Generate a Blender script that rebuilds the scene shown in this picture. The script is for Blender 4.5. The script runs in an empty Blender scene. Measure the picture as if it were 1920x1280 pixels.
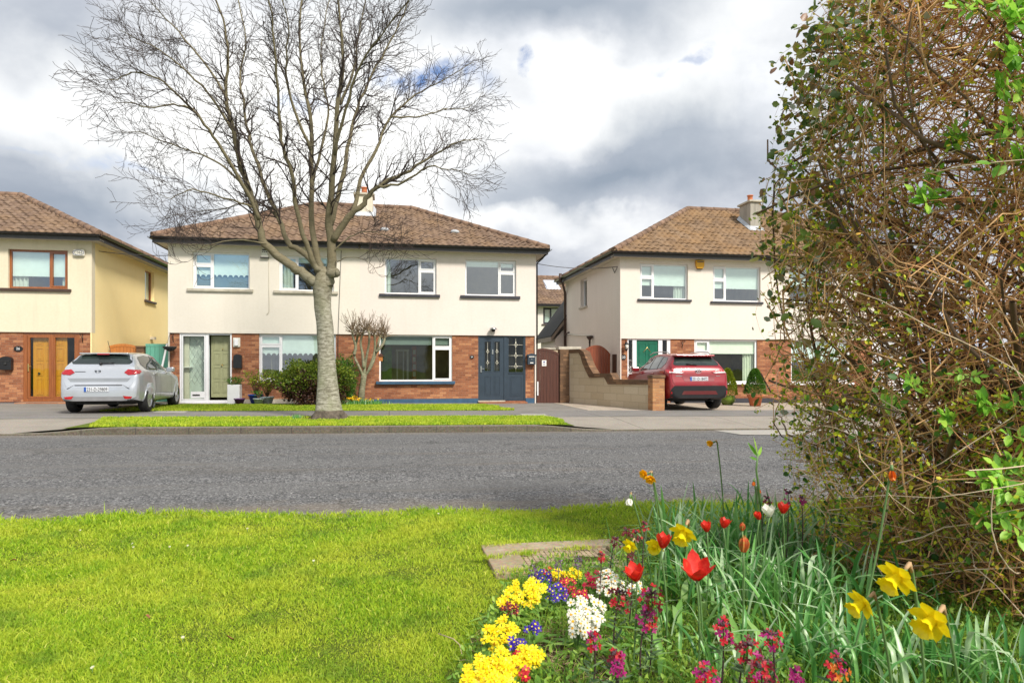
import bpy, bmesh, math, random
import numpy as np
from math import sin, cos, pi, radians, sqrt, atan2
from mathutils import Vector, Matrix
random.seed(7); rng = np.random.default_rng(7)
SC = bpy.context.scene
COL = SC.collection
# ------------------------------------------------------------------ camera geometry (measured from the photograph)
FPX = 1280.0; TH = radians(10.2); HC = 1.25; HY = 690.0
sT, cT = sin(TH), cos(TH)
def ray(px):
    u = (px-960)/FPX
    return (sT+u*cT, cT-u*sT)
def at(px, py, t):
    dx, dy = ray(px)
    return Vector((t*dx, t*dy, HC+(HY-py)*t/FPX))
def onY(px, py, Y):
    return at(px, py, Y/ray(px)[1])
def onX(px, py, X):
    return at(px, py, X/ray(px)[0])
YH = 23.0; DEP = 7.6; YR = YH+DEP/2
def fx(px): return onY(px, 600, YH).x
def fz(px, py): return onY(px, py, YH).z
def smooth(a, b, x):
    t = min(1, max(0, (x-a)/(b-a))); return t*t*(3-2*t)
KY = 13.75
VX0, VX1 = at(165, 790, 13.6).x, at(1068, 790, 14.6).x
def tilt(x): return -.009*max(-30, min(30, x))
def gz(x, y):
    if y < KY: return -.03+tilt(x)
    full = .10+tilt(x)
    k = smooth(VX0-1.0, VX0+.4, x)*(1-smooth(VX1-.4, VX1+.9, x))
    low = .0+tilt(x)
    near = low+(full-low)*smooth(KY, 16.3, y)
    return near+(full-near)*k
def lawn(x, y):
    return .0+tilt(x)+.02*sin(x*1.3+1)*sin(y*1.7)+.012*sin(x*3.1+y*2.2)
# ------------------------------------------------------------------ nodes / materials
def new_mat(name):
    m = bpy.data.materials.new(name); m.use_nodes = True
    nt = m.node_tree; nt.nodes.clear()
    return m, nt
def N(nt, typ, **kw):
    n = nt.nodes.new(typ)
    for k, v in kw.items():
        if k in n.inputs.keys() if isinstance(k, str) else False:
            n.inputs[k].default_value = v
        else:
            setattr(n, k, v)
    return n
def ramp(nt, fac, stops):
    r = nt.nodes.new('ShaderNodeValToRGB')
    e = r.color_ramp.elements
    while len(e) < len(stops): e.new(.5)
    for i, (p, c) in enumerate(stops):
        e[i].position = p
        e[i].color = (c[0], c[1], c[2], 1) if not isinstance(c, (int, float)) else (c, c, c, 1)
    nt.links.new(fac, r.inputs[0]); return r.outputs[0]
def mix(nt, fac, a, b, mode='MIX'):
    m = nt.nodes.new('ShaderNodeMix'); m.data_type = 'RGBA'; m.blend_type = mode
    for i, v in ((0, fac), (6, a), (7, b)):
        if isinstance(v, (int, float)): m.inputs[i].default_value = v
        elif isinstance(v, (tuple, list)): m.inputs[i].default_value = (v[0], v[1], v[2], 1)
        else: nt.links.new(v, m.inputs[i])
    return m.outputs[2]
def math_(nt, op, a, b=None, c=None):
    m = nt.nodes.new('ShaderNodeMath'); m.operation = op
    for i, v in enumerate((a, b, c)):
        if v is None: continue
        if isinstance(v, (int, float)): m.inputs[i].default_value = v
        else: nt.links.new(v, m.inputs[i])
    return m.outputs[0]
def pos(nt, scale=(1, 1, 1), obj=False):
    if obj:
        src = nt.nodes.new('ShaderNodeTexCoord').outputs['Object']
    else:
        src = nt.nodes.new('ShaderNodeNewGeometry').outputs['Position']
    mp = nt.nodes.new('ShaderNodeMapping'); nt.links.new(src, mp.inputs[0])
    mp.inputs['Scale'].default_value = scale
    return mp.outputs[0]
def noise(nt, vec, scale, detail=4, rough=.55, dist=0):
    n = nt.nodes.new('ShaderNodeTexNoise'); nt.links.new(vec, n.inputs['Vector'])
    n.inputs['Scale'].default_value = scale; n.inputs['Detail'].default_value = detail
    n.inputs['Roughness'].default_value = rough; n.inputs['Distortion'].default_value = dist
    return n.outputs[0]
def finish(nt, col, rough=.8, bump=None, bstr=.3, bdist=.01, metal=0, spec=.5, coat=0, normal=None, subsurf=0):
    p = nt.nodes.new('ShaderNodeBsdfPrincipled'); o = nt.nodes.new('ShaderNodeOutputMaterial')
    if isinstance(col, (tuple, list)): p.inputs['Base Color'].default_value = (*col[:3], 1)
    else: nt.links.new(col, p.inputs['Base Color'])
    if isinstance(rough, (int, float)): p.inputs['Roughness'].default_value = rough
    else: nt.links.new(rough, p.inputs['Roughness'])
    p.inputs['Metallic'].default_value = metal
    p.inputs['Specular IOR Level'].default_value = spec
    p.inputs['Coat Weight'].default_value = coat; p.inputs['Coat Roughness'].default_value = .04
    if bump is not None:
        b = nt.nodes.new('ShaderNodeBump'); b.inputs['Strength'].default_value = bstr; b.inputs['Distance'].default_value = bdist
        nt.links.new(bump, b.inputs['Height']); nt.links.new(b.outputs[0], p.inputs['Normal'])
    nt.links.new(p.outputs[0], o.inputs[0]); return p
def simple(name, col, rough=.6, var=.15, scale=6, bstr=.15, metal=0, spec=.5, coat=0, bdist=.004, obj=False):
    m, nt = new_mat(name); v = pos(nt, obj=obj)
    n = noise(nt, v, scale, 5); n2 = noise(nt, v, scale*9, 3)
    a = tuple(c*(1-var) for c in col); b = tuple(min(1, c*(1+var)) for c in col)
    c1 = ramp(nt, n, [(.3, a), (.7, b)])
    finish(nt, c1, rough, n2, bstr, bdist, metal, spec, coat); return m
def render_wall(name, col, dirt=(.35, .30, .22), amount=.35, green=0):
    m, nt = new_mat(name); v = pos(nt)
    big = noise(nt, v, .7, 5, .6)
    c1 = ramp(nt, big, [(.3, tuple(c*.93 for c in col)), (.7, col)])
    # vertical rain streaks and grime just under the eaves and at string level
    st = noise(nt, pos(nt, (2.6, 2.6, .25)), 1.7, 5, .65)
    stm = ramp(nt, st, [(.50, 0), (.8, 1)])
    sp = nt.nodes.new('ShaderNodeSeparateXYZ'); nt.links.new(nt.nodes.new('ShaderNodeNewGeometry').outputs['Position'], sp.inputs[0])
    c2 = mix(nt, math_(nt, 'MULTIPLY', stm, amount*.6), c1, dirt)
    fine = noise(nt, v, 160, 2, .7)
    mid = noise(nt, v, 14, 4)
    c3 = mix(nt, .12, c2, mid, 'OVERLAY')
    finish(nt, c3, .92, fine, .35, .003, spec=.2); return m
def brick_mat(name, c1, c2, c3, mortar, sx=1.0, axis='x', bw=.215, bh=.075):
    m, nt = new_mat(name)
    g = nt.nodes.new('ShaderNodeNewGeometry').outputs['Position']
    sp = nt.nodes.new('ShaderNodeSeparateXYZ'); nt.links.new(g, sp.inputs[0])
    s = math_(nt, 'ADD', sp.outputs[0], sp.outputs[1])
    cb = nt.nodes.new('ShaderNodeCombineXYZ'); nt.links.new(s, cb.inputs[0]); nt.links.new(sp.outputs[2], cb.inputs[1])
    bt = nt.nodes.new('ShaderNodeTexBrick'); nt.links.new(cb.outputs[0], bt.inputs['Vector'])
    bt.inputs['Scale'].default_value = 1; bt.inputs['Brick Width'].default_value = bw
    bt.inputs['Row Height'].default_value = bh; bt.inputs['Mortar Size'].default_value = .006
    bt.inputs['Mortar Smooth'].default_value = .3
    bt.inputs['Color1'].default_value = (0, 0, 0, 1); bt.inputs['Color2'].default_value = (1, 1, 1, 1)
    bt.inputs['Mortar'].default_value = (.5, .5, .5, 1)
    base = ramp(nt, bt.outputs['Color'], [(0, c1), (.55, c2), (1, c3)])
    big = noise(nt, cb.outputs[0], .8, 4)
    n2 = noise(nt, cb.outputs[0], 30, 4)
    base = mix(nt, .35, base, ramp(nt, n2, [(.3, c1), (.7, c3)]))
    base = mix(nt, ramp(nt, big, [(.4, 0), (.75, .45)]), base, c1)
    c = mix(nt, bt.outputs['Fac'], base, mortar)
    h = math_(nt, 'SUBTRACT', math_(nt, 'MULTIPLY', n2, .4), bt.outputs['Fac'])
    finish(nt, c, .9, h, .6, .008, spec=.2); return m
def wood_mat(name, a, b, rough=.4, scale=1.0, coat=.0, vert=True):
    m, nt = new_mat(name)
    v = pos(nt, (14, 14, .9) if vert else (.9, 14, 14))
    n = noise(nt, v, 2.2*scale, 6, .6, .6); n2 = noise(nt, v, 12, 3)
    c = ramp(nt, n, [(.25, a), (.75, b)])
    finish(nt, c, rough, n2, .15, .003, coat=coat); return m
def glass_mat(name, tint=(.75, .85, .82), refl=1.0, ior=1.7):
    m, nt = new_mat(name)
    t = nt.nodes.new('ShaderNodeBsdfTransparent'); t.inputs[0].default_value = (*tint, 1)
    g = nt.nodes.new('ShaderNodeBsdfGlossy'); g.inputs['Roughness'].default_value = .01
    g.inputs[0].default_value = (.92, .97, 1, 1)
    wv = noise(nt, pos(nt), 1.1, 2)
    b = nt.nodes.new('ShaderNodeBump'); b.inputs['Strength'].default_value = .06; b.inputs['Distance'].default_value = .05
    nt.links.new(wv, b.inputs['Height']); nt.links.new(b.outputs[0], g.inputs['Normal'])
    ge = nt.nodes.new('ShaderNodeNewGeometry'); dp = nt.nodes.new('ShaderNodeVectorMath'); dp.operation = 'DOT_PRODUCT'
    nt.links.new(ge.outputs['Normal'], dp.inputs[0]); nt.links.new(ge.outputs['Incoming'], dp.inputs[1])
    r0 = ((ior-1)/(ior+1))**2*refl
    sch = math_(nt, 'MULTIPLY_ADD', math_(nt, 'POWER', math_(nt, 'SUBTRACT', 1, math_(nt, 'ABSOLUTE', dp.outputs['Value'])), 5), 1-r0, r0)
    mx = nt.nodes.new('ShaderNodeMixShader'); nt.links.new(sch, mx.inputs[0])
    nt.links.new(t.outputs[0], mx.inputs[1]); nt.links.new(g.outputs[0], mx.inputs[2])
    o = nt.nodes.new('ShaderNodeOutputMaterial'); nt.links.new(mx.outputs[0], o.inputs[0]); return m
def leaf_mat(name, stops, rough=.5, trans=.35, attr='rnd', spec=.4):
    """foliage: colour varies per leaf through the stored 'rnd' attribute; part of the light passes through"""
    m, nt = new_mat(name)
    a = nt.nodes.new('ShaderNodeAttribute'); a.attribute_name = attr
    c = ramp(nt, a.outputs['Fac'], stops)
    p = nt.nodes.new('ShaderNodeBsdfPrincipled'); nt.links.new(c, p.inputs['Base Color'])
    p.inputs['Roughness'].default_value = rough; p.inputs['Specular IOR Level'].default_value = spec
    t = nt.nodes.new('ShaderNodeBsdfTranslucent'); nt.links.new(c, t.inputs[0])
    mx = nt.nodes.new('ShaderNodeMixShader'); mx.inputs[0].default_value = trans
    nt.links.new(p.outputs[0], mx.inputs[1]); nt.links.new(t.outputs[0], mx.inputs[2])
    o = nt.nodes.new('ShaderNodeOutputMaterial'); nt.links.new(mx.outputs[0], o.inputs[0]); return m
# ------------------------------------------------------------------ mesh building
def link(o, parent=None):
    COL.objects.link(o)
    if parent is not None: o.parent = parent
    return o
def tag(o, label=None, cat=None, group=None, kind=None):
    if label: o['label'] = label
    if cat: o['category'] = cat
    if group: o['group'] = group
    if kind: o['kind'] = kind
    return o
def empty(name, label, cat, loc=(0, 0, 0), rz=0, group=None):
    o = bpy.data.objects.new(name, None); o.empty_display_size = .1
    o.location = loc; o.rotation_euler = (0, 0, rz); link(o)
    return tag(o, label, cat, group)
class MB:
    def __init__(s): s.v = []; s.f = []; s.mi = []; s.sm = []; s.m = 0; s.smooth = False
    def add(s, vs, fs):
        b = len(s.v); s.v += [tuple(p) for p in vs]
        for f in fs: s.f.append([b+i for i in f]); s.mi.append(s.m); s.sm.append(s.smooth)
        return s
    def quad(s, a, b, c, d): return s.add([a, b, c, d], [(0, 1, 2, 3)])
    def box(s, x0, x1, y0, y1, z0, z1, M=None, bev=0):
        if x0 > x1: x0, x1 = x1, x0
        if y0 > y1: y0, y1 = y1, y0
        if z0 > z1: z0, z1 = z1, z0
        if bev > 0:
            b = min(bev, (x1-x0)/2.1, (y1-y0)/2.1, (z1-z0)/2.1)
            bm = bmesh.new(); bmesh.ops.create_cube(bm, size=1)
            for q in bm.verts: q.co = Vector(((x0+x1)/2+q.co.x*(x1-x0), (y0+y1)/2+q.co.y*(y1-y0), (z0+z1)/2+q.co.z*(z1-z0)))
            bmesh.ops.bevel(bm, geom=bm.edges[:], offset=b, segments=2, affect='EDGES', profile=.5)
            bm.verts.ensure_lookup_table()
            vs = [q.co.copy() for q in bm.verts]; fs = [[q.index for q in f.verts] for f in bm.faces]; bm.free()
        else:
            vs = [Vector((x, y, z)) for x in (x0, x1) for y in (y0, y1) for z in (z0, z1)]
            fs = [(0, 1, 3, 2), (4, 6, 7, 5), (0, 4, 5, 1), (2, 3, 7, 6), (0, 2, 6, 4), (1, 5, 7, 3)]
        if M is not None: vs = [M @ q for q in vs]
        return s.add(vs, fs)
    def bxf(s, P, u0, u1, z0, z1, d0, d1, bev=0):
        """box in facade space: u along the wall, z up, d into the wall"""
        vs = [P(u, z, d) for u in (u0, u1) for d in (d0, d1) for z in (z0, z1)]
        c = sum((Vector(q) for q in vs), Vector())/8
        return s.add(vs, [(0, 1, 3, 2), (4, 6, 7, 5), (0, 4, 5, 1), (2, 3, 7, 6), (0, 2, 6, 4), (1, 5, 7, 3)])
    def prism(s, poly, P, d0, d1):
        """poly: list of (u,z) extruded between depths d0 and d1 in facade space"""
        n = len(poly)
        vs = [P(u, z, d0) for u, z in poly]+[P(u, z, d1) for u, z in poly]
        fs = [tuple(range(n)), tuple(range(2*n-1, n-1, -1))]+[(i, (i+1) % n, n+(i+1) % n, n+i) for i in range(n)]
        return s.add(vs, fs)
    def tube(s, pts, rad, n=8, cap=True):
        pts = [Vector(p) for p in pts]
        if isinstance(rad, (int, float)): rad = [rad]*len(pts)
        b = len(s.v); up = None
        for i, p in enumerate(pts):
            d = (pts[min(i+1, len(pts)-1)]-pts[max(i-1, 0)])
            if d.length < 1e-9: d = Vector((0, 0, 1))
            d.normalize()
            if up is None:
                up = Vector((0, 0, 1)) if abs(d.z) < .9 else Vector((1, 0, 0))
            a = d.cross(up)
            if a.length < 1e-6: a = d.cross(Vector((0, 1, .3)))
            a.normalize(); c = a.cross(d).normalized(); up = c
            for k in range(n):
                th = 2*pi*k/n
                s.v.append(tuple(p+(a*cos(th)+c*sin(th))*rad[i]))
        for i in range(len(pts)-1):
            for k in range(n):
                s.f.append([b+i*n+k, b+i*n+(k+1) % n, b+(i+1)*n+(k+1) % n, b+(i+1)*n+k]); s.mi.append(s.m); s.sm.append(True)
        if cap:
            for i, r in ((0, 1), (len(pts)-1, 0)):
                f = [b+i*n+k for k in range(n)]
                s.f.append(f[::-1] if r else f); s.mi.append(s.m); s.sm.append(False)
        return s
    def lathe(s, prof, c, n=24, axis='z', cap=True, M=None):
        """prof: list of (r, h)"""
        b = len(s.v); c = Vector(c)
        for r, h in prof:
            for k in range(n):
                th = 2*pi*k/n
                p = Vector((r*cos(th), r*sin(th), h))
                if axis == 'x': p = Vector((h, r*cos(th), r*sin(th)))
                if axis == 'y': p = Vector((r*cos(th), h, r*sin(th)))
                if M is not None: p = M @ p
                s.v.append(tuple(p+c))
        for i in range(len(prof)-1):
            for k in range(n):
                s.f.append([b+i*n+k, b+i*n+(k+1) % n, b+(i+1)*n+(k+1) % n, b+(i+1)*n+k]); s.mi.append(s.m); s.sm.append(True)
        if cap:
            s.f.append([b+k for k in range(n)][::-1]); s.mi.append(s.m); s.sm.append(False)
            s.f.append([b+(len(prof)-1)*n+k for k in range(n)]); s.mi.append(s.m); s.sm.append(False)
        return s
    def blob(s, c, r, n=2, squash=(1, 1, 1), jit=0):
        bm = bmesh.new(); bmesh.ops.create_icosphere(bm, subdivisions=n, radius=1)
        vs = []
        for q in bm.verts:
            k = 1+random.uniform(-jit, jit)
            vs.append((c[0]+q.co.x*r*squash[0]*k, c[1]+q.co.y*r*squash[1]*k, c[2]+q.co.z*r*squash[2]*k))
        fs = [[q.index for q in f.verts] for f in bm.faces]; bm.free()
        o = s.smooth; s.smooth = True; s.add(vs, fs); s.smooth = o
        return s
    def build(s, name, mats, parent=None, shade=None):
        me = bpy.data.meshes.new(name)
        me.from_pydata(s.v, [], s.f)
        if not isinstance(mats, (list, tuple)): mats = [mats]
        for m in mats: me.materials.append(m)
        me.polygons.foreach_set('material_index', s.mi)
        me.polygons.foreach_set('use_smooth', [True]*len(s.f) if shade else s.sm)
        me.update()
        return link(bpy.data.objects.new(name, me), parent)
def np_mesh(name, verts, faces_list, mat, parent=None, attrs=None, smooth=False, matidx=None):
    """verts (n,3); faces_list: list of (m,k) index arrays"""
    me = bpy.data.meshes.new(name)
    verts = np.asarray(verts, dtype=np.float32)
    me.vertices.add(len(verts)); me.vertices.foreach_set('co', verts.ravel())
    li = np.concatenate([f.ravel() for f in faces_list]).astype(np.int32)
    tot = np.concatenate([np.full(len(f), f.shape[1], dtype=np.int32) for f in faces_list])
    start = np.concatenate([[0], np.cumsum(tot)[:-1]]).astype(np.int32)
    me.loops.add(len(li)); me.loops.foreach_set('vertex_index', li)
    me.polygons.add(len(tot)); me.polygons.foreach_set('loop_start', start); me.polygons.foreach_set('loop_total', tot)
    if smooth: me.polygons.foreach_set('use_smooth', np.ones(len(tot), dtype=bool))
    me.update(calc_edges=True)
    for m in (mat if isinstance(mat, (list, tuple)) else [mat]): me.materials.append(m)
    if matidx is not None: me.polygons.foreach_set('material_index', matidx.astype(np.int32))
    for k, a in (attrs or {}).items():
        at_ = me.attributes.new(k, 'FLOAT', 'POINT'); at_.data.foreach_set('value', np.asarray(a, dtype=np.float32))
    return link(bpy.data.objects.new(name, me), parent)
def text_mesh(name, txt, size, M, mat, parent, depth=.002, sx=1.0):
    cu = bpy.data.curves.new(name+'_curve', 'FONT'); cu.body = txt; cu.size = size; cu.align_x = 'CENTER'; cu.align_y = 'CENTER'
    cu.extrude = depth; cu.resolution_u = 2
    tmp = bpy.data.objects.new('tmp', cu); COL.objects.link(tmp)
    dg = bpy.context.evaluated_depsgraph_get(); me = bpy.data.meshes.new_from_object(tmp.evaluated_get(dg))
    COL.objects.unlink(tmp); bpy.data.objects.remove(tmp)
    me.transform(M @ Matrix.Diagonal((sx, 1, 1, 1)))
    me.materials.clear(); me.materials.append(mat)
    return link(bpy.data.objects.new(name, me), parent)
# ------------------------------------------------------------------ materials
M = {}
M['w_yellow_front'] = render_wall('cream_render', (.74, .66, .50))
M['w_yellow_side'] = render_wall('yellow_render', (.98, .80, .42), amount=.04)
M['w_h1'] = render_wall('ivory_render', (.76, .705, .62), amount=.17)
M['w_h2'] = render_wall('pinkish_render', (.755, .68, .625), amount=.17)
M['w_h3'] = render_wall('pale_render', (.76, .69, .62), amount=.17)
M['w_far'] = render_wall('far_render', (.76, .71, .65), amount=.17)
M['brick'] = brick_mat('brick', (.17, .055, .03), (.33, .12, .06), (.56, .27, .13), (.27, .17, .12))
M['brick_y'] = brick_mat('brick_tan', (.22, .10, .055), (.44, .20, .09), (.60, .33, .14), (.35, .24, .15))
M['brick_d'] = brick_mat('brick_dark', (.09, .055, .035), (.17, .095, .055), (.30, .17, .09), (.12, .085, .06))
M['block'] = brick_mat('block', (.47, .37, .24), (.55, .45, .31), (.62, .53, .39), (.40, .32, .22), bw=.45, bh=.23)
M['white'] = simple('white_upvc', (.80, .80, .82), .35, .03, 3, .03)
M['offwhite'] = simple('offwhite', (.70, .68, .60), .6, .08)
M['concrete'] = simple('sill_concrete', (.48, .44, .36), .85, .2, 5)
M['dark'] = simple('dark_sill', (.035, .035, .045), .5, .2)
M['brownsill'] = simple('brown_sill', (.06, .035, .025), .5, .2)
M['blue'] = simple('blue_paint', (.035, .09, .16), .5, .2)
M['slate'] = simple('slate_door', (.030, .047, .068), .38, .1, 5, .03)
M['gutter'] = simple('gutter', (.014, .013, .014), .3, .2)
M['fascia'] = simple('fascia', (.05, .045, .045), .45, .2)
M['soffit'] = simple('soffit', (.55, .50, .40), .7, .1)
M['brown'] = wood_mat('brown_timber', (.20, .055, .015), (.36, .12, .03), .35, coat=.3)
M['ochre'] = wood_mat('ochre_door', (.50, .20, .012), (.68, .31, .02), .4)
M['sage'] = simple('sage_door', (.33, .34, .19), .45, .06)
M['green'] = simple('green_door', (.008, .13, .075), .3, .15)
M['gate_brown'] = wood_mat('gate_brown', (.05, .018, .012), (.11, .035, .02), .5)
M['gate_red'] = wood_mat('gate_red', (.20, .045, .02), (.33, .09, .035), .45)
M['gate_orange'] = wood_mat('gate_orange', (.38, .13, .03), (.55, .21, .05), .5)
M['teal'] = wood_mat('teal_boards', (.09, .34, .25), (.16, .44, .33), .6)
M['black'] = simple('black_plastic', (.012, .012, .014), .35, .2)
M['blackmat'] = simple('black_matt', (.02, .02, .02), .8, .2)
M['steel'] = simple('steel', (.55, .56, .58), .25, .1, metal=1)
M['brass'] = simple('brass', (.75, .55, .22), .3, .1, metal=1)
M['terracotta'] = simple('terracotta', (.55, .17, .07), .7, .15)
M['glass'] = glass_mat('window_glass', (.86, .93, .90), 1.0, 2.9)
M['glass2'] = glass_mat('window_glass_clear', (.88, .93, .84), 1.0, 1.6)
M['room'] = simple('room_paint', (.20, .19, .15), .9, .1)
M['roomdark'] = simple('room_dark', (.42, .37, .20), .9, .4, 1.5)
M['blind'] = simple('blind', (.80, .88, .83), .8, .04)
M['blindgrey'] = simple('blind_grey', (.15, .2, .2), .8, .1)
M['curtain'] = simple('curtain', (.60, .66, .58), .9, .08)
M['paper'] = simple('paper', (.82, .80, .76), .7, .05)
M['textdark'] = simple('ink', (.02, .02, .025), .6, 0)
M['textwhite'] = simple('white_ink', (.8, .8, .8), .6, 0)
M['textblue'] = simple('blue_ink', (.05, .08, .25), .6, 0)
M['alarm_yellow'] = simple('alarm_yellow', (.75, .38, .01), .4, .05)
M['lead'] = simple('lead', (.45, .47, .50), .55, .15)
M['chimney'] = render_wall('chimney_render', (.40, .37, .32), dirt=(.07, .065, .055), amount=1.6)
M['chimney2'] = render_wall('chimney_pale', (.72, .66, .54), amount=.6)

def tile_mat(name, a, b, c, lichen):
    m, nt = new_mat(name)
    at_ = nt.nodes.new('ShaderNodeAttribute'); at_.attribute_name = 'rnd'
    col = ramp(nt, at_.outputs['Fac'], [(0, a), (.5, b), (1, c)])
    v = pos(nt); n = noise(nt, v, 1.1, 5, .6); n2 = noise(nt, v, 22, 4, .7)
    col = mix(nt, ramp(nt, n, [(.42, 0), (.7, .6)]), col, lichen)
    col = mix(nt, ramp(nt, n2, [(.55, 0), (.75, .35)]), col, (.05, .035, .02))
    finish(nt, col, .9, n2, .4, .006, spec=.15); return m
M['tile'] = tile_mat('roof_tile', (.165, .112, .084), (.195, .134, .10), (.235, .165, .122), (.27, .175, .10))
M['tile3'] = tile_mat('roof_tile_tan', (.19, .128, .085), (.23, .155, .10), (.275, .19, .125), (.34, .20, .09))
M['ridge'] = simple('ridge_tile', (.20, .125, .085), .9, .4, 3, .4)

# ground materials
def asphalt():
    m, nt = new_mat('asphalt'); v = pos(nt)
    vo = nt.nodes.new('ShaderNodeTexVoronoi'); nt.links.new(v, vo.inputs['Vector']); vo.inputs['Scale'].default_value = 66
    st = ramp(nt, vo.outputs['Color'], [(.2, (.026, .026, .027)), (.5, (.128, .128, .128)), (.8, (.30, .30, .30)), (.97, (.60, .58, .54))])
    vo2 = nt.nodes.new('ShaderNodeTexVoronoi'); nt.links.new(v, vo2.inputs['Vector']); vo2.inputs['Scale'].default_value = 23
    st = mix(nt, .3, st, ramp(nt, vo2.outputs['Color'], [(.2, (.05, .05, .055)), (.8, (.21, .21, .215))]))
    st = mix(nt, .5, st, ramp(nt, noise(nt, v, 30, 4, .75), [(.35, (.02, .02, .02)), (.65, (.98, .98, .98))]), 'OVERLAY')
    big = noise(nt, pos(nt, (.35, 1.2, 1)), .9, 5, .6)
    st = mix(nt, ramp(nt, big, [(.40, 0), (.7, .5)]), st, (.085, .085, .086))
    wm = noise(nt, pos(nt, (.25, 2.2, 1)), 1.1, 4, .6)
    st = mix(nt, ramp(nt, wm, [(.52, 0), (.72, .45)]), st, (.17, .145, .115))
    # tan grit collected at both edges of the road
    sp = nt.nodes.new('ShaderNodeSeparateXYZ'); nt.links.new(v, sp.inputs[0])
    e = math_(nt, 'ABSOLUTE', math_(nt, 'SUBTRACT', sp.outputs[1], 9.95))
    e2 = math_(nt, 'ADD', e, math_(nt, 'MULTIPLY', noise(nt, v, 3, 4), 1.3))
    st = mix(nt, ramp(nt, math_(nt, 'DIVIDE', e2, 5), [(.76, 0), (.95, .6)]), st, (.27, .22, .16))
    sy = math_(nt, 'MULTIPLY', math_(nt, 'ADD', sp.outputs[1], math_(nt, 'MULTIPLY', noise(nt, pos(nt, (.2, .2, 1)), 1, 3), .8)), 3.4)
    trk = ramp(nt, math_(nt, 'SINE', sy), [(.25, 0), (.9, .32)]); st = mix(nt, trk, st, (.165, .163, .158))
    # a long repaired strip and wandering cracks
    vc = nt.nodes.new('ShaderNodeTexVoronoi'); vc.feature = 'DISTANCE_TO_EDGE'; vw = nt.nodes.new('ShaderNodeVectorMath'); vw.operation = 'ADD'
    wn_ = nt.nodes.new('ShaderNodeTexNoise'); nt.links.new(v, wn_.inputs['Vector']); wn_.inputs['Scale'].default_value = 2.5; wn_.inputs['Detail'].default_value = 6
    nt.links.new(v, vw.inputs[0]); nt.links.new(wn_.outputs['Color'], vw.inputs[1]); nt.links.new(vw.outputs[0], vc.inputs['Vector']); vc.inputs['Scale'].default_value = .33
    st = mix(nt, ramp(nt, vc.outputs['Distance'], [(.0, .75), (.006, 0)]), st, (.03, .03, .03))
    h = math_(nt, 'ADD', vo.outputs['Distance'], vo2.outputs['Distance'])
    finish(nt, st, .8, h, 1.0, .012, spec=.35); return m
M['asphalt'] = asphalt()
def paving(name, a, b, scale=45, joint=None, stain=(.12, .11, .09)):
    m, nt = new_mat(name); v = pos(nt)
    n1 = noise(nt, v, scale, 4, .7); n2 = noise(nt, v, 1.3, 5, .6)
    vo = nt.nodes.new('ShaderNodeTexVoronoi'); nt.links.new(v, vo.inputs['Vector']); vo.inputs['Scale'].default_value = 70
    c = ramp(nt, n1, [(.3, a), (.7, b)])
    c = mix(nt, .35, c, mix(nt, .5, c, vo.outputs['Color'], 'OVERLAY'))
    c = mix(nt, ramp(nt, n2, [(.45, 0), (.75, .55)]), c, stain)
    h = n1
    if joint:
        bt = nt.nodes.new('ShaderNodeTexBrick'); nt.links.new(v, bt.inputs['Vector']); bt.offset = 0
        bt.inputs['Scale'].default_value = 1; bt.inputs['Brick Width'].default_value = joint[0]; bt.inputs['Row Height'].default_value = joint[1]
        bt.inputs['Mortar Size'].default_value = .012; bt.inputs['Mortar Smooth'].default_value = .4
        c = mix(nt, math_(nt, 'MULTIPLY', bt.outputs['Fac'], .8), c, (.06, .055, .05))
        h = math_(nt, 'SUBTRACT', n1, bt.outputs['Fac'])
    finish(nt, c, .9, h, .5, .006, spec=.25); return m
M['path'] = paving('footpath', (.14, .135, .13), (.26, .245, .23), joint=(5.2, 40))
M['apron'] = paving('apron', (.23, .205, .175), (.35, .315, .27), joint=(2.7, 30), stain=(.20, .18, .15))
M['slabs'] = paving('slabs', (.33, .28, .23), (.48, .41, .33), joint=(.6, .6), stain=(.24, .19, .15))
M['drive'] = paving('drive', (.16, .15, .14), (.28, .26, .235))
M['palepatch'] = paving('pale_concrete', (.30, .285, .26), (.40, .38, .345), stain=(.35, .32, .27))
M['kerb'] = paving('kerb', (.075, .065, .045), (.17, .15, .115), 28, joint=(.93, 3), stain=(.07, .065, .05))  # dark front face: the kerb's shade is put into the colour
M['kerbtop'] = paving('kerb_top', (.20, .18, .15), (.36, .33, .28), 28, stain=(.14, .12, .09))  # same kerb, painted paler as its lit top
M['manhole'] = paving('manhole_concrete', (.28, .215, .14), (.42, .34, .24), 14, stain=(.19, .16, .075))
def soil(name, a, b, sc=9):
    m, nt = new_mat(name); v = pos(nt); n1 = noise(nt, v, sc, 8, .7); n2 = noise(nt, v, 60, 5, .8)
    c = ramp(nt, n1, [(.3, a), (.7, b)]); c = mix(nt, .4, c, n2, 'OVERLAY')
    finish(nt, c, .95, n2, .9, .03, spec=.1); return m
M['turf'] = soil('turf_base', (.09, .13, .02), (.17, .22, .035), 5)
M['soil'] = soil('bed_soil', (.06, .04, .022), (.16, .11, .06))
M['farland'] = soil('far_ground', (.14, .22, .035), (.20, .28, .05), 2)
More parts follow.
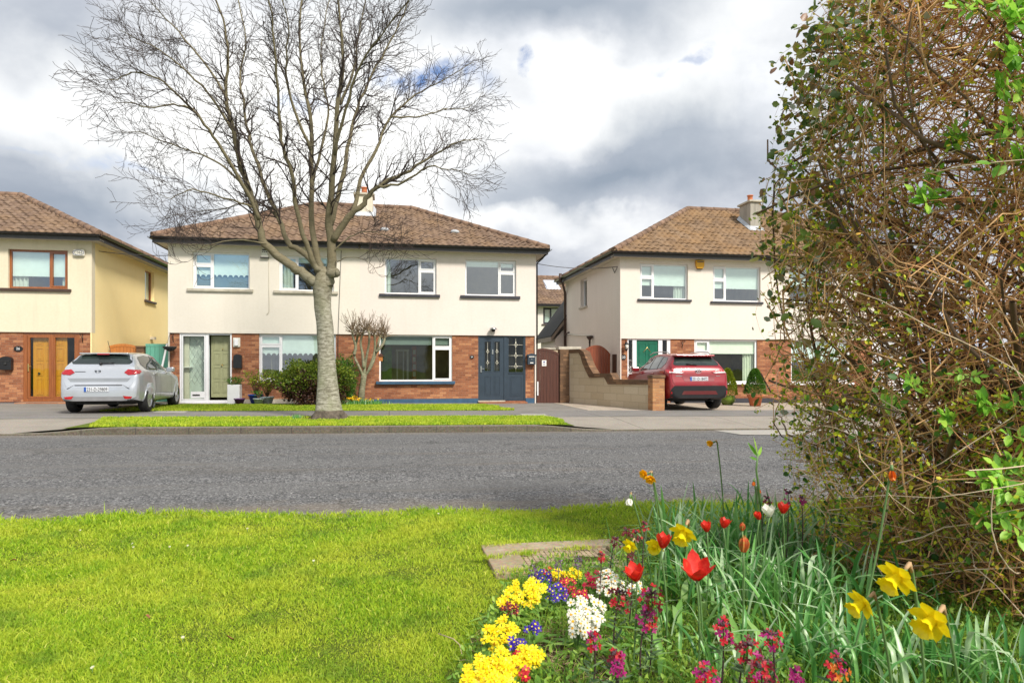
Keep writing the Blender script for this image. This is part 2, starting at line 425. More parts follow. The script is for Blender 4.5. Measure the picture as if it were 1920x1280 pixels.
def grass_mat():
    m, nt = new_mat('grass'); v = pos(nt)
    a = nt.nodes.new('ShaderNodeAttribute'); a.attribute_name = 'rnd'
    c = ramp(nt, a.outputs['Fac'], [(0, (.145, .32, .02)), (.45, (.345, .53, .025)), (.8, (.56, .67, .05)), (.97, (.74, .70, .2))])
    big = noise(nt, v, 1.5, 5, .65, .4)
    c = mix(nt, ramp(nt, big, [(.42, 0), (.64, .55)]), c, (.65, .66, .07))
    b2 = noise(nt, v, 2.3, 4, .6)
    c = mix(nt, ramp(nt, b2, [(.54, 0), (.68, .55)]), c, (.12, .28, .03))
    p = nt.nodes.new('ShaderNodeBsdfPrincipled'); nt.links.new(c, p.inputs['Base Color']); p.inputs['Roughness'].default_value = .55
    p.inputs['Specular IOR Level'].default_value = .25
    t = nt.nodes.new('ShaderNodeBsdfTranslucent'); nt.links.new(c, t.inputs[0])
    mx = nt.nodes.new('ShaderNodeMixShader'); mx.inputs[0].default_value = .4
    nt.links.new(p.outputs[0], mx.inputs[1]); nt.links.new(t.outputs[0], mx.inputs[2])
    o = nt.nodes.new('ShaderNodeOutputMaterial'); nt.links.new(mx.outputs[0], o.inputs[0]); return m
M['grass'] = grass_mat()

# ------------------------------------------------------------------ camera, sun, sky
cam = bpy.data.cameras.new('camera'); co = bpy.data.objects.new('camera', cam); COL.objects.link(co)
cam.sensor_width = 36; cam.lens = 24; cam.shift_y = 50/1920; cam.clip_start = .05; cam.clip_end = 3000
co.location = (0, 0, HC); co.rotation_euler = (radians(90), 0, -TH); SC.camera = co
cam.dof.use_dof = True; cam.dof.focus_distance = 14; cam.dof.aperture_fstop = 9.0
SUN_AZ = radians(152)      # compass direction the sun stands in: measured from +Y clockwise
SUN_EL = radians(45)
sd = Vector((sin(SUN_AZ)*cos(SUN_EL), cos(SUN_AZ)*cos(SUN_EL), sin(SUN_EL)))
sl = bpy.data.lights.new('sun', 'SUN'); sl.energy = 3.5; sl.angle = radians(11); sl.color = (1, .94, .84)
so = bpy.data.objects.new('sun', sl); COL.objects.link(so); so.rotation_euler = (-sd).to_track_quat('-Z', 'Y').to_euler()
w = bpy.data.worlds.new('World'); SC.world = w; w.use_nodes = True
nt = w.node_tree; nt.nodes.clear()
sky = nt.nodes.new('ShaderNodeTexSky'); sky.sky_type = 'NISHITA'; sky.sun_disc = False
sky.sun_elevation = SUN_EL; sky.sun_rotation = SUN_AZ; sky.air_density = 1; sky.dust_density = .6; sky.ozone_density = 2
tc = nt.nodes.new('ShaderNodeTexCoord').outputs['Generated']
sp = nt.nodes.new('ShaderNodeSeparateXYZ'); nt.links.new(tc, sp.inputs[0])
zz = math_(nt, 'ADD', math_(nt, 'MAXIMUM', sp.outputs[2], 0), .16)
cb = nt.nodes.new('ShaderNodeCombineXYZ')
nt.links.new(math_(nt, 'DIVIDE', sp.outputs[0], zz), cb.inputs[0]); nt.links.new(math_(nt, 'DIVIDE', sp.outputs[1], zz), cb.inputs[1])
cp = cb.outputs[0]
n1 = noise(nt, cp, .62, 9, .56, .25); n2 = noise(nt, cp, 1.9, 8, .6, .2)
# warped direction so that the single clouds get ragged rims
wn = nt.nodes.new('ShaderNodeTexNoise'); nt.links.new(tc, wn.inputs['Vector']); wn.inputs['Scale'].default_value = 6; wn.inputs['Detail'].default_value = 7
wv = nt.nodes.new('ShaderNodeVectorMath'); wv.operation = 'MULTIPLY_ADD'
nt.links.new(wn.outputs['Color'], wv.inputs[0]); wv.inputs[1].default_value = (.22, .22, .22); nt.links.new(tc, wv.inputs[2])
wo = nt.nodes.new('ShaderNodeVectorMath'); wo.operation = 'SUBTRACT'; nt.links.new(wv.outputs[0], wo.inputs[0]); wo.inputs[1].default_value = (.11, .11, .11)
wdir = wo.outputs[0]
def dirpx(px, py):
    d = at(px, py, 1)-Vector((0, 0, HC)); return d.normalized()
def cloud_blob(px, py, rx, ry, soft=.6, d=None):
    """soft elliptical patch around a direction in the sky, 0..1"""
    d = dirpx(px, py) if d is None else Vector(d).normalized(); r = Vector((d.y, -d.x, 0)).normalized(); u = r.cross(d)
    v = nt.nodes.new('ShaderNodeVectorMath'); v.operation = 'SUBTRACT'; nt.links.new(wdir, v.inputs[0]); v.inputs[1].default_value = d
    def dot(a, k):
        q = nt.nodes.new('ShaderNodeVectorMath'); q.operation = 'DOT_PRODUCT'; nt.links.new(v.outputs[0], q.inputs[0]); q.inputs[1].default_value = a/k
        return math_(nt, 'POWER', math_(nt, 'ABSOLUTE', q.outputs['Value']), 2)
    s = math_(nt, 'ADD', math_(nt, 'ADD', dot(r, rx/FPX), dot(u, ry/FPX)), dot(d, .5))
    return ramp(nt, math_(nt, 'SQRT', s), [(1-soft, 1), (1.0, 0)])
ccol = ramp(nt, n1, [(.30, (.34, .37, .43)), (.42, (.56, .59, .65)), (.54, (.84, .86, .89)), (.66, (1.0, 1.0, .99))])
ccol = mix(nt, .35, ccol, ramp(nt, n2, [(.3, (.5, .52, .57)), (.62, (1, 1, 1))]), 'MULTIPLY')
for (px, py, rx, ry, a) in [(1150, 350, 330, 85, .95), (1260, 235, 190, 110, .8), (1020, 25, 430, 80, .85), (140, 370, 330, 110, .75),
                            (60, 60, 260, 110, .35), (760, 330, 300, 70, .2), (1000, 400, 260, 50, .4), (240, 440, 260, 50, .35), (20, 250, 120, 60, .3)]:
    ccol = mix(nt, math_(nt, 'MULTIPLY', cloud_blob(px, py, rx, ry, .85), a), ccol, (.29, .345, .42))
for (px, py, rx, ry, a) in [(560, 230, 380, 250, 1.0), (560, 240, 200, 130, 1.0), (1120, 190, 230, 90, .75), (880, 440, 320, 40, .6), (90, 190, 240, 90, .6), (1380, 60, 200, 110, .4), (1200, 480, 200, 60, .5)]:
    ccol = mix(nt, math_(nt, 'MULTIPLY', cloud_blob(px, py, rx, ry, .9), a), ccol, (1.22, 1.21, 1.16))
ccol = mix(nt, .38, ccol, ramp(nt, noise(nt, tc, 5, 9, .62, .6), [(.34, (.66, .69, .74)), (.60, (1, 1, 1))]), 'MULTIPLY')
for (d_, rx, ry, a) in [((-.1, -1, .25), 1100, 230, .8), ((.5, -1, .5), 700, 300, .6)]: ccol = mix(nt, math_(nt, 'MULTIPLY', cloud_blob(0, 0, rx, ry, .9, d_), a), ccol, (1.2, 1.2, 1.2))  # unseen bright patches added behind the viewer to lift the window reflections
sc = nt.nodes.new('ShaderNodeVectorMath'); sc.operation = 'SCALE'; nt.links.new(ccol, sc.inputs[0]); sc.inputs['Scale'].default_value = 7.5
# blue gaps, torn by wisps of cloud
rag = ramp(nt, noise(nt, tc, 16, 8, .7, .8), [(.36, .1), (.56, 1)])
gap = ramp(nt, math_(nt, 'ADD', math_(nt, 'MULTIPLY', n1, .6), math_(nt, 'MULTIPLY', n2, .4)), [(.30, 1), (.36, 0)])
for (px, py, rx, ry, a) in [(790, 168, 95, 20, .95), (965, 152, 15, 9, .8), (1272, 106, 22, 8, .4), (255, 300, 80, 10, .3), (600, 190, 60, 14, .35), (40, 255, 50, 5, .15)]:
    b = math_(nt, 'MULTIPLY', cloud_blob(px, py, rx*1.3, ry*1.5, .7), a)
    b = math_(nt, 'MULTIPLY', b, rag); gap = math_(nt, 'MAXIMUM', gap, b)
gap = math_(nt, 'MAXIMUM', gap, math_(nt, 'MULTIPLY', cloud_blob(0, 0, 420, 90, .7, (-.22, -1, .17)), .9))
# the brighter sky behind the viewer is added for the window panes to mirror
skyc = nt.nodes.new('ShaderNodeVectorMath'); skyc.operation = 'MULTIPLY'; nt.links.new(sky.outputs[0], skyc.inputs[0]); skyc.inputs[1].default_value = (.55, .75, 1.0)
fin = mix(nt, gap, sc.outputs[0], skyc.outputs[0])
bg = nt.nodes.new('ShaderNodeBackground'); nt.links.new(fin, bg.inputs[0]); bg.inputs[1].default_value = .115
nt.links.new(bg.outputs[0], nt.nodes.new('ShaderNodeOutputWorld').inputs[0])
vs = SC.view_settings; vs.view_transform = 'Standard'; vs.look = 'None'; vs.exposure = .48; vs.gamma = 1
SC.cycles.max_bounces = 8; SC.cycles.transparent_max_bounces = 12
# ------------------------------------------------------------------ GROUND
def sheet(name, x0, x1, y0, y1, fz_, mat, nx=24, ny=6, edge=None, kind='structure'):
    mb = MB(); xs = [x0+(x1-x0)*i/nx for i in range(nx+1)]; ys = [y0+(y1-y0)*j/ny for j in range(ny+1)]
    for x in xs:
        for y in ys:
            xx, yy = (edge(x, y) if edge else (x, y))
            mb.v.append((xx, yy, fz_(xx, yy)))
    for i in range(nx):
        for j in range(ny):
            a = i*(ny+1)+j; mb.f.append([a, a+ny+1, a+ny+2, a+1]); mb.mi.append(0); mb.sm.append(True)
    o = mb.build(name, mat); tag(o, kind=kind); return o
# one far sheet to the horizon (below everything else)
mb = MB(); mb.quad((-900, -700, -.42), (900, -700, -.42), (900, 1200, -.42), (-900, 1200, -.42)); tag(mb.build('ground', M['farland']), kind='structure')
NE = 6.1
sheet('road', -60, 60, NE-.6, KY, lambda x, y: -.03+tilt(x)+.03*(1-((y-9.9)/3.85)**2), M['asphalt'], 60, 12)
# lighter concrete junction of the side road on the right
mb = MB(); q = [onY(1338, 806, KY-.06).x, onY(1440, 820, KY-1.2).x]
mb.add([(q[0], KY-.05, -.024+tilt(q[0])), (q[1]-.6, KY-1.25, .002+tilt(q[1])), (14, KY-2.4, .0+tilt(14)), (16, KY-.05, -.022+tilt(16))], [(0, 1, 2, 3)])
tag(mb.build('road_patch', M['palepatch']), kind='structure')
# kerb stones with real height, dropped at the driveways
def kerb_top(x):
    k = smooth(VX0-.6, VX0+.9, x)*(1-smooth(VX1-.9, VX1+.6, x))
    return gz(x, KY+.001)*0+tilt(x)+(.0+.10*k)
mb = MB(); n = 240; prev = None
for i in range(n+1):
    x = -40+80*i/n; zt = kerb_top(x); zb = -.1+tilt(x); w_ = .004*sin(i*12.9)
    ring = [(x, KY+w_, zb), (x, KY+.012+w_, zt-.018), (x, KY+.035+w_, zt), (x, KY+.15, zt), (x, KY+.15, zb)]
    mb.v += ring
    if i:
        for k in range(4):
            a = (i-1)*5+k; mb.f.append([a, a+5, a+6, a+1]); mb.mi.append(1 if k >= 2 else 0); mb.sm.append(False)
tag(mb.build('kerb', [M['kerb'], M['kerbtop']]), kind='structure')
K2 = KY+.15; YV, YP = 16.25, 18.75
base = lambda dz: (lambda x, y: gz(x, y)+dz)
# concrete aprons left and right of the grass verge
def apron_edge_l(x, y):
    return (x, y)
sheet('driveway_apron', -40, VX0+.3, K2, YV, base(-.004), M['apron'], 60, 8)
sheet('driveway_apron', VX1-.3, 40, K2, YV, base(-.004), M['apron'], 60, 8)
sheet('footpath', -40, 40, YV, YP, base(0), M['path'], 60, 4)
# front areas
DX1 = at(955, 765, 20).x; GX0 = at(215, 766, 18.2).x
sheet('driveway', -30, GX0, YP, YH+.2, base(-.003), M['drive'], 30, 4)
sheet('driveway', -6.9, 5.6, YP, YH+.2, base(-.008), M['drive'], 20, 4)
XW = 6.9
sheet('paved_forecourt', 5.6, 24, YP, YH+.2, base(-.003), M['slabs'], 20, 4)
sheet('passage', -30, 24, YH+.15, 36, base(-.012), M['drive'], 20, 6)
for (a, b, c, d, nm) in [((285, 779), (345, 779), (362, 772), (305, 772), 'path_patch'), ((985, 781), (1030, 781), (1022, 775), (975, 775), 'path_patch')]:
    mb = MB(); P = []
    for q in (a, b, c, d):
        p = at(q[0], q[1], 1.17*FPX/(q[1]-HY)); P.append((p.x, p.y, gz(p.x, p.y)+.004))
    mb.add(P, [(0, 1, 2, 3)]); tag(mb.build(nm, M['palepatch']), kind='structure')
# ---- lawn blades (numpy): each blade a bent tapering strip
def blades(name, P, h, w_, lean, mat, rnd, parent=None, bend=.6):
    n = len(P); az = rng.uniform(0, 2*pi, n); la = rng.uniform(0, 2*pi, n)
    wx = np.stack([np.cos(az)*w_/2, np.sin(az)*w_/2, np.zeros(n)], 1)
    ld = np.stack([np.cos(la)*lean*h, np.sin(la)*lean*h, np.zeros(n)], 1)
    up = np.zeros((n, 3)); up[:, 2] = h
    b0 = P-wx; b1 = P+wx
    m = P+up*.55+ld*.35; m0 = m-wx*.75; m1 = m+wx*.75
    t = P+up*(1-.25*lean[:, None])+ld
    V = np.stack([b0, b1, m0, m1, t], 1).reshape(-1, 3)
    i = np.arange(n)[:, None]*5
    q = i+np.array([[0, 1, 3, 2]]); tr = i+np.array([[2, 3, 4]])
    return np_mesh(name, V, [q, tr], mat, parent, {'rnd': np.repeat(rnd, 5)})
def vec_tilt(x): return -.009*np.clip(x, -30, 30)
def vec_lawn(x, y): return vec_tilt(x)+.02*np.sin(x*1.3+1)*np.sin(y*1.7)+.012*np.sin(x*3.1+y*2.2)
def road_edge(x): return NE-.03-.028*x+.02*np.sin(x*1.1)+.012*np.sin(x*3.7)
sheet('lawn', -14, 9, -1.5, NE, lambda x, y: lawn(x, y) if y < NE-.3 else lawn(x, y)-.03*(y-NE+.3)/.3, M['turf'], 90, 40, edge=lambda x, y: (x, y if y < NE-.01 else float(road_edge(x))))
tag(bpy.data.objects['lawn'], kind='structure')
sheet('lawn', -60, -14, -1.5, NE, lambda x, y: lawn(x, y)-.01, M['turf'], 40, 4)
sheet('lawn', 9, 60, -1.5, NE, lambda x, y: lawn(x, y)-.01, M['turf'], 40, 4)
# concrete frame and cover of the manhole in the lawn
MH = [at(910, 1017, 4.78), at(1160, 1014, 4.83), at(1170, 1085, 3.96), at(918, 1080, 4.02)]
mhc = sum(MH, Vector())/4
def in_manhole(x, y): return (x > 0.65) & (x < 1.72) & (y > 4.02) & (y < 4.62)
mx0, mx1, my0, my1 = MH[3].x+.04, MH[1].x, (MH[2].y+MH[3].y)/2+.13, (MH[0].y+MH[1].y)/2
bpl = [(840, 1300), (905, 1190), (955, 1110), (1010, 1068), (1110, 1050), (1175, 1015), (1240, 995), (1320, 985), (1420, 985), (1520, 995)]
bpp = [at(a, b, HC*FPX/(b-HY)) for a, b in bpl]; bpp = [(p.x, p.y) for p in bpp]+[(4.2, 4.5), (7.5, 4.0), (7.5, .6), (.6, .8)]
def in_bed(x, y):
    x = x+.05*np.sin(y*9+x*3)+.03*np.sin(y*23); c = np.zeros(x.shape, bool); n = len(bpp)
    for i in range(n):
        x0, y0 = bpp[i]; x1, y1 = bpp[(i+1) % n]
        c ^= ((y0 > y) != (y1 > y)) & (x < (x1-x0)*(y-y0)/(y1-y0+1e-9)+x0)
    return c
def make_lawn():
    n = 330000
    # more blades near the viewer, where each one shows
    u = rng.uniform(-.85, .85, n*2); t = 2.0*np.exp(rng.uniform(0, 1, n*2)*np.log(6.6/2.0))
    x = t*(sT+u*cT); y = t*(cT-u*sT)
    ok = (y < road_edge(x)+rng.normal(0, .014, len(x))+.035*np.sin(x*31+np.sin(x*13)*2)*np.sin(x*5.3)) & (~in_bed(x, y) | (rng.random(len(x)) < .06)) & ~((x > mx0+.03+.04*np.sin(y*17)+.03*np.sin(y*41)) & (x < mx1) & (y > my0+.02+.03*np.sin(x*13)+.02*np.sin(x*37)) & (y < my1-.02+.01*np.sin(x*29)) & ~((np.hypot(x-mx0-.25, (y-my1+.28)) < .055) & (rng.random(len(x)) < .4)))
    xc = (x-y*.0)
    x, y = x[ok][:n], y[ok][:n]; t = np.hypot(x, y)
    P = np.stack([x, y, vec_lawn(x, y)-.003], 1)
    patch = .6*np.sin(x*2.1+np.sin(y*1.7)*1.5)*np.sin(y*2.6+x*.7)+.7*np.sin(x*7.3+np.sin(y*5)*1.2)*np.sin(y*8.6+x*2.7)
    h = rng.uniform(.009, .028, len(x))*(1+.45*patch)*(1+.10*(t-2)); h = np.where(rng.random(len(x)) < .02, h*1.8, h); h = np.where((y > road_edge(x)-.07) & (rng.random(len(x)) < .4), h*1.7, h)
    wd = rng.uniform(.0022, .0042, len(x))*(.55+.24*t)
    lean = rng.uniform(.2, 1.25, len(x))
    g = blades('grass', P, h, wd, lean, M['grass'], np.clip(rng.beta(2, 2.2, len(x)), 0, 1)); tag(g, kind='stuff')
    g['label'] = 'short bright green lawn grass in front of the road'
    # strips by the footpath
    def strip(x0f, x1f, y0, y1, n, keep=None):
        x = rng.uniform(x0f, x1f, n); y = rng.uniform(y0, y1, n)
        e = .10*np.sin(x*2.3)+.05*np.sin(x*7.1)
        ok = (y > y0+.03+.02*np.sin(x*9)) & (y < y1-.02+.0*e)
        if keep is not None: ok &= keep(x, y)
        x, y = x[ok], y[ok]
        z = np.array([gz(a, b) for a, b in zip(x, y)])
        h = rng.uniform(.03, .075, len(x)); 
        g = blades('grass', np.stack([x, y, z], 1), h, rng.uniform(.012, .024, len(x)), rng.uniform(.1, .9, len(x)), M['grass'], rng.beta(2, 2, len(x)))
        tag(g, kind='stuff'); return g
    tr = at(613, 783, 15.2)
    def kv(x, y):
        l = VX0-.25+.55*(YV-y)/2.0*1.0; r = VX1+.1*np.sin(y*3)
        d = np.hypot((x-tr.x)/1.15, (y-tr.y)/.62)
        bare = (np.abs(x-at(478, 790, 14.4).x) < .55) & (np.abs(y-14.55-.08*np.sin(x*5)) < .14)
        bare2 = (np.abs(x-at(850, 790, 14.4).x) < .3) & (np.abs(y-14.1) < .05)
        return (x > l) & (x < r) & (d > .62+.2*np.sin(np.arctan2(y-tr.y, x-tr.x)*5)) & ~bare & ~bare2
    strip(VX0-.6, VX1+.3, K2, YV, 62000, kv)
    strip(GX0-.2, DX1+.2, YP, 21.7, 46000, lambda x, y: (x > GX0+.25*(y-YP)) & (x < DX1-.12*(y-YP)+.1*np.sin(y*4)))
make_lawn()
def vsheet(name, x0, x1, y0, y1, dz, mat): return sheet(name, x0, x1, y0, y1, base(dz), mat, 40, 6)
vsheet('verge', VX0-.05, VX1+.05, K2, YV-.0, .004, M['turf'])
vsheet('garden_strip', GX0+.1, DX1-.1, YP, 21.7, .004, M['turf'])
mh = empty('manhole_cover', 'pale concrete framed manhole cover set in the lawn by the flower bed', 'manhole cover', (mhc.x, mhc.y, float(lawn(mhc.x, mhc.y))))
mh_z = float(lawn(mhc.x, mhc.y))+.018
def rel(o, root):
    """give a world-space mesh the root's frame"""
    o.data.transform(Matrix.Translation(-Vector(root.location))); return o
mb = MB(); X0, X1, Y0, Y1 = mx0, mx1, my0, my1
cx0, cx1, cy0, cy1 = X0+.22, X1-.12, Y0+.13, Y1-.16
for (a, b, c, d) in [(X0, X1, Y0, cy0), (X0, X1, cy1, Y1), (X0, cx0, cy0, cy1), (cx1, X1, cy0, cy1)]:
    mb.box(a, b, c, d, mh_z-.06, mh_z+.012, bev=.006)
rel(mb.build('concrete_frame', M['manhole'], mh), mh)
mb = MB(); mb.box(cx0, cx1, cy0, cy1, mh_z-.06, mh_z-.012)
nx_ = 18
for i in range(nx_):
    for j in range(9):
        xa = cx0+.015+(cx1-cx0-.03)*(i+.12)/nx_; xb = cx0+.015+(cx1-cx0-.03)*(i+.85)/nx_
        ya = cy0+.015+(cy1-cy0-.03)*(j+.2)/9; yb = cy0+.015+(cy1-cy0-.03)*(j+.8)/9
        mb.box(xa, xb, ya, yb, mh_z-.014, mh_z-.004)
rel(mb.build('lid', simple('cast_lid', (.36, .28, .19), .8, .35, 8, .3), mh), mh)
# tufts and creeping grass that have taken hold on the concrete
cl = [(mx0+.0, (my0+my1)/2, .04, 260), (mx0+.25, my1-.27, .035, 260), (mx0+.42, my0+.03, .05, 220), (mx0+.12, my0+.01, .06, 260), (mx0+.62, my1-.21, .04, 160), (mx0+.08, my1-.02, .06, 260), (mx0+.75, my1, .09, 300), (mx0+.3, my0-.01, .07, 300), (mx0+.5, my1-.36, .03, 60)]
tp = np.concatenate([np.stack([rng.normal(a, s_*1.6, n), rng.normal(b, s_*.5, n)], 1) for a, b, s_, n in cl])
g = blades('grass', np.concatenate([tp, np.full((len(tp), 1), mh_z+.004)], 1), rng.uniform(.01, .045, len(tp)), rng.uniform(.003, .006, len(tp)), rng.uniform(.2, 1.2, len(tp)), M['grass'], rng.beta(2, 1.6, len(tp))); tag(g, kind='stuff')
# ------------------------------------------------------------------ HOUSES
def PF(X, Z, d): return Vector((X, YH+d, Z))           # front facade
def wall_holes(mb, P, u0, u1, z0, z1, holes, d0, d1):
    us = sorted({u0, u1, *[h[0] for h in holes], *[h[1] for h in holes]}); zs = sorted({z0, z1, *[h[2] for h in holes], *[h[3] for h in holes]})
    us = [u for u in us if u0 <= u <= u1]; zs = [z for z in zs if z0 <= z <= z1]
    def inh(u, z): return any(h[0] < u < h[1] and h[2] < z < h[3] for h in holes)
    for i in range(len(us)-1):
        for j in range(len(zs)-1):
            if inh((us[i]+us[i+1])/2, (zs[j]+zs[j+1])/2): continue
            a, b, c, d = us[i], us[i+1], zs[j], zs[j+1]
            mb.quad(P(a, c, d0), P(b, c, d0), P(b, d, d0), P(a, d, d0))
            mb.quad(P(a, d, d1), P(b, d, d1), P(b, c, d1), P(a, c, d1))
    for (a, b, c, d) in holes+[(u0, u1, z0, z1)]:
        mb.quad(P(a, c, d0), P(a, c, d1), P(a, d, d1), P(a, d, d0)); mb.quad(P(b, c, d1), P(b, c, d0), P(b, d, d0), P(b, d, d1))
        mb.quad(P(a, c, d1), P(a, c, d0), P(b, c, d0), P(b, c, d1)); mb.quad(P(a, d, d0), P(a, d, d1), P(b, d, d1), P(b, d, d0))
def frame_rect(mb, P, a, b, c, d, w_, d0, d1, bw=None, tw=None):
    bw = bw or w_; tw = tw or w_
    mb.bxf(P, a, a+w_, c, d, d0, d1); mb.bxf(P, b-w_, b, c, d, d0, d1)
    mb.bxf(P, a+w_, b-w_, c, c+bw, d0, d1); mb.bxf(P, a+w_, b-w_, d-tw, d, d0, d1)
def window(root, P, u0, u1, z0, z1, mull=None, side='L', transom=None, fmat=None, glass=None, rec=.09, sill=None, sillmat=None,
           blind=None, scallop=False, curtains=(), label=None, fw=.05, casement=True, bmat=None, grey=False):
    """u0..u1,z0..z1 opening. mull: u of the mullion; side: which side carries the narrow opening light; transom: z in that light"""
    fmat = fmat or M['white']; glass = glass or M['glass']
    mb = MB(); frame_rect(mb, P, u0, u1, z0, z1, fw, rec, rec+.07)
    panes = []
    if mull is None: panes = [(u0+fw, u1-fw, z0+fw, z1-fw)]
    else:
        mb.bxf(P, mull-.022, mull+.022, z0+fw, z1-fw, rec-.002, rec+.068)
        if side == 'L': big = (mull+.022, u1-fw); nar = (u0+fw, mull-.022)
        else: big = (u0+fw, mull-.022); nar = (mull+.022, u1-fw)
        panes.append((big[0], big[1], z0+fw, z1-fw))
        cells = [(z0+fw, z1-fw)]
        if transom is not None:
            mb.bxf(P, nar[0], nar[1], transom-.02, transom+.02, rec-.002, rec+.066); cells = [(z0+fw, transom-.02), (transom+.02, z1-fw)]
        for c, d in cells:
            if casement:
                frame_rect(mb, P, nar[0]+.003, nar[1]-.003, c+.003, d-.003, .042, rec-.012, rec+.06); panes.append((nar[0]+.045, nar[1]-.045, c+.045, d-.045))
            else: panes.append((nar[0], nar[1], c, d))
    wo_ = mb.build('window', fmat, root)
    if label: wo_['label'] = label
    mb = MB()
    for (a, b, c, d) in panes: mb.quad(P(a, c, rec+.03), P(b, c, rec+.03), P(b, d, rec+.03), P(a, d, rec+.03))
    mb.build('pane', glass, wo_)
    if sill is not None:
        s0, s1, th = sill; mb = MB(); mb.bxf(P, s0, s1, z0-th, z0-.002, -.07, .16)
        so_ = mb.build('sill', sillmat or M['concrete'], wo_)
        bv = so_.modifiers.new('b', 'BEVEL'); bv.width = .01; bv.segments = 2
    bd = rec+.075
    if blind is not None:
        mb = MB(); nseg = 120; b0, b1 = u0+.03, u1-.03
        for i in range(nseg):
            a = b0+(b1-b0)*i/nseg; b = b0+(b1-b0)*(i+1)/nseg
            def lo(u):
                if not scallop: return blind
                k = ((u-b0)/.165) % 1; return blind+.07*sqrt(max(0, 1-((k-.5)*2.4)**2)) if abs((k-.5)*2.4) < 1 else blind
            mb.quad(P(a, lo(a), bd), P(b, lo(b), bd), P(b, z1-.02, bd), P(a, z1-.02, bd))
        mb.build('blind', bmat or M['blind'], wo_)
        if grey:
            mb = MB(); mb.quad(P(b0, z0+.02, bd+.05), P(b1, z0+.02, bd+.05), P(b1, blind+.15, bd+.05), P(b0, blind+.15, bd+.05)); mb.build('net', M['blindgrey'], wo_)
    for (a, b) in curtains:
        mb = MB(); nseg = max(8, int(abs(b-a)/.02)); mb.smooth = True
        for i in range(nseg+1):
            u = a+(b-a)*i/nseg; d = bd+.09+.03*sin(i*1.15)+.01*sin(i*2.7)
            mb.v += [tuple(P(u, z0+.02, d)), tuple(P(u, z1-.02, d))]
            if i: k = i*2; mb.f.append([k-2, k, k+1, k-1]); mb.mi.append(0); mb.sm.append(True)
        mb.build('curtain', M['curtain'], wo_)
    return wo_
PITCH_COL = .22
def tiled_slope(name, O, E, U, L, S, xl, xr, mat, root, row=.31, seed=1):
    """O eave corner, E unit along the eave, U unit up the slope; xl(s), xr(s) bound the slope at distance s"""
    O = np.array(O); E = np.array(E); U = np.array(U); Nn = np.cross(E, U); Nn /= np.linalg.norm(Nn)
    if Nn[2] < 0: Nn = -Nn
    r = np.random.default_rng(seed); sub = 6
    xs = np.arange(0, L+PITCH_COL/sub, PITCH_COL/sub); ph = (xs/PITCH_COL) % 1
    prof = .034*np.where(ph < .6, np.sin(ph/.6*pi), -.4*np.sin((ph-.6)/.4*pi))
    nr = int(math.ceil(S/row)); V = []; R = []
    cols = (xs/PITCH_COL).astype(int); rt = r.random((nr+1, cols.max()+2))
    wob = r.normal(0, .003, (nr+1, cols.max()+2))
    for i in range(nr):
        s0, s1 = i*row, min(S, (i+1)*row)
        rd = rt[i][np.clip(cols, 0, None)]; wb = wob[i][cols]
        for s, lift in ((s0, -.01), (s0, .042), (s1, .004)):
            x = np.clip(xs, xl(s), max(xl(s), xr(s)))
            V.append(O+x[:, None]*E+(s+wb)[:, None]*U+((prof+lift+wb)[:, None])*Nn); R.append(rd)
    V = np.concatenate(V); R = np.concatenate(R); n = len(xs); k = nr*3
    idx = np.arange(k*n).reshape(k, n)
    F = np.stack([idx[:-1, :-1].ravel(), idx[:-1, 1:].ravel(), idx[1:, 1:].ravel(), idx[1:, :-1].ravel()], 1)
    # drop collapsed faces outside the hips
    w_ = np.linalg.norm(V[F[:, 1]]-V[F[:, 0]], axis=1)+np.linalg.norm(V[F[:, 2]]-V[F[:, 3]], axis=1)
    F = F[w_ > 1e-4]
    return np_mesh(name, V, [F], mat, root, {'rnd': R})
def ridge_cap(mb, a, b, r=.11):
    a = Vector(a); b = Vector(b); L = (b-a).length; n = max(1, int(L/.42)); d = (b-a)/n
    for i in range(n):
        p = a+d*i+Vector((0, 0, .004*sin(i*7.3))); mb.tube([p, p+d*.5, p+d*1.02], [r*1.05, r, r*.97], 10)
ZS = 5.17; OV = .38
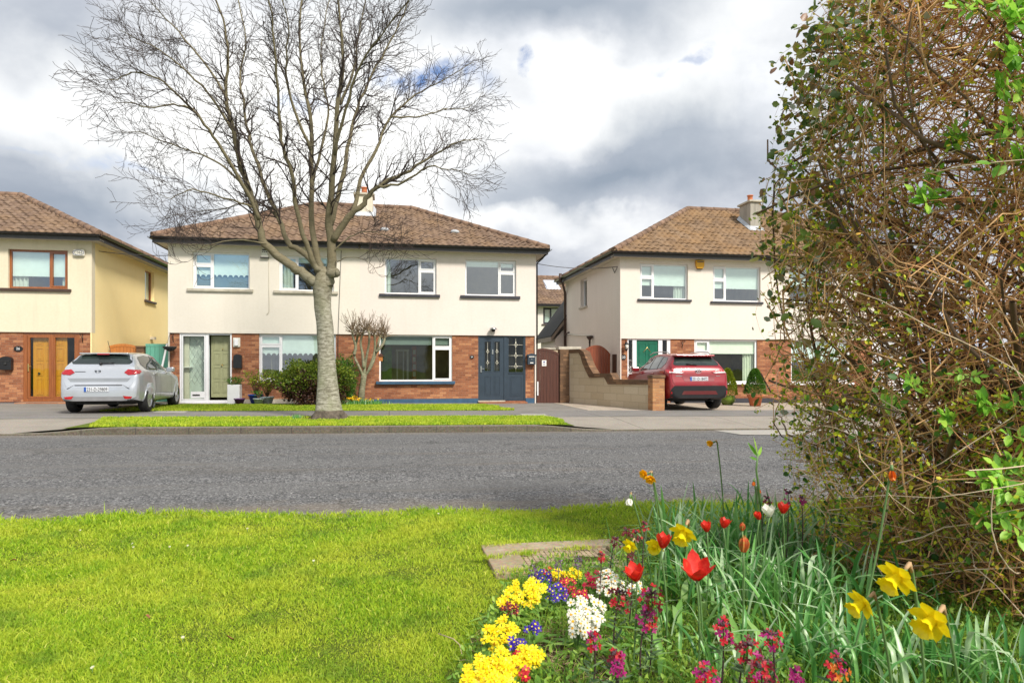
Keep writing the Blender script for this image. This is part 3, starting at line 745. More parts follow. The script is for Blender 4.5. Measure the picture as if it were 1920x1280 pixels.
def house_shell(name, label, XL, XR, hipL, hipR, zridge, upmat, sidemat, zb, holes_up, holes_lo, side_holes_L=(), side_holes_R=(), brick=None, tile=None, plinth=None, plinth_h=.2,
                fascia=None, gut=None, gap_lo=(), ridgeXL=None, ridgeXR=None, seed=1, group='houses along the far side of the road'):
    brick = brick or M['brick']; tile = tile or M['tile']
    zg = .07+tilt((XL+XR)/2)-.15
    root = empty(name, label, 'house', ((XL+XR)/2, YH, zg), group=group)
    R_ = lambda o: rel(o, root)
    mb = MB(); wall_holes(mb, PF, XL, XR, zb, ZS+.1, holes_up, 0, .25)
    def PL(u, z, d): return Vector((XL+d, u, z))
    def PR(u, z, d): return Vector((XR-d, u, z))
    ws = []
    R_(mb.build('wall', upmat, root))
    for (flag, PP, hs) in ((hipL, PL, list(side_holes_L)), (hipR, PR, list(side_holes_R))):
        if flag:
            mb = MB(); wall_holes(mb, PP, YH+.251, YH+DEP, zg-.3, ZS+.1, hs, 0, .25); mb.bxf(PP, YH+.253, YH+.6, zb-.3, zb-.2, .01, .2)
            mb2 = MB(); mb.bxf(PP, YH+.002, YH+.25, zg-.3, zb-.002, .0015, .04)
            o = R_(mb.build('side_wall', sidemat, root))
    mb = MB(); wall_holes(mb, lambda u, z, d: Vector((u, YH+DEP-d, z)), XL+.26, XR-.26, zg-.3, ZS+.1, [], 0, .25); R_(mb.build('rear_wall', upmat, root))
    mb = MB(); wall_holes(mb, PF, XL+(.042 if hipL else 0), XR-(.042 if hipR else 0), zg-.3, zb-.002, list(holes_lo), .05, .27); R_(mb.build('brick_wall', brick, root))
    # interior
    mb = MB(); yb = YH+2.7
    for (z0, z1) in ((zg+.05, zb+.1), (zb+.32, ZS)):
        mb.quad((XL+.3, yb, z0), (XR-.3, yb, z0), (XR-.3, yb, z1), (XL+.3, yb, z1))
        mb.quad((XL+.3, YH+.3, z0), (XR-.3, YH+.3, z0), (XR-.3, yb, z0), (XL+.3, yb, z0)); mb.quad((XL+.3, YH+.3, z1), (XR-.3, YH+.3, z1), (XR-.3, yb, z1), (XL+.3, yb, z1))
        for x in (XL+.3, (XL+XR)/2+.1, XR-.3): mb.quad((x, YH+.3, z0), (x, yb, z0), (x, yb, z1), (x, YH+.3, z1))
    R_(mb.build('rooms', M['roomdark'], root))
    # roof
    ze = ZS+.13; eL = XL-(OV if hipL else 0); eR = XR+(OV if hipR else 0); y0 = YH-OV; y1 = YH+DEP+OV
    run = YR-y0; S = sqrt(run**2+(zridge-ze)**2); U = Vector((0, run, zridge-ze)).normalized()
    rl = ridgeXL if ridgeXL is not None else (eL+run if hipL else eL); rr = ridgeXR if ridgeXR is not None else (eR-run if hipR else eR)
    L = eR-eL
    o = R_(tiled_slope('roof', (eL, y0, ze), (1, 0, 0), U, L, S, lambda s: (rl-eL)*s/S, lambda s: L-(eR-rr)*s/S, tile, root, seed=seed)); roof = o
    mb = MB(); mb.smooth = False
    mb.add([(eL, y1, ze), (eR, y1, ze), (rr, YR, zridge), (rl, YR, zridge)], [(0, 1, 2, 3)]); R_(mb.build('rear_slope', tile, roof))
    caps = MB(); ridge_cap(caps, (rl, YR, zridge+.02), (rr, YR, zridge+.02))
    for flag, ex, rx, sg in ((hipL, eL, rl, 1), (hipR, eR, rr, -1)):
        if not flag: continue
        ru = abs(rx-ex); Ss = sqrt(ru**2+(zridge-ze)**2); Uu = Vector((sg*ru, 0, zridge-ze)).normalized(); LL = y1-y0
        o = R_(tiled_slope('hip_slope', (ex, y0, ze), (0, 1, 0), Uu, LL, Ss, lambda s: (YR-y0)*s/Ss, lambda s: LL-(y1-YR)*s/Ss, tile, roof, seed=seed+5))
        ridge_cap(caps, (ex+.03*sg, y0+.03, ze+.04), (rx, YR, zridge+.03)); ridge_cap(caps, (ex, y1, ze+.02), (rx, YR, zridge+.02))
    R_(caps.build('ridge_tiles', M['ridge'], roof))
    # eaves: soffit, fascia, gutter
    fa = fascia or M['fascia']; gu = gut or M['gutter']
    mb = MB(); zf0 = ZS-.02
    mb.box(eL+.03, eR-.03, y0+.06, YH-.002, zf0, zf0+.02)
    if hipL: mb.box(eL+.06, XL-.002, YH-.001, y1-.05, zf0, zf0+.02)
    if hipR: mb.box(XR+.002, eR-.06, YH-.001, y1-.05, zf0, zf0+.02)
    R_(mb.build('soffit', M['soffit'], root))
    mb = MB(); mb.box(eL+.03, eR-.03, y0+.035, y0+.058, zf0-.03, ze-.005)
    if hipL: mb.box(eL+.035, eL+.058, y0+.06, y1-.03, zf0-.03, ze-.005)
    if hipR: mb.box(eR-.058, eR-.035, y0+.06, y1-.03, zf0-.03, ze-.005)
    R_(mb.build('fascia', fa, root))
    def gutter(mb, a, b):
        a = Vector(a); b = Vector(b); d = (b-a).normalized(); sd_ = Vector((d.y, -d.x, 0)); n = 8
        base_ = len(mb.v)
        for p in (a, b):
            for rr_ in (.062, .052):
                for k in range(n+1):
                    th = pi+pi*k/n; mb.v.append(tuple(p+sd_*cos(th)*rr_+Vector((0, 0, sin(th)*rr_))))
        q = n+1
        for k in range(n):
            mb.f.append([base_+k, base_+k+1, base_+2*q+k+1, base_+2*q+k]); mb.f.append([base_+q+k, base_+3*q+k, base_+3*q+k+1, base_+q+k+1])
            mb.mi += [0, 0]; mb.sm += [True, True]
    mb = MB(); zgut = ze-.0
    gutter(mb, (eL-.01, y0-.03, zgut), (eR+.01, y0-.03, zgut))
    if hipL: gutter(mb, (eL-.035, y1, zgut), (eL-.035, y0-.03, zgut))
    if hipR: gutter(mb, (eR+.035, y0-.03, zgut), (eR+.035, y1, zgut))
    R_(mb.build('gutter', gu, root))
    if plinth:
        mb = MB(); segs = []; u = XL
        for (a, b, c, d) in sorted([h for h in holes_lo if h[2] < zg+.5]): segs.append((u, a)); u = b
        segs.append((u, XR))
        for a, b in segs: mb.bxf(PF, a, b, zg-.3, zg+.15+plinth_h, .03, .048)
        R_(mb.build('plinth', plinth, root))
    return root, R_
def px_rect(x0, x1, yt, yb):
    c = (x0+x1)/2; return (fx(x0), fx(x1), fz(c, yb), fz(c, yt))
def child(o, root): o.data.transform(Matrix.Translation(-Vector(root.location))); 
def relw(wo_, root):
    """window and its sub-parts into the house frame (sub-parts inherit the parent's transform)"""
    for o in [wo_]+list(wo_.children): rel(o, root)
    return wo_

# ---------- cream house on the far left (brown joinery, number 26)
XA = fx(172); XA0 = XA-6.0
zb1 = fz(172, 623.5)
r_up = px_rect(15, 127, 468, 541); r_po = (fx(42), fx(148), fz(95, 752.5), zb1-.004)
P_SY = lambda u, z, d: Vector((XA-d, u, z))
sa = onX(272, 507, XA); sb = onX(289, 510, XA); s_z0 = onX(280, 564, XA).z; s_z1 = onX(280, 508, XA).z
hY, RY = house_shell('semi_detached_house', 'cream semi-detached house with bright yellow gable side and brown timber joinery, number 26', XA0, XA, False, True, onY(29, 367, YR).z,
    M['w_yellow_front'], M['w_yellow_side'], zb1, [r_up], [r_po], side_holes_R=[(sa.y, sb.y, s_z0, s_z1)], plinth=M['dark'], plinth_h=.05, seed=3)
relw(window(hY, PF, *r_up, mull=fx(92), side='R', fmat=M['brown'], sill=(r_up[0]-.3, fx(134), .09), sillmat=M['brownsill'], blind=fz(60, 517), curtains=((r_up[0]+.02, r_up[0]+.45), (r_up[1]-.25, r_up[1]-.02)), label='brown timber framed upstairs window', fw=.06), hY)
relw(window(hY, P_SY, sa.y, sb.y, s_z0, s_z1, fmat=M['brown'], sill=(sa.y-.1, sb.y+.1, .08), sillmat=M['brownsill'], blind=s_z0+.1, label='narrow brown framed side window', rec=.12), hY)
def porch_frame(root, rc, bars, mat, name='porch', rec=.06, fw=.07, glassname='pane', glass=None, bottom=.10):
    mb = MB(); frame_rect(mb, PF, rc[0], rc[1], rc[2], rc[3], fw, rec, rec+.08, bw=bottom)
    for b in bars: mb.bxf(PF, b-.04, b+.04, rc[2]+bottom, rc[3]-fw, rec-.002, rec+.078)
    o = mb.build(name, mat, root); return o
po = porch_frame(hY, r_po, [fx(96)], M['brown'], fw=.10); 
mb = MB(); frame_rect(mb, PF, fx(50), fx(94), r_po[2]+.1, r_po[3]-.1, .06, .05, .11); frame_rect(mb, PF, fx(98), fx(141), r_po[2]+.1, r_po[3]-.1, .05, .07, .13); mb.build('sliding_door', M['brown'], po)
mb = MB(); mb.quad(PF(fx(50)+.05, r_po[2]+.1, .09), PF(fx(94)-.05, r_po[2]+.1, .09), PF(fx(94)-.05, r_po[3]-.1, .09), PF(fx(50)+.05, r_po[3]-.1, .09)); mb.build('pane', M['glass2'], po); mb = MB()
mb.quad(PF(fx(98)+.04, r_po[2]+.1, .10), PF(fx(141)-.04, r_po[2]+.1, .10), PF(fx(141)-.04, r_po[3]-.1, .10), PF(fx(98)+.04, r_po[3]-.1, .10)); mb.build('pane', M['glass2'], po)
mb = MB(); mb.bxf(PF, fx(51)+.005, fx(51)+.035, fz(52, 696), fz(52, 682), .02, .049); mb.bxf(PF, fx(51)+.01, fx(51)+.10, fz(52, 687), fz(52, 686), .0, .02); mb.build('handle', M['brass'], po)
relw(po, hY)
def panel_door(u0, u1, z0, z1, d, cols, rows, mat, name, root, stile=.09, knob=None, gap=.03, thick=.05):
    """panelled leaf: raised panels in sunk fields"""
    mb = MB(); mb.bxf(PF, u0, u1, z0, z1, d, d+thick)
    W = (u1-u0-stile*(cols+1))/cols; zz_ = z0+.14; H = (z1-.10-zz_-stile*(len(rows)-1)); tot = sum(rows)
    for j, rr_ in enumerate(rows):
        hh = H*rr_/tot
        for i in range(cols):
            a = u0+stile+i*(W+stile); 
            # moulding frame proud of the leaf
            frame_rect(mb, PF, a, a+W, zz_, zz_+hh, .018, d-.012, d+.001)
            mb.bxf(PF, a+.045, a+W-.045, zz_+.045, zz_+hh-.045, d-.009, d+.001)
        zz_ += hh+stile
    o = mb.build(name, mat, root); return o
do = panel_door(fx(57), fx(121), r_po[2]+.06, r_po[3]-.10, .17, 3, [1.3, 1.0, 1.0, .5], M['ochre'], 'front_door', hY)
mb = MB(); mb.lathe([(.03, 0), (.035, -.03), (.02, -.05)], PF(fx(69), fz(69, 700), .16), 12, 'y'); mb.bxf(PF, fx(88), fx(91), fz(90, 665), fz(90, 656), .14, .165); mb.build('door_knob', M['black'], do)
relw(do, hY)
mb = MB(); mb.box(fx(40), fx(150), YH-.42, YH+.02, .0+tilt(-9), r_po[2]-.004, bev=.01); RY(mb.build('step', M['brick'], hY))

# ---------- ivory house (left half of the middle pair)
XB = fx(315); XP = (fx(315)+fx(1005))/2-.02; XC = fx(1005)
zr12 = onY(700, 389, YR).z; zb2 = fz(315, 622.5); zb3 = fz(1005, 630.5); zb23 = (zb2+zb3)/2
rA = px_rect(361, 468, 473, 541.5); rB = px_rect(523, 626, 480, 545.5)
rPo = (fx(336), fx(434), fz(385, 755), zb23-.006); rC = (fx(485), fx(630), fz(520, 714), zb23-.004)
h1, R1 = house_shell('semi_detached_house', 'ivory semi-detached house with brick ground floor and sage green door behind the tree', XB, XP, True, False, zr12,
    M['w_h1'], M['w_h1'], zb23, [rA, rB], [rPo, rC], plinth=M['concrete'], plinth_h=.15, ridgeXL=onY(592, 388, YR).x, seed=11)
relw(window(h1, PF, *rA, mull=fx(398), side='L', transom=fz(380, 496), sill=(fx(351), fx(475), .09), blind=fz(410, 518), scallop=True, label='white framed upstairs window with scalloped blind', grey=True), h1)
relw(window(h1, PF, *rB, mull=fx(557.5), side='L', sill=(fx(513), fx(634), .09), curtains=((fx(526), fx(548)), (fx(600), fx(624))), blind=fz(560, 492), label='white framed upstairs window with net curtain'), h1)
relw(window(h1, PF, *rC, mull=fx(527), side='L', transom=fz(505, 647), sill=(fx(482), fx(634), .05), sillmat=M['white'], blind=fz(560, 666), scallop=True, label='white framed downstairs window with scalloped blind', rec=.05+.05), h1)
# porch with inner green door
po = MB(); frame_rect(po, PF, rPo[0], rPo[1], rPo[2], rPo[3], .05, .055, .12, bw=.08)
mb_ = po; xm = fx(387.5); mb_.bxf(PF, xm-.045, xm+.045, rPo[2]+.08, rPo[3]-.05, .053, .118)
frame_rect(mb_, PF, fx(340), xm-.05, rPo[2]+.09, rPo[3]-.055, .035, .05, .10)
po = mb_.build('porch', M['white'], h1)
mb = MB(); mb.quad(PF(fx(340), rPo[2]+.1, .08), PF(xm-.06, rPo[2]+.1, .08), PF(xm-.06, rPo[3]-.06, .08), PF(fx(340), rPo[3]-.06, .08)); mb.build('pane', M['glass2'], po)
mb = MB(); mb.bxf(PF, fx(357), fx(384), fz(370, 746), fz(370, 734), .055, .077); mb.build('letter_panel', M['white'], po)
mb = MB(); mb.bxf(PF, fx(360), fx(374), fz(370, 742), fz(370, 739), .045, .054); mb.build('letter_slot', M['steel'], po)
# leaded lattice on the glass
mb = MB(); a0, a1, b0_, b1_ = fx(352), fx(384), fz(370, 720), fz(370, 634)
k = 0; stp = .16
for sgn in (1, -1):
    for i in range(-14, 15):
        c = i*stp; pts = []
        for z in (b0_, b1_):
            pts.append((a0+(z-b0_)*.55*sgn+c, z))
        (xa_, za_), (xb_, zb_) = pts
        # clip to a0..a1
        def cl(x, t0):
            return t0
        t0, t1 = 0, 1; dx_ = xb_-xa_
        lo_, hi_ = sorted(((a0-xa_)/dx_, (a1-xa_)/dx_)); t0 = max(t0, lo_); t1 = min(t1, hi_)
        if t1 > t0+.02:
            p = lambda t: PF(xa_+dx_*t, za_+(zb_-za_)*t, .165); mb.tube([p(t0), p(t1)], .004, 4)
mb.build('leading', M['steel'], po)
mb = MB(); mb.bxf(PF, fx(386), fx(434), rPo[2]-.0, rPo[2]+.07, .10, .33); mb.build('threshold', M['offwhite'], po)
relw(po, h1)
dz0, dz1 = fz(412, 745), fz(412, 629)
do = panel_door(fx(390)+.02, fx(433)-.05, dz0, dz1, .30, 2, [1, 1, 1, 1], M['sage'], 'front_door', h1, stile=.07)
mb = MB(); mb.lathe([(.02, 0), (.03, -.03), (.015, -.05)], PF(fx(413), fz(413, 684), .28), 12, 'y'); mb.lathe([(.014, 0), (.02, -.02), (.01, -.03)], PF(fx(414), fz(413, 654), .28), 10, 'y'); mb.build('door_knob', M['brass'], do)
relw(do, h1)
mb = MB(); mb.box(fx(334), fx(434), YH-.10, YH+.04, rPo[2]-.10, rPo[2]-.003, bev=.008); R1(mb.build('door_sill', M['white'], h1))
mb = MB(); mb.bxf(PF, fx(334), fx(434), -.2, rPo[2]-.105, -.02, .2); R1(mb.build('step', M['brick'], h1))
# things seen in the porch
mb = MB(); mb.quad(PF(fx(338), rPo[2], .34), PF(fx(388), rPo[2], .34), PF(fx(388), rPo[3], .34), PF(fx(338), rPo[3], .34)); R1(mb.build('porch_lining', simple('porch_paint', (.55, .62, .62), .7, .25, 2), h1))
mb = MB(); mb.bxf(PF, fx(338)+.04, fx(350), rPo[2]+.05, rPo[3]-.05, .28, .335); R1(mb.build('porch_side_board', M['offwhite'], h1))
mb = MB(); mb.bxf(PF, fx(338)+.06, fx(356), fz(347, 689), fz(347, 687.5), .14, .32); R1(mb.build('porch_shelf', M['white'], h1))

# ---------- pinkish house (right half)
rD = px_rect(721.5, 818.5, 484, 551.5); rE = px_rect(872.5, 968, 487.5, 554.5)
rF = (fx(711), fx(848), fz(780, 714.5), zb23-.004); rG = (fx(897), fx(986), fz(941, 751.5), zb23-.004)
h2, R2 = house_shell('semi_detached_house', 'pale pinkish semi-detached house with slate blue front door and blue plinth', XP, XC, False, True, zr12,
    M['w_h2'], M['w_h2'], zb23, [rD, rE], [rF, rG], plinth=M['blue'], plinth_h=.17, ridgeXR=onY(770, 391, YR).x, seed=21)
relw(window(h2, PF, *rD, mull=fx(786), side='R', transom=fz(802, 507), sill=(fx(711), fx(825), .10), sillmat=M['dark'], curtains=((rD[0]+.02, rD[0]+.2),), label='upstairs window reflecting bare branches, dark sill'), h2)
relw(window(h2, PF, *rE, mull=fx(936), side='R', transom=fz(950, 511), sill=(fx(863), fx(975), .10), sillmat=M['dark'], blind=fz(920, 500), label='upstairs window reflecting cloudy sky, dark sill'), h2)
relw(window(h2, PF, *rF, mull=fx(812.5), side='R', transom=fz(830, 652), sill=(fx(705), fx(853), .10), sillmat=M['blue'], glass=M['glass2'], blind=fz(760, 646), label='wide downstairs window with blue sill', bmat=M['blindgrey']), h2)
# the sitting room behind the wide window
mb = MB(); dR = 2.4
for a, b in ((745, 748), (758, 760.5), (766, 770)): mb.bxf(PF, fx(a), fx(b), .35, fz(750, 652), dR, dR+.04)
mb.bxf(PF, fx(744), fx(771), fz(750, 655), fz(750, 651), dR-.005, dR+.05); R2(mb.build('glazed_inner_door', M['offwhite'], h2))
mb = MB(); mb.bxf(PF, fx(777), fx(786), .8, 2.05, dR-.02, dR+.1); R2(mb.build('shelf_unit', M['gate_orange'], h2))
mb = MB()
for k in range(4): mb.bxf(PF, fx(778.5), fx(784.5), .95+k*.27, 1.12+k*.27, dR-.04, dR-.021)
R2(mb.build('shelf_contents', M['offwhite'], h2))
mb = MB(); mb.bxf(PF, fx(738), fx(800), .2, .78, .75, 1.4, 0); R2(mb.build('sofa', simple('sofa', (.34, .36, .38), .9, .1), h2))
mb = MB(); mb.bxf(PF, fx(716), fx(735), .3, 2.0, 1.5, 1.6); R2(mb.build('green_curtain', simple('green_curtain', (.12, .22, .03), .9, .3, 9), h2))
zz0, zz1 = rG[2], rG[3]; xs_ = fx(948)
mb = MB(); frame_rect(mb, PF, rG[0], rG[1], zz0, zz1, .05, .055, .13, bw=.03); mb.bxf(PF, xs_-.045, xs_+.045, zz0+.03, zz1-.05, .053, .128)
do = mb.build('front_door', M['slate'], h2)
# door leaf with two glazed slots and two lower panels
L0, L1 = rG[0]+.052, xs_-.047; g = [(fx(909.5), fx(920.5)), (fx(927.5), fx(937.5))]; gz0, gz1 = fz(924, 695), fz(924, 640)
mb = MB(); hs = [(a, b, gz0, gz1) for a, b in g]; wall_holes(mb, PF, L0, L1, zz0+.035, zz1-.055, hs, .075, .12)
for a, b in g:
    frame_rect(mb, PF, a-.02, b+.02, gz0-.02, gz1+.02, .02, .064, .076)
    frame_rect(mb, PF, a-.01, b+.01, fz(924, 741), fz(924, 705), .015, .066, .076)
    mb.prism([(a+.03, fz(924, 738)), (b-.03, fz(924, 738)), (b-.03, fz(924, 709)), ((a+b)/2, fz(924, 707.5)), (a+.03, fz(924, 709))], PF, .068, .076)
mb.build('door_leaf', M['slate'], do)
sg = (fx(954.5), fx(981.5), fz(968, 697.5), fz(968, 632.5))
mb = MB(); wall_holes(mb, PF, xs_+.047, rG[1]-.052, zz0+.035, zz1-.055, [sg], .075, .12)
frame_rect(mb, PF, sg[0]-.015, sg[1]+.015, sg[2]-.06, sg[2]-.02, .012, .06, .076)
frame_rect(mb, PF, sg[0]+.05, sg[1]-.05, fz(968, 742), fz(968, 706), .015, .066, .076); mb.bxf(PF, sg[0]+.09, sg[1]-.09, fz(968, 739), fz(968, 709), .068, .076)
mb.build('side_panel', M['slate'], do)
mb = MB()
for (a, b, c, d) in hs+[sg]: mb.quad(PF(a, c, .10), PF(b, c, .10), PF(b, d, .10), PF(a, d, .10))
mb.build('pane', M['glass2'], do)
mb = MB()
def star(cu, cz, r):
    for k in range(4):
        th = k*pi/2; th2 = th+pi/4
        mb.tube([PF(cu+cos(th)*r, cz+sin(th)*r*1.5, .095), PF(cu+cos(th2)*r*.45, cz+sin(th2)*r*.6, .095), PF(cu+cos(th+pi/2)*r, cz+sin(th+pi/2)*r*1.5, .095)], .006, 4)
for (a, b, c, d) in hs:
    m_ = (a+b)/2
    for f in (.28, .66): star(m_, c+(d-c)*f, .055)
    mb.tube([PF(m_, c, .096), PF(m_, d, .096)], .004, 4)
a, b, c, d = sg; m_ = (a+b)/2
for f in (.17, .48, .79): star(m_, c+(d-c)*f, .075); mb.tube([PF(a, c+(d-c)*f, .096), PF(b, c+(d-c)*f, .096)], .005, 4)
mb.tube([PF(m_, c, .096), PF(m_, d, .096)], .005, 4); mb.build('leading', simple('lead_came', (.75, .72, .6), .4, .1), do)
mb = MB(); mb.bxf(PF, fx(901), fx(904), fz(902, 698), fz(902, 686), .055, .075); mb.bxf(PF, fx(902), fx(908), fz(902, 692), fz(902, 690.5), .03, .05)
mb.bxf(PF, fx(923), fx(925.5), fz(924, 664), fz(924, 655), .055, .075); mb.build('handle', M['steel'], do)
relw(do, h2)
mb = MB(); mb.box(fx(896), fx(947), YH-.05, YH+.06, zz0-.02, zz0+.02); R2(mb.build('threshold', M['concrete'], h2))
mb = MB(); mb.box(fx(897), fx(986), YH-.30, YH+.02, -.1, zz0-.025, bev=.008); mb.box(fx(897)+.003, fx(986)-.003, YH+.021, YH+.3, -.1, zz0-.028); R2(mb.build('step', M['brick'], h2))
# chimney shared on the ridge + roof vents
def chimney(root, R_, x, y, w_, d_, z0, z1, mat, pots=1, potmat=None):
    mb = MB(); mb.box(x-w_/2, x+w_/2, y-d_/2, y+d_/2, z0, z1, bev=.01); o = mb.build('chimney', mat, root); R_(o)
    mb = MB(); mb.box(x-w_/2-.07, x+w_/2+.07, y-d_/2-.07, y+d_/2+.07, z1, z1+.08, bev=.015); R_(mb.build('chimney_cap', M['concrete'], o))
    mb = MB()
    for i in range(pots):
        px_ = x+(i-(pots-1)/2)*.36; mb.lathe([(.11, z1+.08), (.13, z1+.12), (.10, z1+.16), (.10, z1+.33), (.125, z1+.34), (.125, z1+.37), (.09, z1+.37)], (px_, y, 0), 16)
    R_(mb.build('chimney_pot', potmat or M['terracotta'], o))
    mb = MB(); zf = (z0+.35)
    return o
c1 = onY(683, 410, 26.0)
def roofz(y, zr): return ZS+.13+(y-(YH-OV))*(zr-ZS-.13)/(YR-YH+OV)
def flashing(root, R_, x, y, w_, d_, zr):
    mb = MB(); yf = y-d_/2; yb2 = y+d_/2
    z_f = roofz(yf, zr)
    mb.add([(x-w_/2-.10, yf-.18, roofz(yf-.18, zr)+.06), (x+w_/2+.10, yf-.18, roofz(yf-.18, zr)+.06), (x+w_/2+.02, yf-.01, z_f+.16), (x-w_/2-.02, yf-.01, z_f+.16)], [(0, 1, 2, 3)])
    for s in (-1, 1):
        xa = x+s*(w_/2+.012); xb = x+s*(w_/2+.12)
        mb.add([(xb, yf-.18, roofz(yf-.18, zr)+.06), (xb, yb2, roofz(yb2, zr)+.06), (xa, yb2, roofz(yb2, zr)+.2), (xa, yf-.01, z_f+.16)], [(0, 1, 2, 3)])
    R_(mb.build('flashing', M['lead'], root))
cx_ = onY(683, 400, 25.9).x
chimney(h2, R2, cx_, 26.0, .62, .75, 6.6, onY(683, 369, 25.9).z, M['chimney2'], 1); flashing(h2, R2, cx_, 26.0, .62, .75, zr12)
for (px_, py_) in ((721, 434), (853, 438)):
    # intersect the ray with the roof plane
    lo_, hi_ = 22.6, 26.8
    for _ in range(30):
        m_ = (lo_+hi_)/2; p = onY(px_, py_, m_)
        if p.z > roofz(m_, zr12): hi_ = m_ if False else hi_; lo_ = m_
        else: hi_ = m_
        if p.z < roofz(m_, zr12): pass
    p = onY(px_, py_, m_)
    mb = MB(); mb.blob((p.x, p.y, roofz(p.y, zr12)+.06), .16, 2, (1, .8, .5)); R2(mb.build('roof_vent', M['lead'], h2))
# ---------- right-hand pair
XD = fx(1163); XE = XD+5.95; XF = XE+5.95; zb4 = fz(1163, 634.5); zr3 = onY(1290, 392.5, YR).z
rG1 = px_rect(1200, 1290, 494.5, 561); rG2 = px_rect(1337, 1426, 499.5, 565.5)
rDo = (fx(1177.5), fx(1258), fz(1217, 752), zb4-.004); rW = (fx(1303), fx(1421), fz(1360, 718), zb4-.004)
P_S3 = lambda u, z, d: Vector((XD+d, u, z))
qa = onX(1100.5, 545, XD); qb = onX(1088.5, 545, XD); qz0 = onX(1094, 575, XD).z; qz1 = onX(1094, 523, XD).z
h3, R3 = house_shell('semi_detached_house', 'pale semi-detached house with dark green front door behind the red car', XD, XE, True, False, zr3,
    M['w_h3'], M['w_h3'], zb4, [rG1, rG2], [rDo, rW], side_holes_L=[(qa.y, qb.y, qz0, qz1)], tile=M['tile3'], plinth=M['dark'], plinth_h=.18, brick=M['brick'], ridgeXL=onY(1290, 392, YR).x, seed=31)
relw(window(h3, PF, *rG1, mull=fx(1226.5), side='L', transom=fz(1213, 519), sill=(fx(1195), fx(1296), .08), sillmat=M['dark'], blind=fz(1250, 535), curtains=((fx(1268), fx(1288)),), label='white upstairs window nearest the corner with half drawn blind'), h3)
relw(window(h3, PF, *rG2, mull=fx(1362), side='L', transom=fz(1350, 524), sill=(fx(1332), fx(1430), .08), sillmat=M['dark'], blind=fz(1390, 541), label='white upstairs window nearest the hedge with half drawn blind'), h3)
relw(window(h3, PF, *rW, mull=fx(1331), side='L', transom=fz(1316, 660), sill=(fx(1299), fx(1425), .05), sillmat=M['white'], glass=M['glass2'], blind=fz(1380, 663), curtains=((fx(1399), fx(1418)),), label='wide white downstairs window behind the red car', fw=.07), h3)
relw(window(h3, P_S3, qa.y, qb.y, qz0, qz1, sill=(qa.y-.08, qb.y+.08, .08), label='narrow white side window', rec=.14), h3)
mb = MB(); frame_rect(mb, PF, rDo[0], rDo[1], rDo[2], rDo[3], .04, .055, .13)
for (a, b) in ((1187, 1194.5), (1235.5, 1243)): mb.bxf(PF, fx(a), fx(b), rDo[2]+.04, rDo[3]-.04, .05, .128)
mb.bxf(PF, fx(1252), fx(1258)-.04, rDo[2]+.04, rDo[3]-.04, .06, .128)
do = mb.build('door_frame', M['white'], h3)
mb = MB(); mb.quad(PF(rDo[0]+.04, rDo[2], .1), PF(fx(1187), rDo[2], .1), PF(fx(1187), rDo[3], .1), PF(rDo[0]+.04, rDo[3], .1)); mb.build('pane', M['glass2'], do); mb = MB(); mb.quad(PF(fx(1243), rDo[2], .1), PF(fx(1252), rDo[2], .1), PF(fx(1252), rDo[3], .1), PF(fx(1243), rDo[3], .1)); mb.build('pane', M['glass2'], do)
relw(do, h3)
do = panel_door(fx(1194.5), fx(1235.5), rDo[2]+.03, rDo[3]-.045, .09, 2, [1, 1.5], M['green'], 'front_door', h3)
mb = MB(); mb.tube([PF(fx(1208), fz(1215, 660), .085), PF(fx(1215), fz(1215, 651), .08), PF(fx(1222), fz(1215, 660), .085)], .012, 6); mb.build('door_knocker', M['brass'], do)
relw(do, h3)
c3x = onY(1417, 400, 24.9).x; chimney(h3, R3, c3x, 25.33, .46, .86, 6.0, onY(1417, 379, 24.9).z, M['chimney'], 1); flashing(h3, R3, c3x, 25.33, .46, .86, zr3)
mir = lambda r: (2*XE-r[1], 2*XE-r[0], r[2], r[3])
h4, R4 = house_shell('semi_detached_house', 'pale semi-detached house mostly hidden behind the overgrown hedge', XE, XF, False, True, zr3,
    M['w_h3'], M['w_h3'], zb4, [mir(rG1), mir(rG2)], [mir(rDo), mir(rW)], tile=M['tile3'], plinth=M['dark'], plinth_h=.18, seed=41)
for rr_, sl_ in ((rG1, M['dark']), (rG2, M['dark']), (rW, M['white'])):
    a, b, c, d = mir(rr_); relw(window(h4, PF, a, b, c, d, mull=b-.5, side='R', transom=d-.35, sill=(a-.08, b+.08, .08), sillmat=sl_, blind=c+(d-c)*.5), h4)
a, b, c, d = mir(rDo); do = panel_door(a, b, c, d, .09, 2, [1, 1.5], M['white'], 'front_door', h4); relw(do, h4)
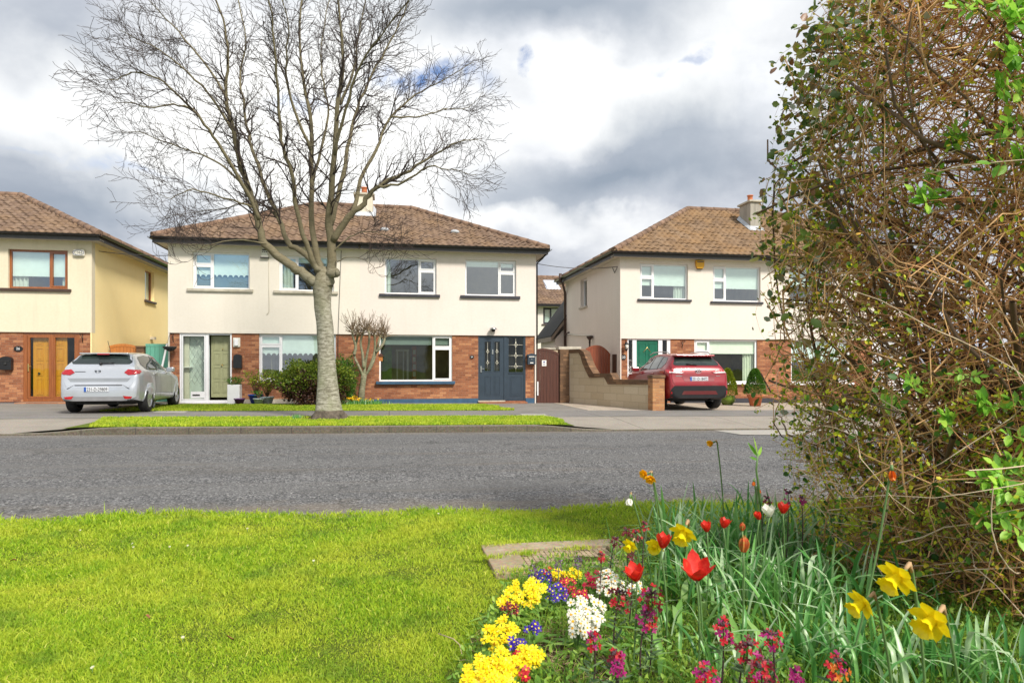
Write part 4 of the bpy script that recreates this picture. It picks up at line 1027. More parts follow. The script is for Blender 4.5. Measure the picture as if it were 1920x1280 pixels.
# left half of the cream pair lies outside the frame except its roof: extend the run of roofs
# ---------- house behind, seen through the gap
def far_house():
    YB = 42.0; xl = onY(990, 600, YB).x; xr = xl+9.5
    ze = onY(1020, 571, YB).z; z0 = -.2
    root = empty('rear_house', 'distant white house with skylight in its tiled roof seen between the two nearer houses', 'house', (xl+4, YB, z0))
    P = lambda u, z, d: Vector((u, YB+d, z))
    wr = (onY(1018.5, 590, YB).x, onY(1062, 590, YB).x, onY(1040, 607.5, YB).z, onY(1040, 573.5+3, YB).z)
    w2 = (onY(1017, 640, YB).x, onY(1033, 640, YB).x, onY(1025, 647, YB).z, onY(1025, 638, YB).z)
    mb = MB(); wall_holes(mb, P, xl-4, xr, z0-.3, ze, [wr, w2], 0, .25); rel(mb.build('wall', M['w_far'], root), root)
    wd = (wr[1]-wr[0])
    relw(window(root, P, *wr, mull=wr[0]+wd*.35, side='L', fmat=M['dark'], sill=(wr[0]-.1, wr[1]+.1, .08), sillmat=M['brownsill'], blind=wr[2]+.1, fw=.07, casement=True), root)
    mb = MB(); mb.bxf(P, wr[0]+wd*.68, wr[0]+wd*.72, wr[2]+.05, wr[3]-.05, .08, .14); rel(mb.build('window_bar', M['dark'], root), root)
    mb = MB(); mb.bxf(P, w2[0], w2[1], w2[2], w2[3], .1, .14); rel(mb.build('dark_window', M['black'], root), root)
    zr = onY(1030, 520, YB+4).z; U = Vector((0, 4.4, zr-ze)).normalized(); S = sqrt(4.4**2+(zr-ze)**2)
    rf = rel(tiled_slope('roof', (xl-4.3, YB-.4, ze), (1, 0, 0), U, xr-xl+4.6, S, lambda s: 0, lambda s: xr-xl+4.6, M['tile'], root, seed=55), root)
    mb = MB(); mb.box(xl-4.3, xr+.3, YB-.44, YB-.38, ze-.14, ze+.02); rel(mb.build('gutter', M['gutter'], root), root)
    mb = MB(); a = onY(1021, 536, YB+2.8); b = onY(1044, 536, YB+2.8); y_a, y_b = YB+1.9, YB+3.2
    zf = lambda y: ze+(y-YB+.4)*(zr-ze)/4.4+.12
    mb.add([(a.x, y_a, zf(y_a)), (b.x, y_a, zf(y_a)), (b.x, y_b, zf(y_b)), (a.x, y_b, zf(y_b)), (a.x-.08, y_a-.08, zf(y_a)-.12), (b.x+.08, y_a-.08, zf(y_a)-.12), (b.x+.08, y_b+.08, zf(y_b)-.12), (a.x-.08, y_b+.08, zf(y_b)-.12)],
           [(0, 1, 2, 3), (4, 5, 1, 0), (5, 6, 2, 1), (6, 7, 3, 2), (7, 4, 0, 3)]); rel(mb.build('skylight', simple('skylight', (.55, .6, .68), .15, .05, spec=1), root), root)
    caps = MB(); ridge_cap(caps, (xl-4.3, YB+4, zr), (xr+.3, YB+4, zr), .13); rel(caps.build('ridge_tiles', M['ridge'], rf), root)
    mb = MB(); mb.add([(xl-4.3, YB+4, zr), (xr+.3, YB+4, zr), (xr+.3, YB+8.4, ze), (xl-4.3, YB+8.4, ze)], [(0, 1, 2, 3)]); rel(mb.build('rear_slope', M['tile'], rf), root)
far_house()
# lean-to at the back of the green-door house
YL = YH+DEP+.05; a = onY(1060, 601, YL); b = onY(1031, 640, YL)
lt = empty('rear_extension', 'low lean-to extension with sloping dark bargeboard behind the green-door house', 'extension', (a.x, YL, 0))
mb = MB(); P = lambda u, z, d: Vector((u, YL+d, z))
mb.prism([(b.x+.25, -.3), (XD+1.2, -.3), (XD+1.2, a.z+.9), (b.x+.25, b.z+.12)], P, 0, 3.0); rel(mb.build('wall', M['w_h3'], lt), lt)
dd = Vector((a.x-b.x, 0, a.z-b.z)); k = (XD+1.4-b.x)/dd.x
mb = MB(); p0 = Vector((b.x, YL-.25, b.z)); p1 = p0+dd*k
mb.add([p0, p1, p1+Vector((0, 0, .20)), p0+Vector((0, 0, .20)), p0+Vector((0, 3.4, 0)), p1+Vector((0, 3.4, 0)), p1+Vector((0, 3.4, .2)), p0+Vector((0, 3.4, .2))],
       [(0, 1, 2, 3), (4, 7, 6, 5), (0, 4, 5, 1), (3, 2, 6, 7), (0, 3, 7, 4)]); rel(mb.build('roof', simple('bargeboard', (.22, .17, .13), .6, .2), lt), lt)
mb = MB(); mb.add([p0+Vector((0, -.02, .2)), p1+Vector((0, -.02, .2)), p1+Vector((0, -.02, .26)), p0+Vector((0, -.02, .26)), p0+Vector((0, 3.42, .2)), p1+Vector((0, 3.42, .2)), p1+Vector((0, 3.42, .26)), p0+Vector((0, 3.42, .26))],
       [(0, 1, 2, 3), (4, 7, 6, 5), (0, 4, 5, 1), (3, 2, 6, 7), (0, 3, 7, 4)]); rel(mb.build('roof_covering', M['blackmat'], lt), lt)
# ------------------------------------------------------------------ WALL-MOUNTED THINGS
def thing_mb(name, label, cat, c, parts, group=None):
    """parts: list of (name, MB in world space, material)"""
    r = empty(name, label, cat, c, group=group)
    for nm, mb, mt in parts: rel(mb.build(nm, mt, r), r)
    return r
def arch_poly(a, b, c, d, rise, n=8):
    P = [(a, c), (b, c), (b, d-rise)]
    for i in range(1, n): th = pi*i/n; P.append(((a+b)/2+(b-a)/2*cos(th), d-rise+rise*sin(th)))
    return P+[(a, d-rise)]
# letterboxes
a, b, c, d = fx(2), fx(24), fz(12, 693), fz(12, 668)
m1 = MB(); m1.prism(arch_poly(a, b, c, d, .09), PF, -.10, .048); m2 = MB(); m2.bxf(PF, a+.04, b-.04, d-.16, d-.13, -.115, -.1); m2.lathe([(.04, -.10), (.05, -.112), (.03, -.125)], PF((a+b)/2, (c+d)/2-.02, 0), 12, 'y')
thing_mb('letterbox', 'black ornate letterbox on the brick left of the brown porch', 'letterbox', PF((a+b)/2, c, 0), [('box', m1, M['black']), ('flap', m2, M['blackmat'])], 'letterboxes beside the front doors')
a, b, c, d = fx(438.5), fx(454), fz(446, 690), fz(446, 664)
m1 = MB(); m1.prism(arch_poly(a, b, c, d, .08), PF, -.09, .048); m2 = MB(); m2.bxf(PF, a+.03, b-.03, d-.17, d-.14, -.10, -.09)
thing_mb('letterbox', 'black arched letterbox between the sage door and the downstairs window', 'letterbox', PF((a+b)/2, c, 0), [('box', m1, M['black']), ('flap', m2, M['gutter'])], 'letterboxes beside the front doors')
a, b, c, d = fx(988), fx(1003.5), fz(996, 683), fz(996, 664)
m1 = MB(); m1.bxf(PF, a+.01, b-.01, c, d-.05, -.11, .048); m1.prism([(a-.02, d-.06), (b+.02, d-.06), (b, d-.01), ((a+b)/2, d+.03), (a, d-.01)], PF, -.14, .048)
m2 = MB(); m2.bxf(PF, a+.05, b-.05, d-.10, d-.05, -.125, -.11); m2.bxf(PF, a+.09, b-.09, c+.04, c+.07, -.12, -.11); m3 = MB(); m3.lathe([(.02, -.11), (.02, -.125)], PF((a+b)/2, (c+d)/2, 0), 8, 'y')
thing_mb('letterbox', 'grey letterbox with white name slip on the brick beside the slate door', 'letterbox', PF((a+b)/2, c, 0), [('box', m1, M['slate']), ('name_slip', m2, M['paper']), ('lock', m3, M['steel'])], 'letterboxes beside the front doors')
# alarm boxes
def txtM(u, z, d, s=1): return Matrix.Translation(PF(u, z, d)) @ Matrix.Rotation(radians(90), 4, 'X')
a, b, c, d = fx(138.5), fx(160), fz(150, 481), fz(150, 468)
m1 = MB(); m1.bxf(PF, a, b, c, d, -.09, -.002)
r = thing_mb('alarm_box', 'white oblong alarm box with dark lettering on the cream house', 'alarm box', PF((a+b)/2, c, 0), [('cover', m1, M['offwhite'])], 'alarm boxes under the eaves')
r.children[0].modifiers.new('b', 'BEVEL').width = .03
m2 = MB(); pts = [PF((a+b)/2+.155*cos(t_/16*2*pi), (c+d)/2+.075*sin(t_/16*2*pi), -.095) for t_ in range(17)]; m2.tube(pts, .006, 4, False); rel(m2.build('emblem_ring', M['textblue'], r), r)
o = text_mesh('lettering', 'C366', .11, txtM((a+b)/2, (c+d)/2, -.093), M['textdark'], r); rel(o, r)
a, b, c, d = fx(490), fx(503.5), fz(497, 483), fz(497, 465)
m1 = MB(); m1.prism([(a, c), (b, c), (b-.02, d), (a+.02, d)], PF, -.08, -.002); m2 = MB()
for i in range(3): m2.lathe([(.018, -.08), (.02, -.09)], PF(a+.06+i*.06, (c+d)/2+.02, 0), 8, 'y')
m2.bxf(PF, a+.04, b-.04, d-.09, d-.05, -.09, -.075)
m3 = MB(); m3.bxf(PF, a-.02, b+.02, c-.02, c+.01, -.09, -.002)
thing_mb('alarm_box', 'white alarm box with dark dots between the ivory house upstairs windows', 'alarm box', PF((a+b)/2, c, 0), [('cover', m1, M['offwhite']), ('marking', m2, M['textdark']), ('base', m3, M['fascia'])], 'alarm boxes under the eaves')
a, b, c, d = fx(1303.5), fx(1318.5), fz(1311, 504), fz(1311, 489)
m1 = MB(); m1.prism([(a+.05, c), (b-.05, c), (b, c+.10), (b, d), (a, d), (a, c+.10)], PF, -.09, -.002); m2 = MB(); m2.bxf(PF, a+.03, b-.03, d-.06, d-.03, -.097, -.09)
m3 = MB(); m3.bxf(PF, a+.06, b-.06, c-.02, c, -.08, -.01)
thing_mb('alarm_box', 'yellow shield shaped alarm box under the eaves of the pale house', 'alarm box', PF((a+b)/2, c, 0), [('cover', m1, M['alarm_yellow']), ('marking', m2, M['blue']), ('strobe', m3, M['blackmat'])], 'alarm boxes under the eaves')
# number plates
def numplate(px, py, txt, root, w_=.12, h_=.09, mt=None):
    c = PF(fx(px), fz(px, py), .03)
    mb = MB(); n = 24
    ring = lambda k, d: [Vector((c.x+k*w_*cos(2*pi*i/n), YH+d, c.z+k*h_*sin(2*pi*i/n))) for i in range(n)]
    A, B = ring(1, .049), ring(1, .03); mb.add(A+B, [tuple(range(n, 2*n))]+[(i, (i+1) % n, n+(i+1) % n, n+i) for i in range(n)])
    o = rel(mb.build('number_plate', mt or M['black'], root), root)
    t = text_mesh('number', txt, h_*1.25, txtM(c.x, c.z, .027), M['textwhite'], o); rel(t, root)
numplate(33, 653.5, '26', hY, .125, .085); numplate(885, 669, '24', h2, .075, .06); numplate(1170, 669.5, '20', h3, .09, .10)
# wall lights
a, b, c, d = fx(437), fx(450), fz(443, 650), fz(443, 633)
m1 = MB(); m1.bxf(PF, a, b, c, d, .0, .048); m2 = MB(); m2.bxf(PF, a+.05, b-.05, c+.04, d-.04, -.06, .0)
thing_mb('wall_light', 'square white wall light above the black arched letterbox', 'wall light', PF((a+b)/2, c, 0), [('backplate', m1, M['offwhite']), ('lamp_cover', m2, M['white'])], 'lights fixed to the house fronts')
p = PF(fx(924), fz(924, 618), 0)
m1 = MB(); m1.lathe([(.13, 0), (.125, .03), (.09, .065), (.03, .08)], p+Vector((0, -.13, 0)), 20); m1.box(p.x-.03, p.x+.03, YH-.13, YH-.001, p.z+.05, p.z+.075)
m2 = MB(); m2.lathe([(.02, -.08), (.06, -.06), (.07, 0)], p+Vector((0, -.13, 0)), 16)
thing_mb('wall_light', 'round dark wall light centred above the slate front door', 'wall light', p, [('shade', m1, M['steel']), ('lamp', m2, M['black'])], 'lights fixed to the house fronts')
p = PF(fx(1172.5), fz(1172, 648), 0)
m1 = MB(); m1.lathe([(.02, -.17), (.055, -.14), (.075, .03), (.09, .04), (.05, .09), (.012, .13)], p+Vector((0, -.12, 0)), 6); m1.tube([p+Vector((0, .045, -.12)), p+Vector((0, -.10, -.2)), p+Vector((0, -.12, -.17))], .012, 6); m1.tube([p+Vector((0, .045, .02)), p+Vector((0, -.05, .18)), p+Vector((0, -.12, .13))], .010, 6)
m2 = MB(); m2.lathe([(.045, -.12), (.062, .02)], p+Vector((0, -.165, 0)), 6)
thing_mb('wall_light', 'black coach lantern on the brick corner left of the green door', 'wall light', p, [('lantern', m1, M['black']), ('lamp_glass', m2, M['offwhite'])], 'lights fixed to the house fronts')
# brackets for baskets
def bracket(px, py, root, s=1.0):
    p = PF(fx(px), fz(px, py), .045); mb = MB()
    mb.tube([p, p+Vector((0, -.26, .0))], .009, 5); mb.tube([p+Vector((0, 0, .02)), p+Vector((0, 0, -.26))], .009, 5); mb.tube([p+Vector((0, -.20, 0)), p+Vector((0, -.06, -.10)), p+Vector((0, 0, -.22))], .007, 5)
    for k in range(7): pass
    return rel(mb.build('basket_bracket', M['black'], root), root)
bracket(154, 627, hY); bracket(324, 626, h1); bracket(1280, 640, h3)
p = PF(fx(322.5), fz(322, 651), 0)
m1 = MB(); m1.lathe([(.03, -.13), (.13, -.09), (.19, -.02), (.20, .02)], p+Vector((0, -.22, 0)), 18); m2 = MB()
for k in range(3): th = k*2.1+.4; m2.tube([p+Vector((.19*cos(th), -.22+.19*sin(th), .02)), Vector((p.x, YH-.22, fz(324, 627)))], .004, 4)
thing_mb('hanging_basket', 'dark hanging basket on the brick corner of the ivory house', 'hanging basket', p, [('bowl', m1, M['blackmat']), ('chain', m2, M['black'])])
# cables on the walls and between houses
def cable(name, label, pts, r=.012, mt=None):
    mb = MB(); mb.tube(pts, r, 5); return tag(mb.build(name, mt or M['fascia']), label, 'cable')
def sag(a, b, s, n=14):
    return [a+(b-a)*(i/n)-Vector((0, 0, 4*s*(i/n)*(1-i/n))) for i in range(n+1)]
m1 = MB(); xx = fx(637); m1.tube([PF(xx+.05, fz(637, 470), -.012), PF(xx, fz(637, 540), -.012), PF(xx-.05, fz(635, 620), -.012), PF(xx-.05, zb23, -.012), PF(xx-.06, fz(634, 690), .04)], .009, 5); R1(m1.build('wall_cable', M['fascia'], h1))
m1 = MB(); m1.tube([PF(fx(504), fz(504, 484), -.012), PF(fx(504.5), fz(504, 586), -.012), PF(fx(500), fz(504, 590), -.012)], .008, 5); R1(m1.build('alarm_cable', M['soffit'], h1))
cable('overhead_cable', 'thin cable strung from the pinkish house eaves to the green-door house', sag(Vector((XC+.02, YH+.4, fz(1006, 490))), Vector((XD+.02, YH+.35, onX(1160, 495, XD).z if False else fz(1163, 497))), .12))
cable('overhead_cable', 'thin cable strung from the cream house gable to the ivory house', sag(Vector((XA+.01, YH+.5, fz(180, 466))), Vector((XB-.01, YH+.5, fz(315, 474))), .05))
mb = MB(); p = Vector((XD, YH+.3, fz(1163, 497))); mb.tube([p, p+Vector((-.06, -.05, -.12)), p+Vector((-.02, .25, -.2)), p+Vector((-.03, .5, .05))], .012, 5); R3(mb.build('cable_loop', M['black'], h3))
# down pipes / stack on the gable of the green-door house
mb = MB(); yb_ = YH+DEP-.05; z_t = onX(1061, 540, XD).z
q = onX(1060.5, 600, XD)
mb.tube([Vector((XD-.34, yb_-.6, ZS+.1)), Vector((XD-.30, yb_-.6, ZS-.10)), Vector((XD-.07, q.y-.15, ZS-.45)), Vector((XD-.07, q.y-.15, .0))], .055, 10)
mb.tube([Vector((XD-.07, q.y-.15, 2.75)), Vector((XD-.12, q.y-.45, 2.8)), Vector((XD-.01, q.y-.7, 2.86))], .04, 8)
R3(mb.build('downpipe', simple('brown_pipe', (.075, .045, .035), .35, .15), h3))
s_ = onX(1047.5, 520, XD-.55); mb = MB(); mb.tube([Vector((XD-.47, s_.y, ZS-.1)), Vector((XD-.47, s_.y, onX(1047.5, 514, XD-.5).z))], .07, 10); R3(mb.build('vent_stack', M['brownsill'], h3))
mb = MB(); pa = onX(1112, 632, XD)
mb.tube([Vector((XD-.05, onX(1066, 640, XD).y, onX(1066, 626, XD).z)), Vector((XD-.05, onX(1085, 640, XD).y, onX(1085, 628, XD).z)), Vector((XD-.08, pa.y, pa.z+.06))], .03, 6); R3(mb.build('waste_pipe', M['offwhite'], h3))
mb = MB(); mb.lathe([(.04, -.25), (.04, -.12), (.13, -.02), (.13, .05)], Vector((XD-.14, pa.y, pa.z)), 10); mb.tube([Vector((XD-.14, pa.y, pa.z-.2)), Vector((XD-.14, pa.y, .2))], .035, 8); R3(mb.build('hopper', M['brownsill'], h3))
ya, yb2 = onX(1156.5, 680, XD).y, onX(1148.8, 680, XD).y; za, zb_ = onX(1153, 700, XD).z, onX(1153, 664, XD).z
mb = MB(); mb.box(XD-.02, XD+.02, ya, yb2, za, zb_, bev=.006); R3(mb.build('meter_box', M['brownsill'], h3))
ya, yb2 = onX(262, 634, XA).y, onX(270, 634, XA).y
mb = MB(); q = onX(283, 634, XA); mb.box(XA-.02, XA+.16, q.y-.1, q.y+.1, q.z-.05, q.z+.05); RY(mb.build('outlet', M['concrete'], hY))
# corner downpipe of the pinkish house
mb = MB(); mb.tube([Vector((XC+.36, YH-.3, ZS+.06)), Vector((XC+.20, YH-.1, ZS-.16)), Vector((XC+.06, YH+.12, ZS-.3)), Vector((XC+.06, YH+.12, .0))], .028, 8); R2(mb.build('downpipe', M['gutter'], h2))
# ------------------------------------------------------------------ BOUNDARY WALL, GATES, FENCES
A = Vector((fx(1068), YH+.0, 0)); B = Vector((7.48, 19.0, 0)); D_ = (B-A); LN = D_.length; D_.normalize(); NV = Vector((-D_.y, D_.x, 0))
if NV.x < 0: NV = -NV
def onW(px, py):
    dx, dy = ray(px); # A + s D = t*(dx,dy)
    det = D_.x*(-dy)-D_.y*(-dx); t_ = (D_.x*(-A.y)-D_.y*(-A.x))/det; s_ = ((-A.x)*(-dy)-(-A.y)*(-dx))/det
    return s_, HC+(HY-py)*t_/FPX
PW = lambda s_, z, d: A+D_*s_+NV*d+Vector((0, 0, z))
T = [onW(*q) for q in ((1068.5, 655), (1087, 654), (1096, 660), (1100, 672), (1106, 687), (1114, 700), (1135, 700), (1146, 699), (1152, 711), (1219, 712))]
Bt = [onW(*q) for q in ((1068.5, 662), (1086, 661), (1090, 668), (1093, 680), (1099, 694), (1106, 708), (1134, 707), (1141, 720), (1152, 720), (1219, 720.5))]
bw = empty('boundary_wall', 'cream block garden wall with swept brick coping and end pillar beside the red car', 'garden wall', A)
mb = MB(); mb.prism(Bt[::-1]+[(Bt[0][0], -.4), (Bt[-1][0], -.4)], PW, 0, .2); rel(mb.build('blockwork', M['block'], bw), bw)
mb = MB()
for i in range(len(T)-1): mb.prism([Bt[i], Bt[i+1], T[i+1], T[i]], PW, -.035+.001*(i % 2), .235-.001*(i % 2))
rel(mb.build('coping', M['brick_d'], bw), bw)
pc = A+D_*(T[-1][0]+.17); ztop = onW(1236, 703)[1]
Mp = Matrix.Translation((pc.x+.07, pc.y, 0))
mb = MB(); mb.box(-.18, .18, -.18, .18, -.4, ztop-.09, Mp); rel(mb.build('pillar', M['brick_y'], bw), bw)
mb = MB(); mb.box(-.20, .20, -.20, .20, ztop-.088, ztop, Mp, bev=.008); rel(mb.build('pillar_cap', M['brick_d'], bw), bw)
gp = empty('gate_pier', 'brown brick gate pier with flat concrete cap between the dark gate and block wall', 'pier', (fx(1059), YH, 0))
mb = MB(); zp = fz(1059, 655); mb.box(fx(1050), fx(1068)-.004, YH-.02, YH+.33, -.4, zp); rel(mb.build('brickwork', M['brick_d'], gp), gp)
mb = MB(); mb.box(fx(1050)-.03, fx(1091), YH+.06, YH+.50, zp+.001, fz(1059, 649.5), bev=.01); rel(mb.build('cap', M['concrete'], gp), gp)
bk = empty('passage_wall', 'low pale rendered wall just behind the dark brown gate', 'wall', (fx(1040), YH+.9, 0))
mb = MB(); pA, pB = onY(1020, 652, YH+.9), onY(1054, 650, YH+.9); mb.box(pA.x, pB.x, YH+.9, YH+1.1, -.4, pA.z-.06); rel(mb.build('render', M['block'], bk), bk)
mb = MB(); mb.box(pA.x-.03, pB.x+.03, YH+.87, YH+1.13, pA.z-.058, pA.z, bev=.01); rel(mb.build('coping', M['concrete'], bk), bk)
def board_gate(name, label, P, poly, mat, z0, board=.11, arch=None, extra=None):
    """poly: top outline [(u,z)...] left to right; boards run vertically and follow the top"""
    u0, u1 = poly[0][0], poly[-1][0]
    def top(u):
        for (a, za), (b, zb_) in zip(poly, poly[1:]):
            if a <= u <= b: return za+(zb_-za)*(u-a)/max(1e-6, b-a)
        return poly[-1][1]
    r = empty(name, label, 'gate', P((u0+u1)/2, z0, 0)); n = max(3, round((u1-u0)/board)); mb = MB()
    for i in range(n):
        a = u0+(u1-u0)*i/n+.004; b = u0+(u1-u0)*(i+1)/n-.004
        mb.prism([(a, z0), (b, z0), (b, top(b)), ((a+b)/2, top((a+b)/2)), (a, top(a))], P, .0, .03)
    rel(mb.build('boards', mat, r), r)
    for zr_ in (.2, 1.4): mb = MB(); mb.bxf(P, u0+.02, u1-.02, z0+zr_, z0+zr_+.1, .031, .06); rel(mb.build('rail', mat, r), r)
    mb = MB()
    for i in range(12):
        a = u0+(u1-u0)*i/12; b = u0+(u1-u0)*(i+1)/12
        mb.prism([(a, top(a)-.07), (b, top(b)-.07), (b, top(b)+.012), (a, top(a)+.012)], P, -.012, .045)
    rel(mb.build('gate_frame', mat, r), r)
    return r
def arc(pl, pr, peak, P_, k=12):
    """top outline through left end, peak and right end (in facade coordinates)"""
    out = []
    for i in range(k+1):
        f = i/k; u = pl[0]+(pr[0]-pl[0])*f; fp = (peak[0]-pl[0])/(pr[0]-pl[0])
        z = (peak[1]-(peak[1]-pl[1])*((fp-f)/fp)**2) if f < fp else (peak[1]-(peak[1]-pr[1])*((f-fp)/(1-fp))**2)
        out.append((u, z))
    return out
def yz(px, py, Y): p = onY(px, py, Y); return (p.x, p.z)
Yg = YH+.06; Pg = lambda u, z, d: Vector((u, Yg+d, z))
g1 = board_gate('garden_gate', 'dark brown arched board gate with white notice beside the slate door', Pg, arc(yz(1006.5, 655.5, Yg), yz(1049.3, 664, Yg), yz(1018, 653.5, Yg), Pg), M['gate_brown'], -.02)
mb = MB(); a = yz(1016, 686, Yg); b = yz(1024.3, 675, Yg); mb.bxf(Pg, a[0], b[0], a[1], b[1], -.012, -.001); o = rel(mb.build('notice', M['paper'], g1), g1)
mb = MB(); u_, z_ = yz(1020, 678.5, Yg); mb.bxf(Pg, u_-.035, u_+.035, z_-.02, z_+.01, -.014, -.012); mb.prism([(u_-.03, z_+.012), (u_+.03, z_+.012), (u_, z_+.045)], Pg, -.014, -.012)
for k in range(3): mb.bxf(Pg, u_-.05, u_+.05, z_-.055-k*.025, z_-.045-k*.025, -.0135, -.012)
rel(mb.build('notice_print', M['textblue'], g1), g1)
mb = MB(); a = yz(1006.5, 741, Yg); mb.bxf(Pg, a[0]+.01, a[0]+.05, a[1], yz(1006, 715, Yg)[1], -.035, -.01); rel(mb.build('bolt', M['white'], g1), g1)
Yg2 = 24.05; Pg2 = lambda u, z, d: Vector((u, Yg2+d, z))
board_gate('garden_gate', 'reddish brown arched gate behind the swept wall by the pale gable', Pg2, arc(yz(1096, 656, Yg2), (XD-.02, yz(1144, 664, Yg2)[1]), yz(1119, 647.5, Yg2), Pg2), M['gate_red'], -.05)
Yg3 = 24.2; Pg3 = lambda u, z, d: Vector((u, Yg3+d, z))
board_gate('garden_gate', 'orange brown arched gate between the yellow gable and brick pier', Pg3, arc((XA+.06, yz(206, 649, Yg3)[1]), yz(257, 650, Yg3), yz(230, 645, Yg3), Pg3), M['gate_orange'], .05)
mb = MB(); a = yz(258, 655, Yg3); b = yz(272, 655, Yg3); zt = yz(265, 652, Yg3)[1]; mb.box(a[0], b[0], Yg3-.12, Yg3+.18, -.2, zt); mb.box(a[0]-.02, b[0]+.02, Yg3-.14, Yg3+.2, zt+.001, zt+.06); tag(mb.build('brick_pier', M['brick_d']), 'dark brick pier between the orange gate and teal boards', 'pier')
a = yz(273, 645, Yg3); b = (XB-.05, a[1]); board_gate('side_gate', 'teal painted board gate beside the ivory house', Pg3, [(a[0], a[1]), ((a[0]+b[0])/2, a[1]), (b[0], a[1])], M['teal'], .05, board=.14)
pa, pb = at(313, 645, 23.0/ray(313)[1]), at(305, 682, 22.0/ray(305)[1])
mb = MB(); dirp = (pb-pa); pg_ = pa+dirp*((pa.z-.12)/max(.01, (pa.z-pb.z))); mb.tube([pa, pg_], .03, 6); tag(mb.build('leaning_pole', M['white']), 'white pole leaning against the corner of the ivory house', 'pole')
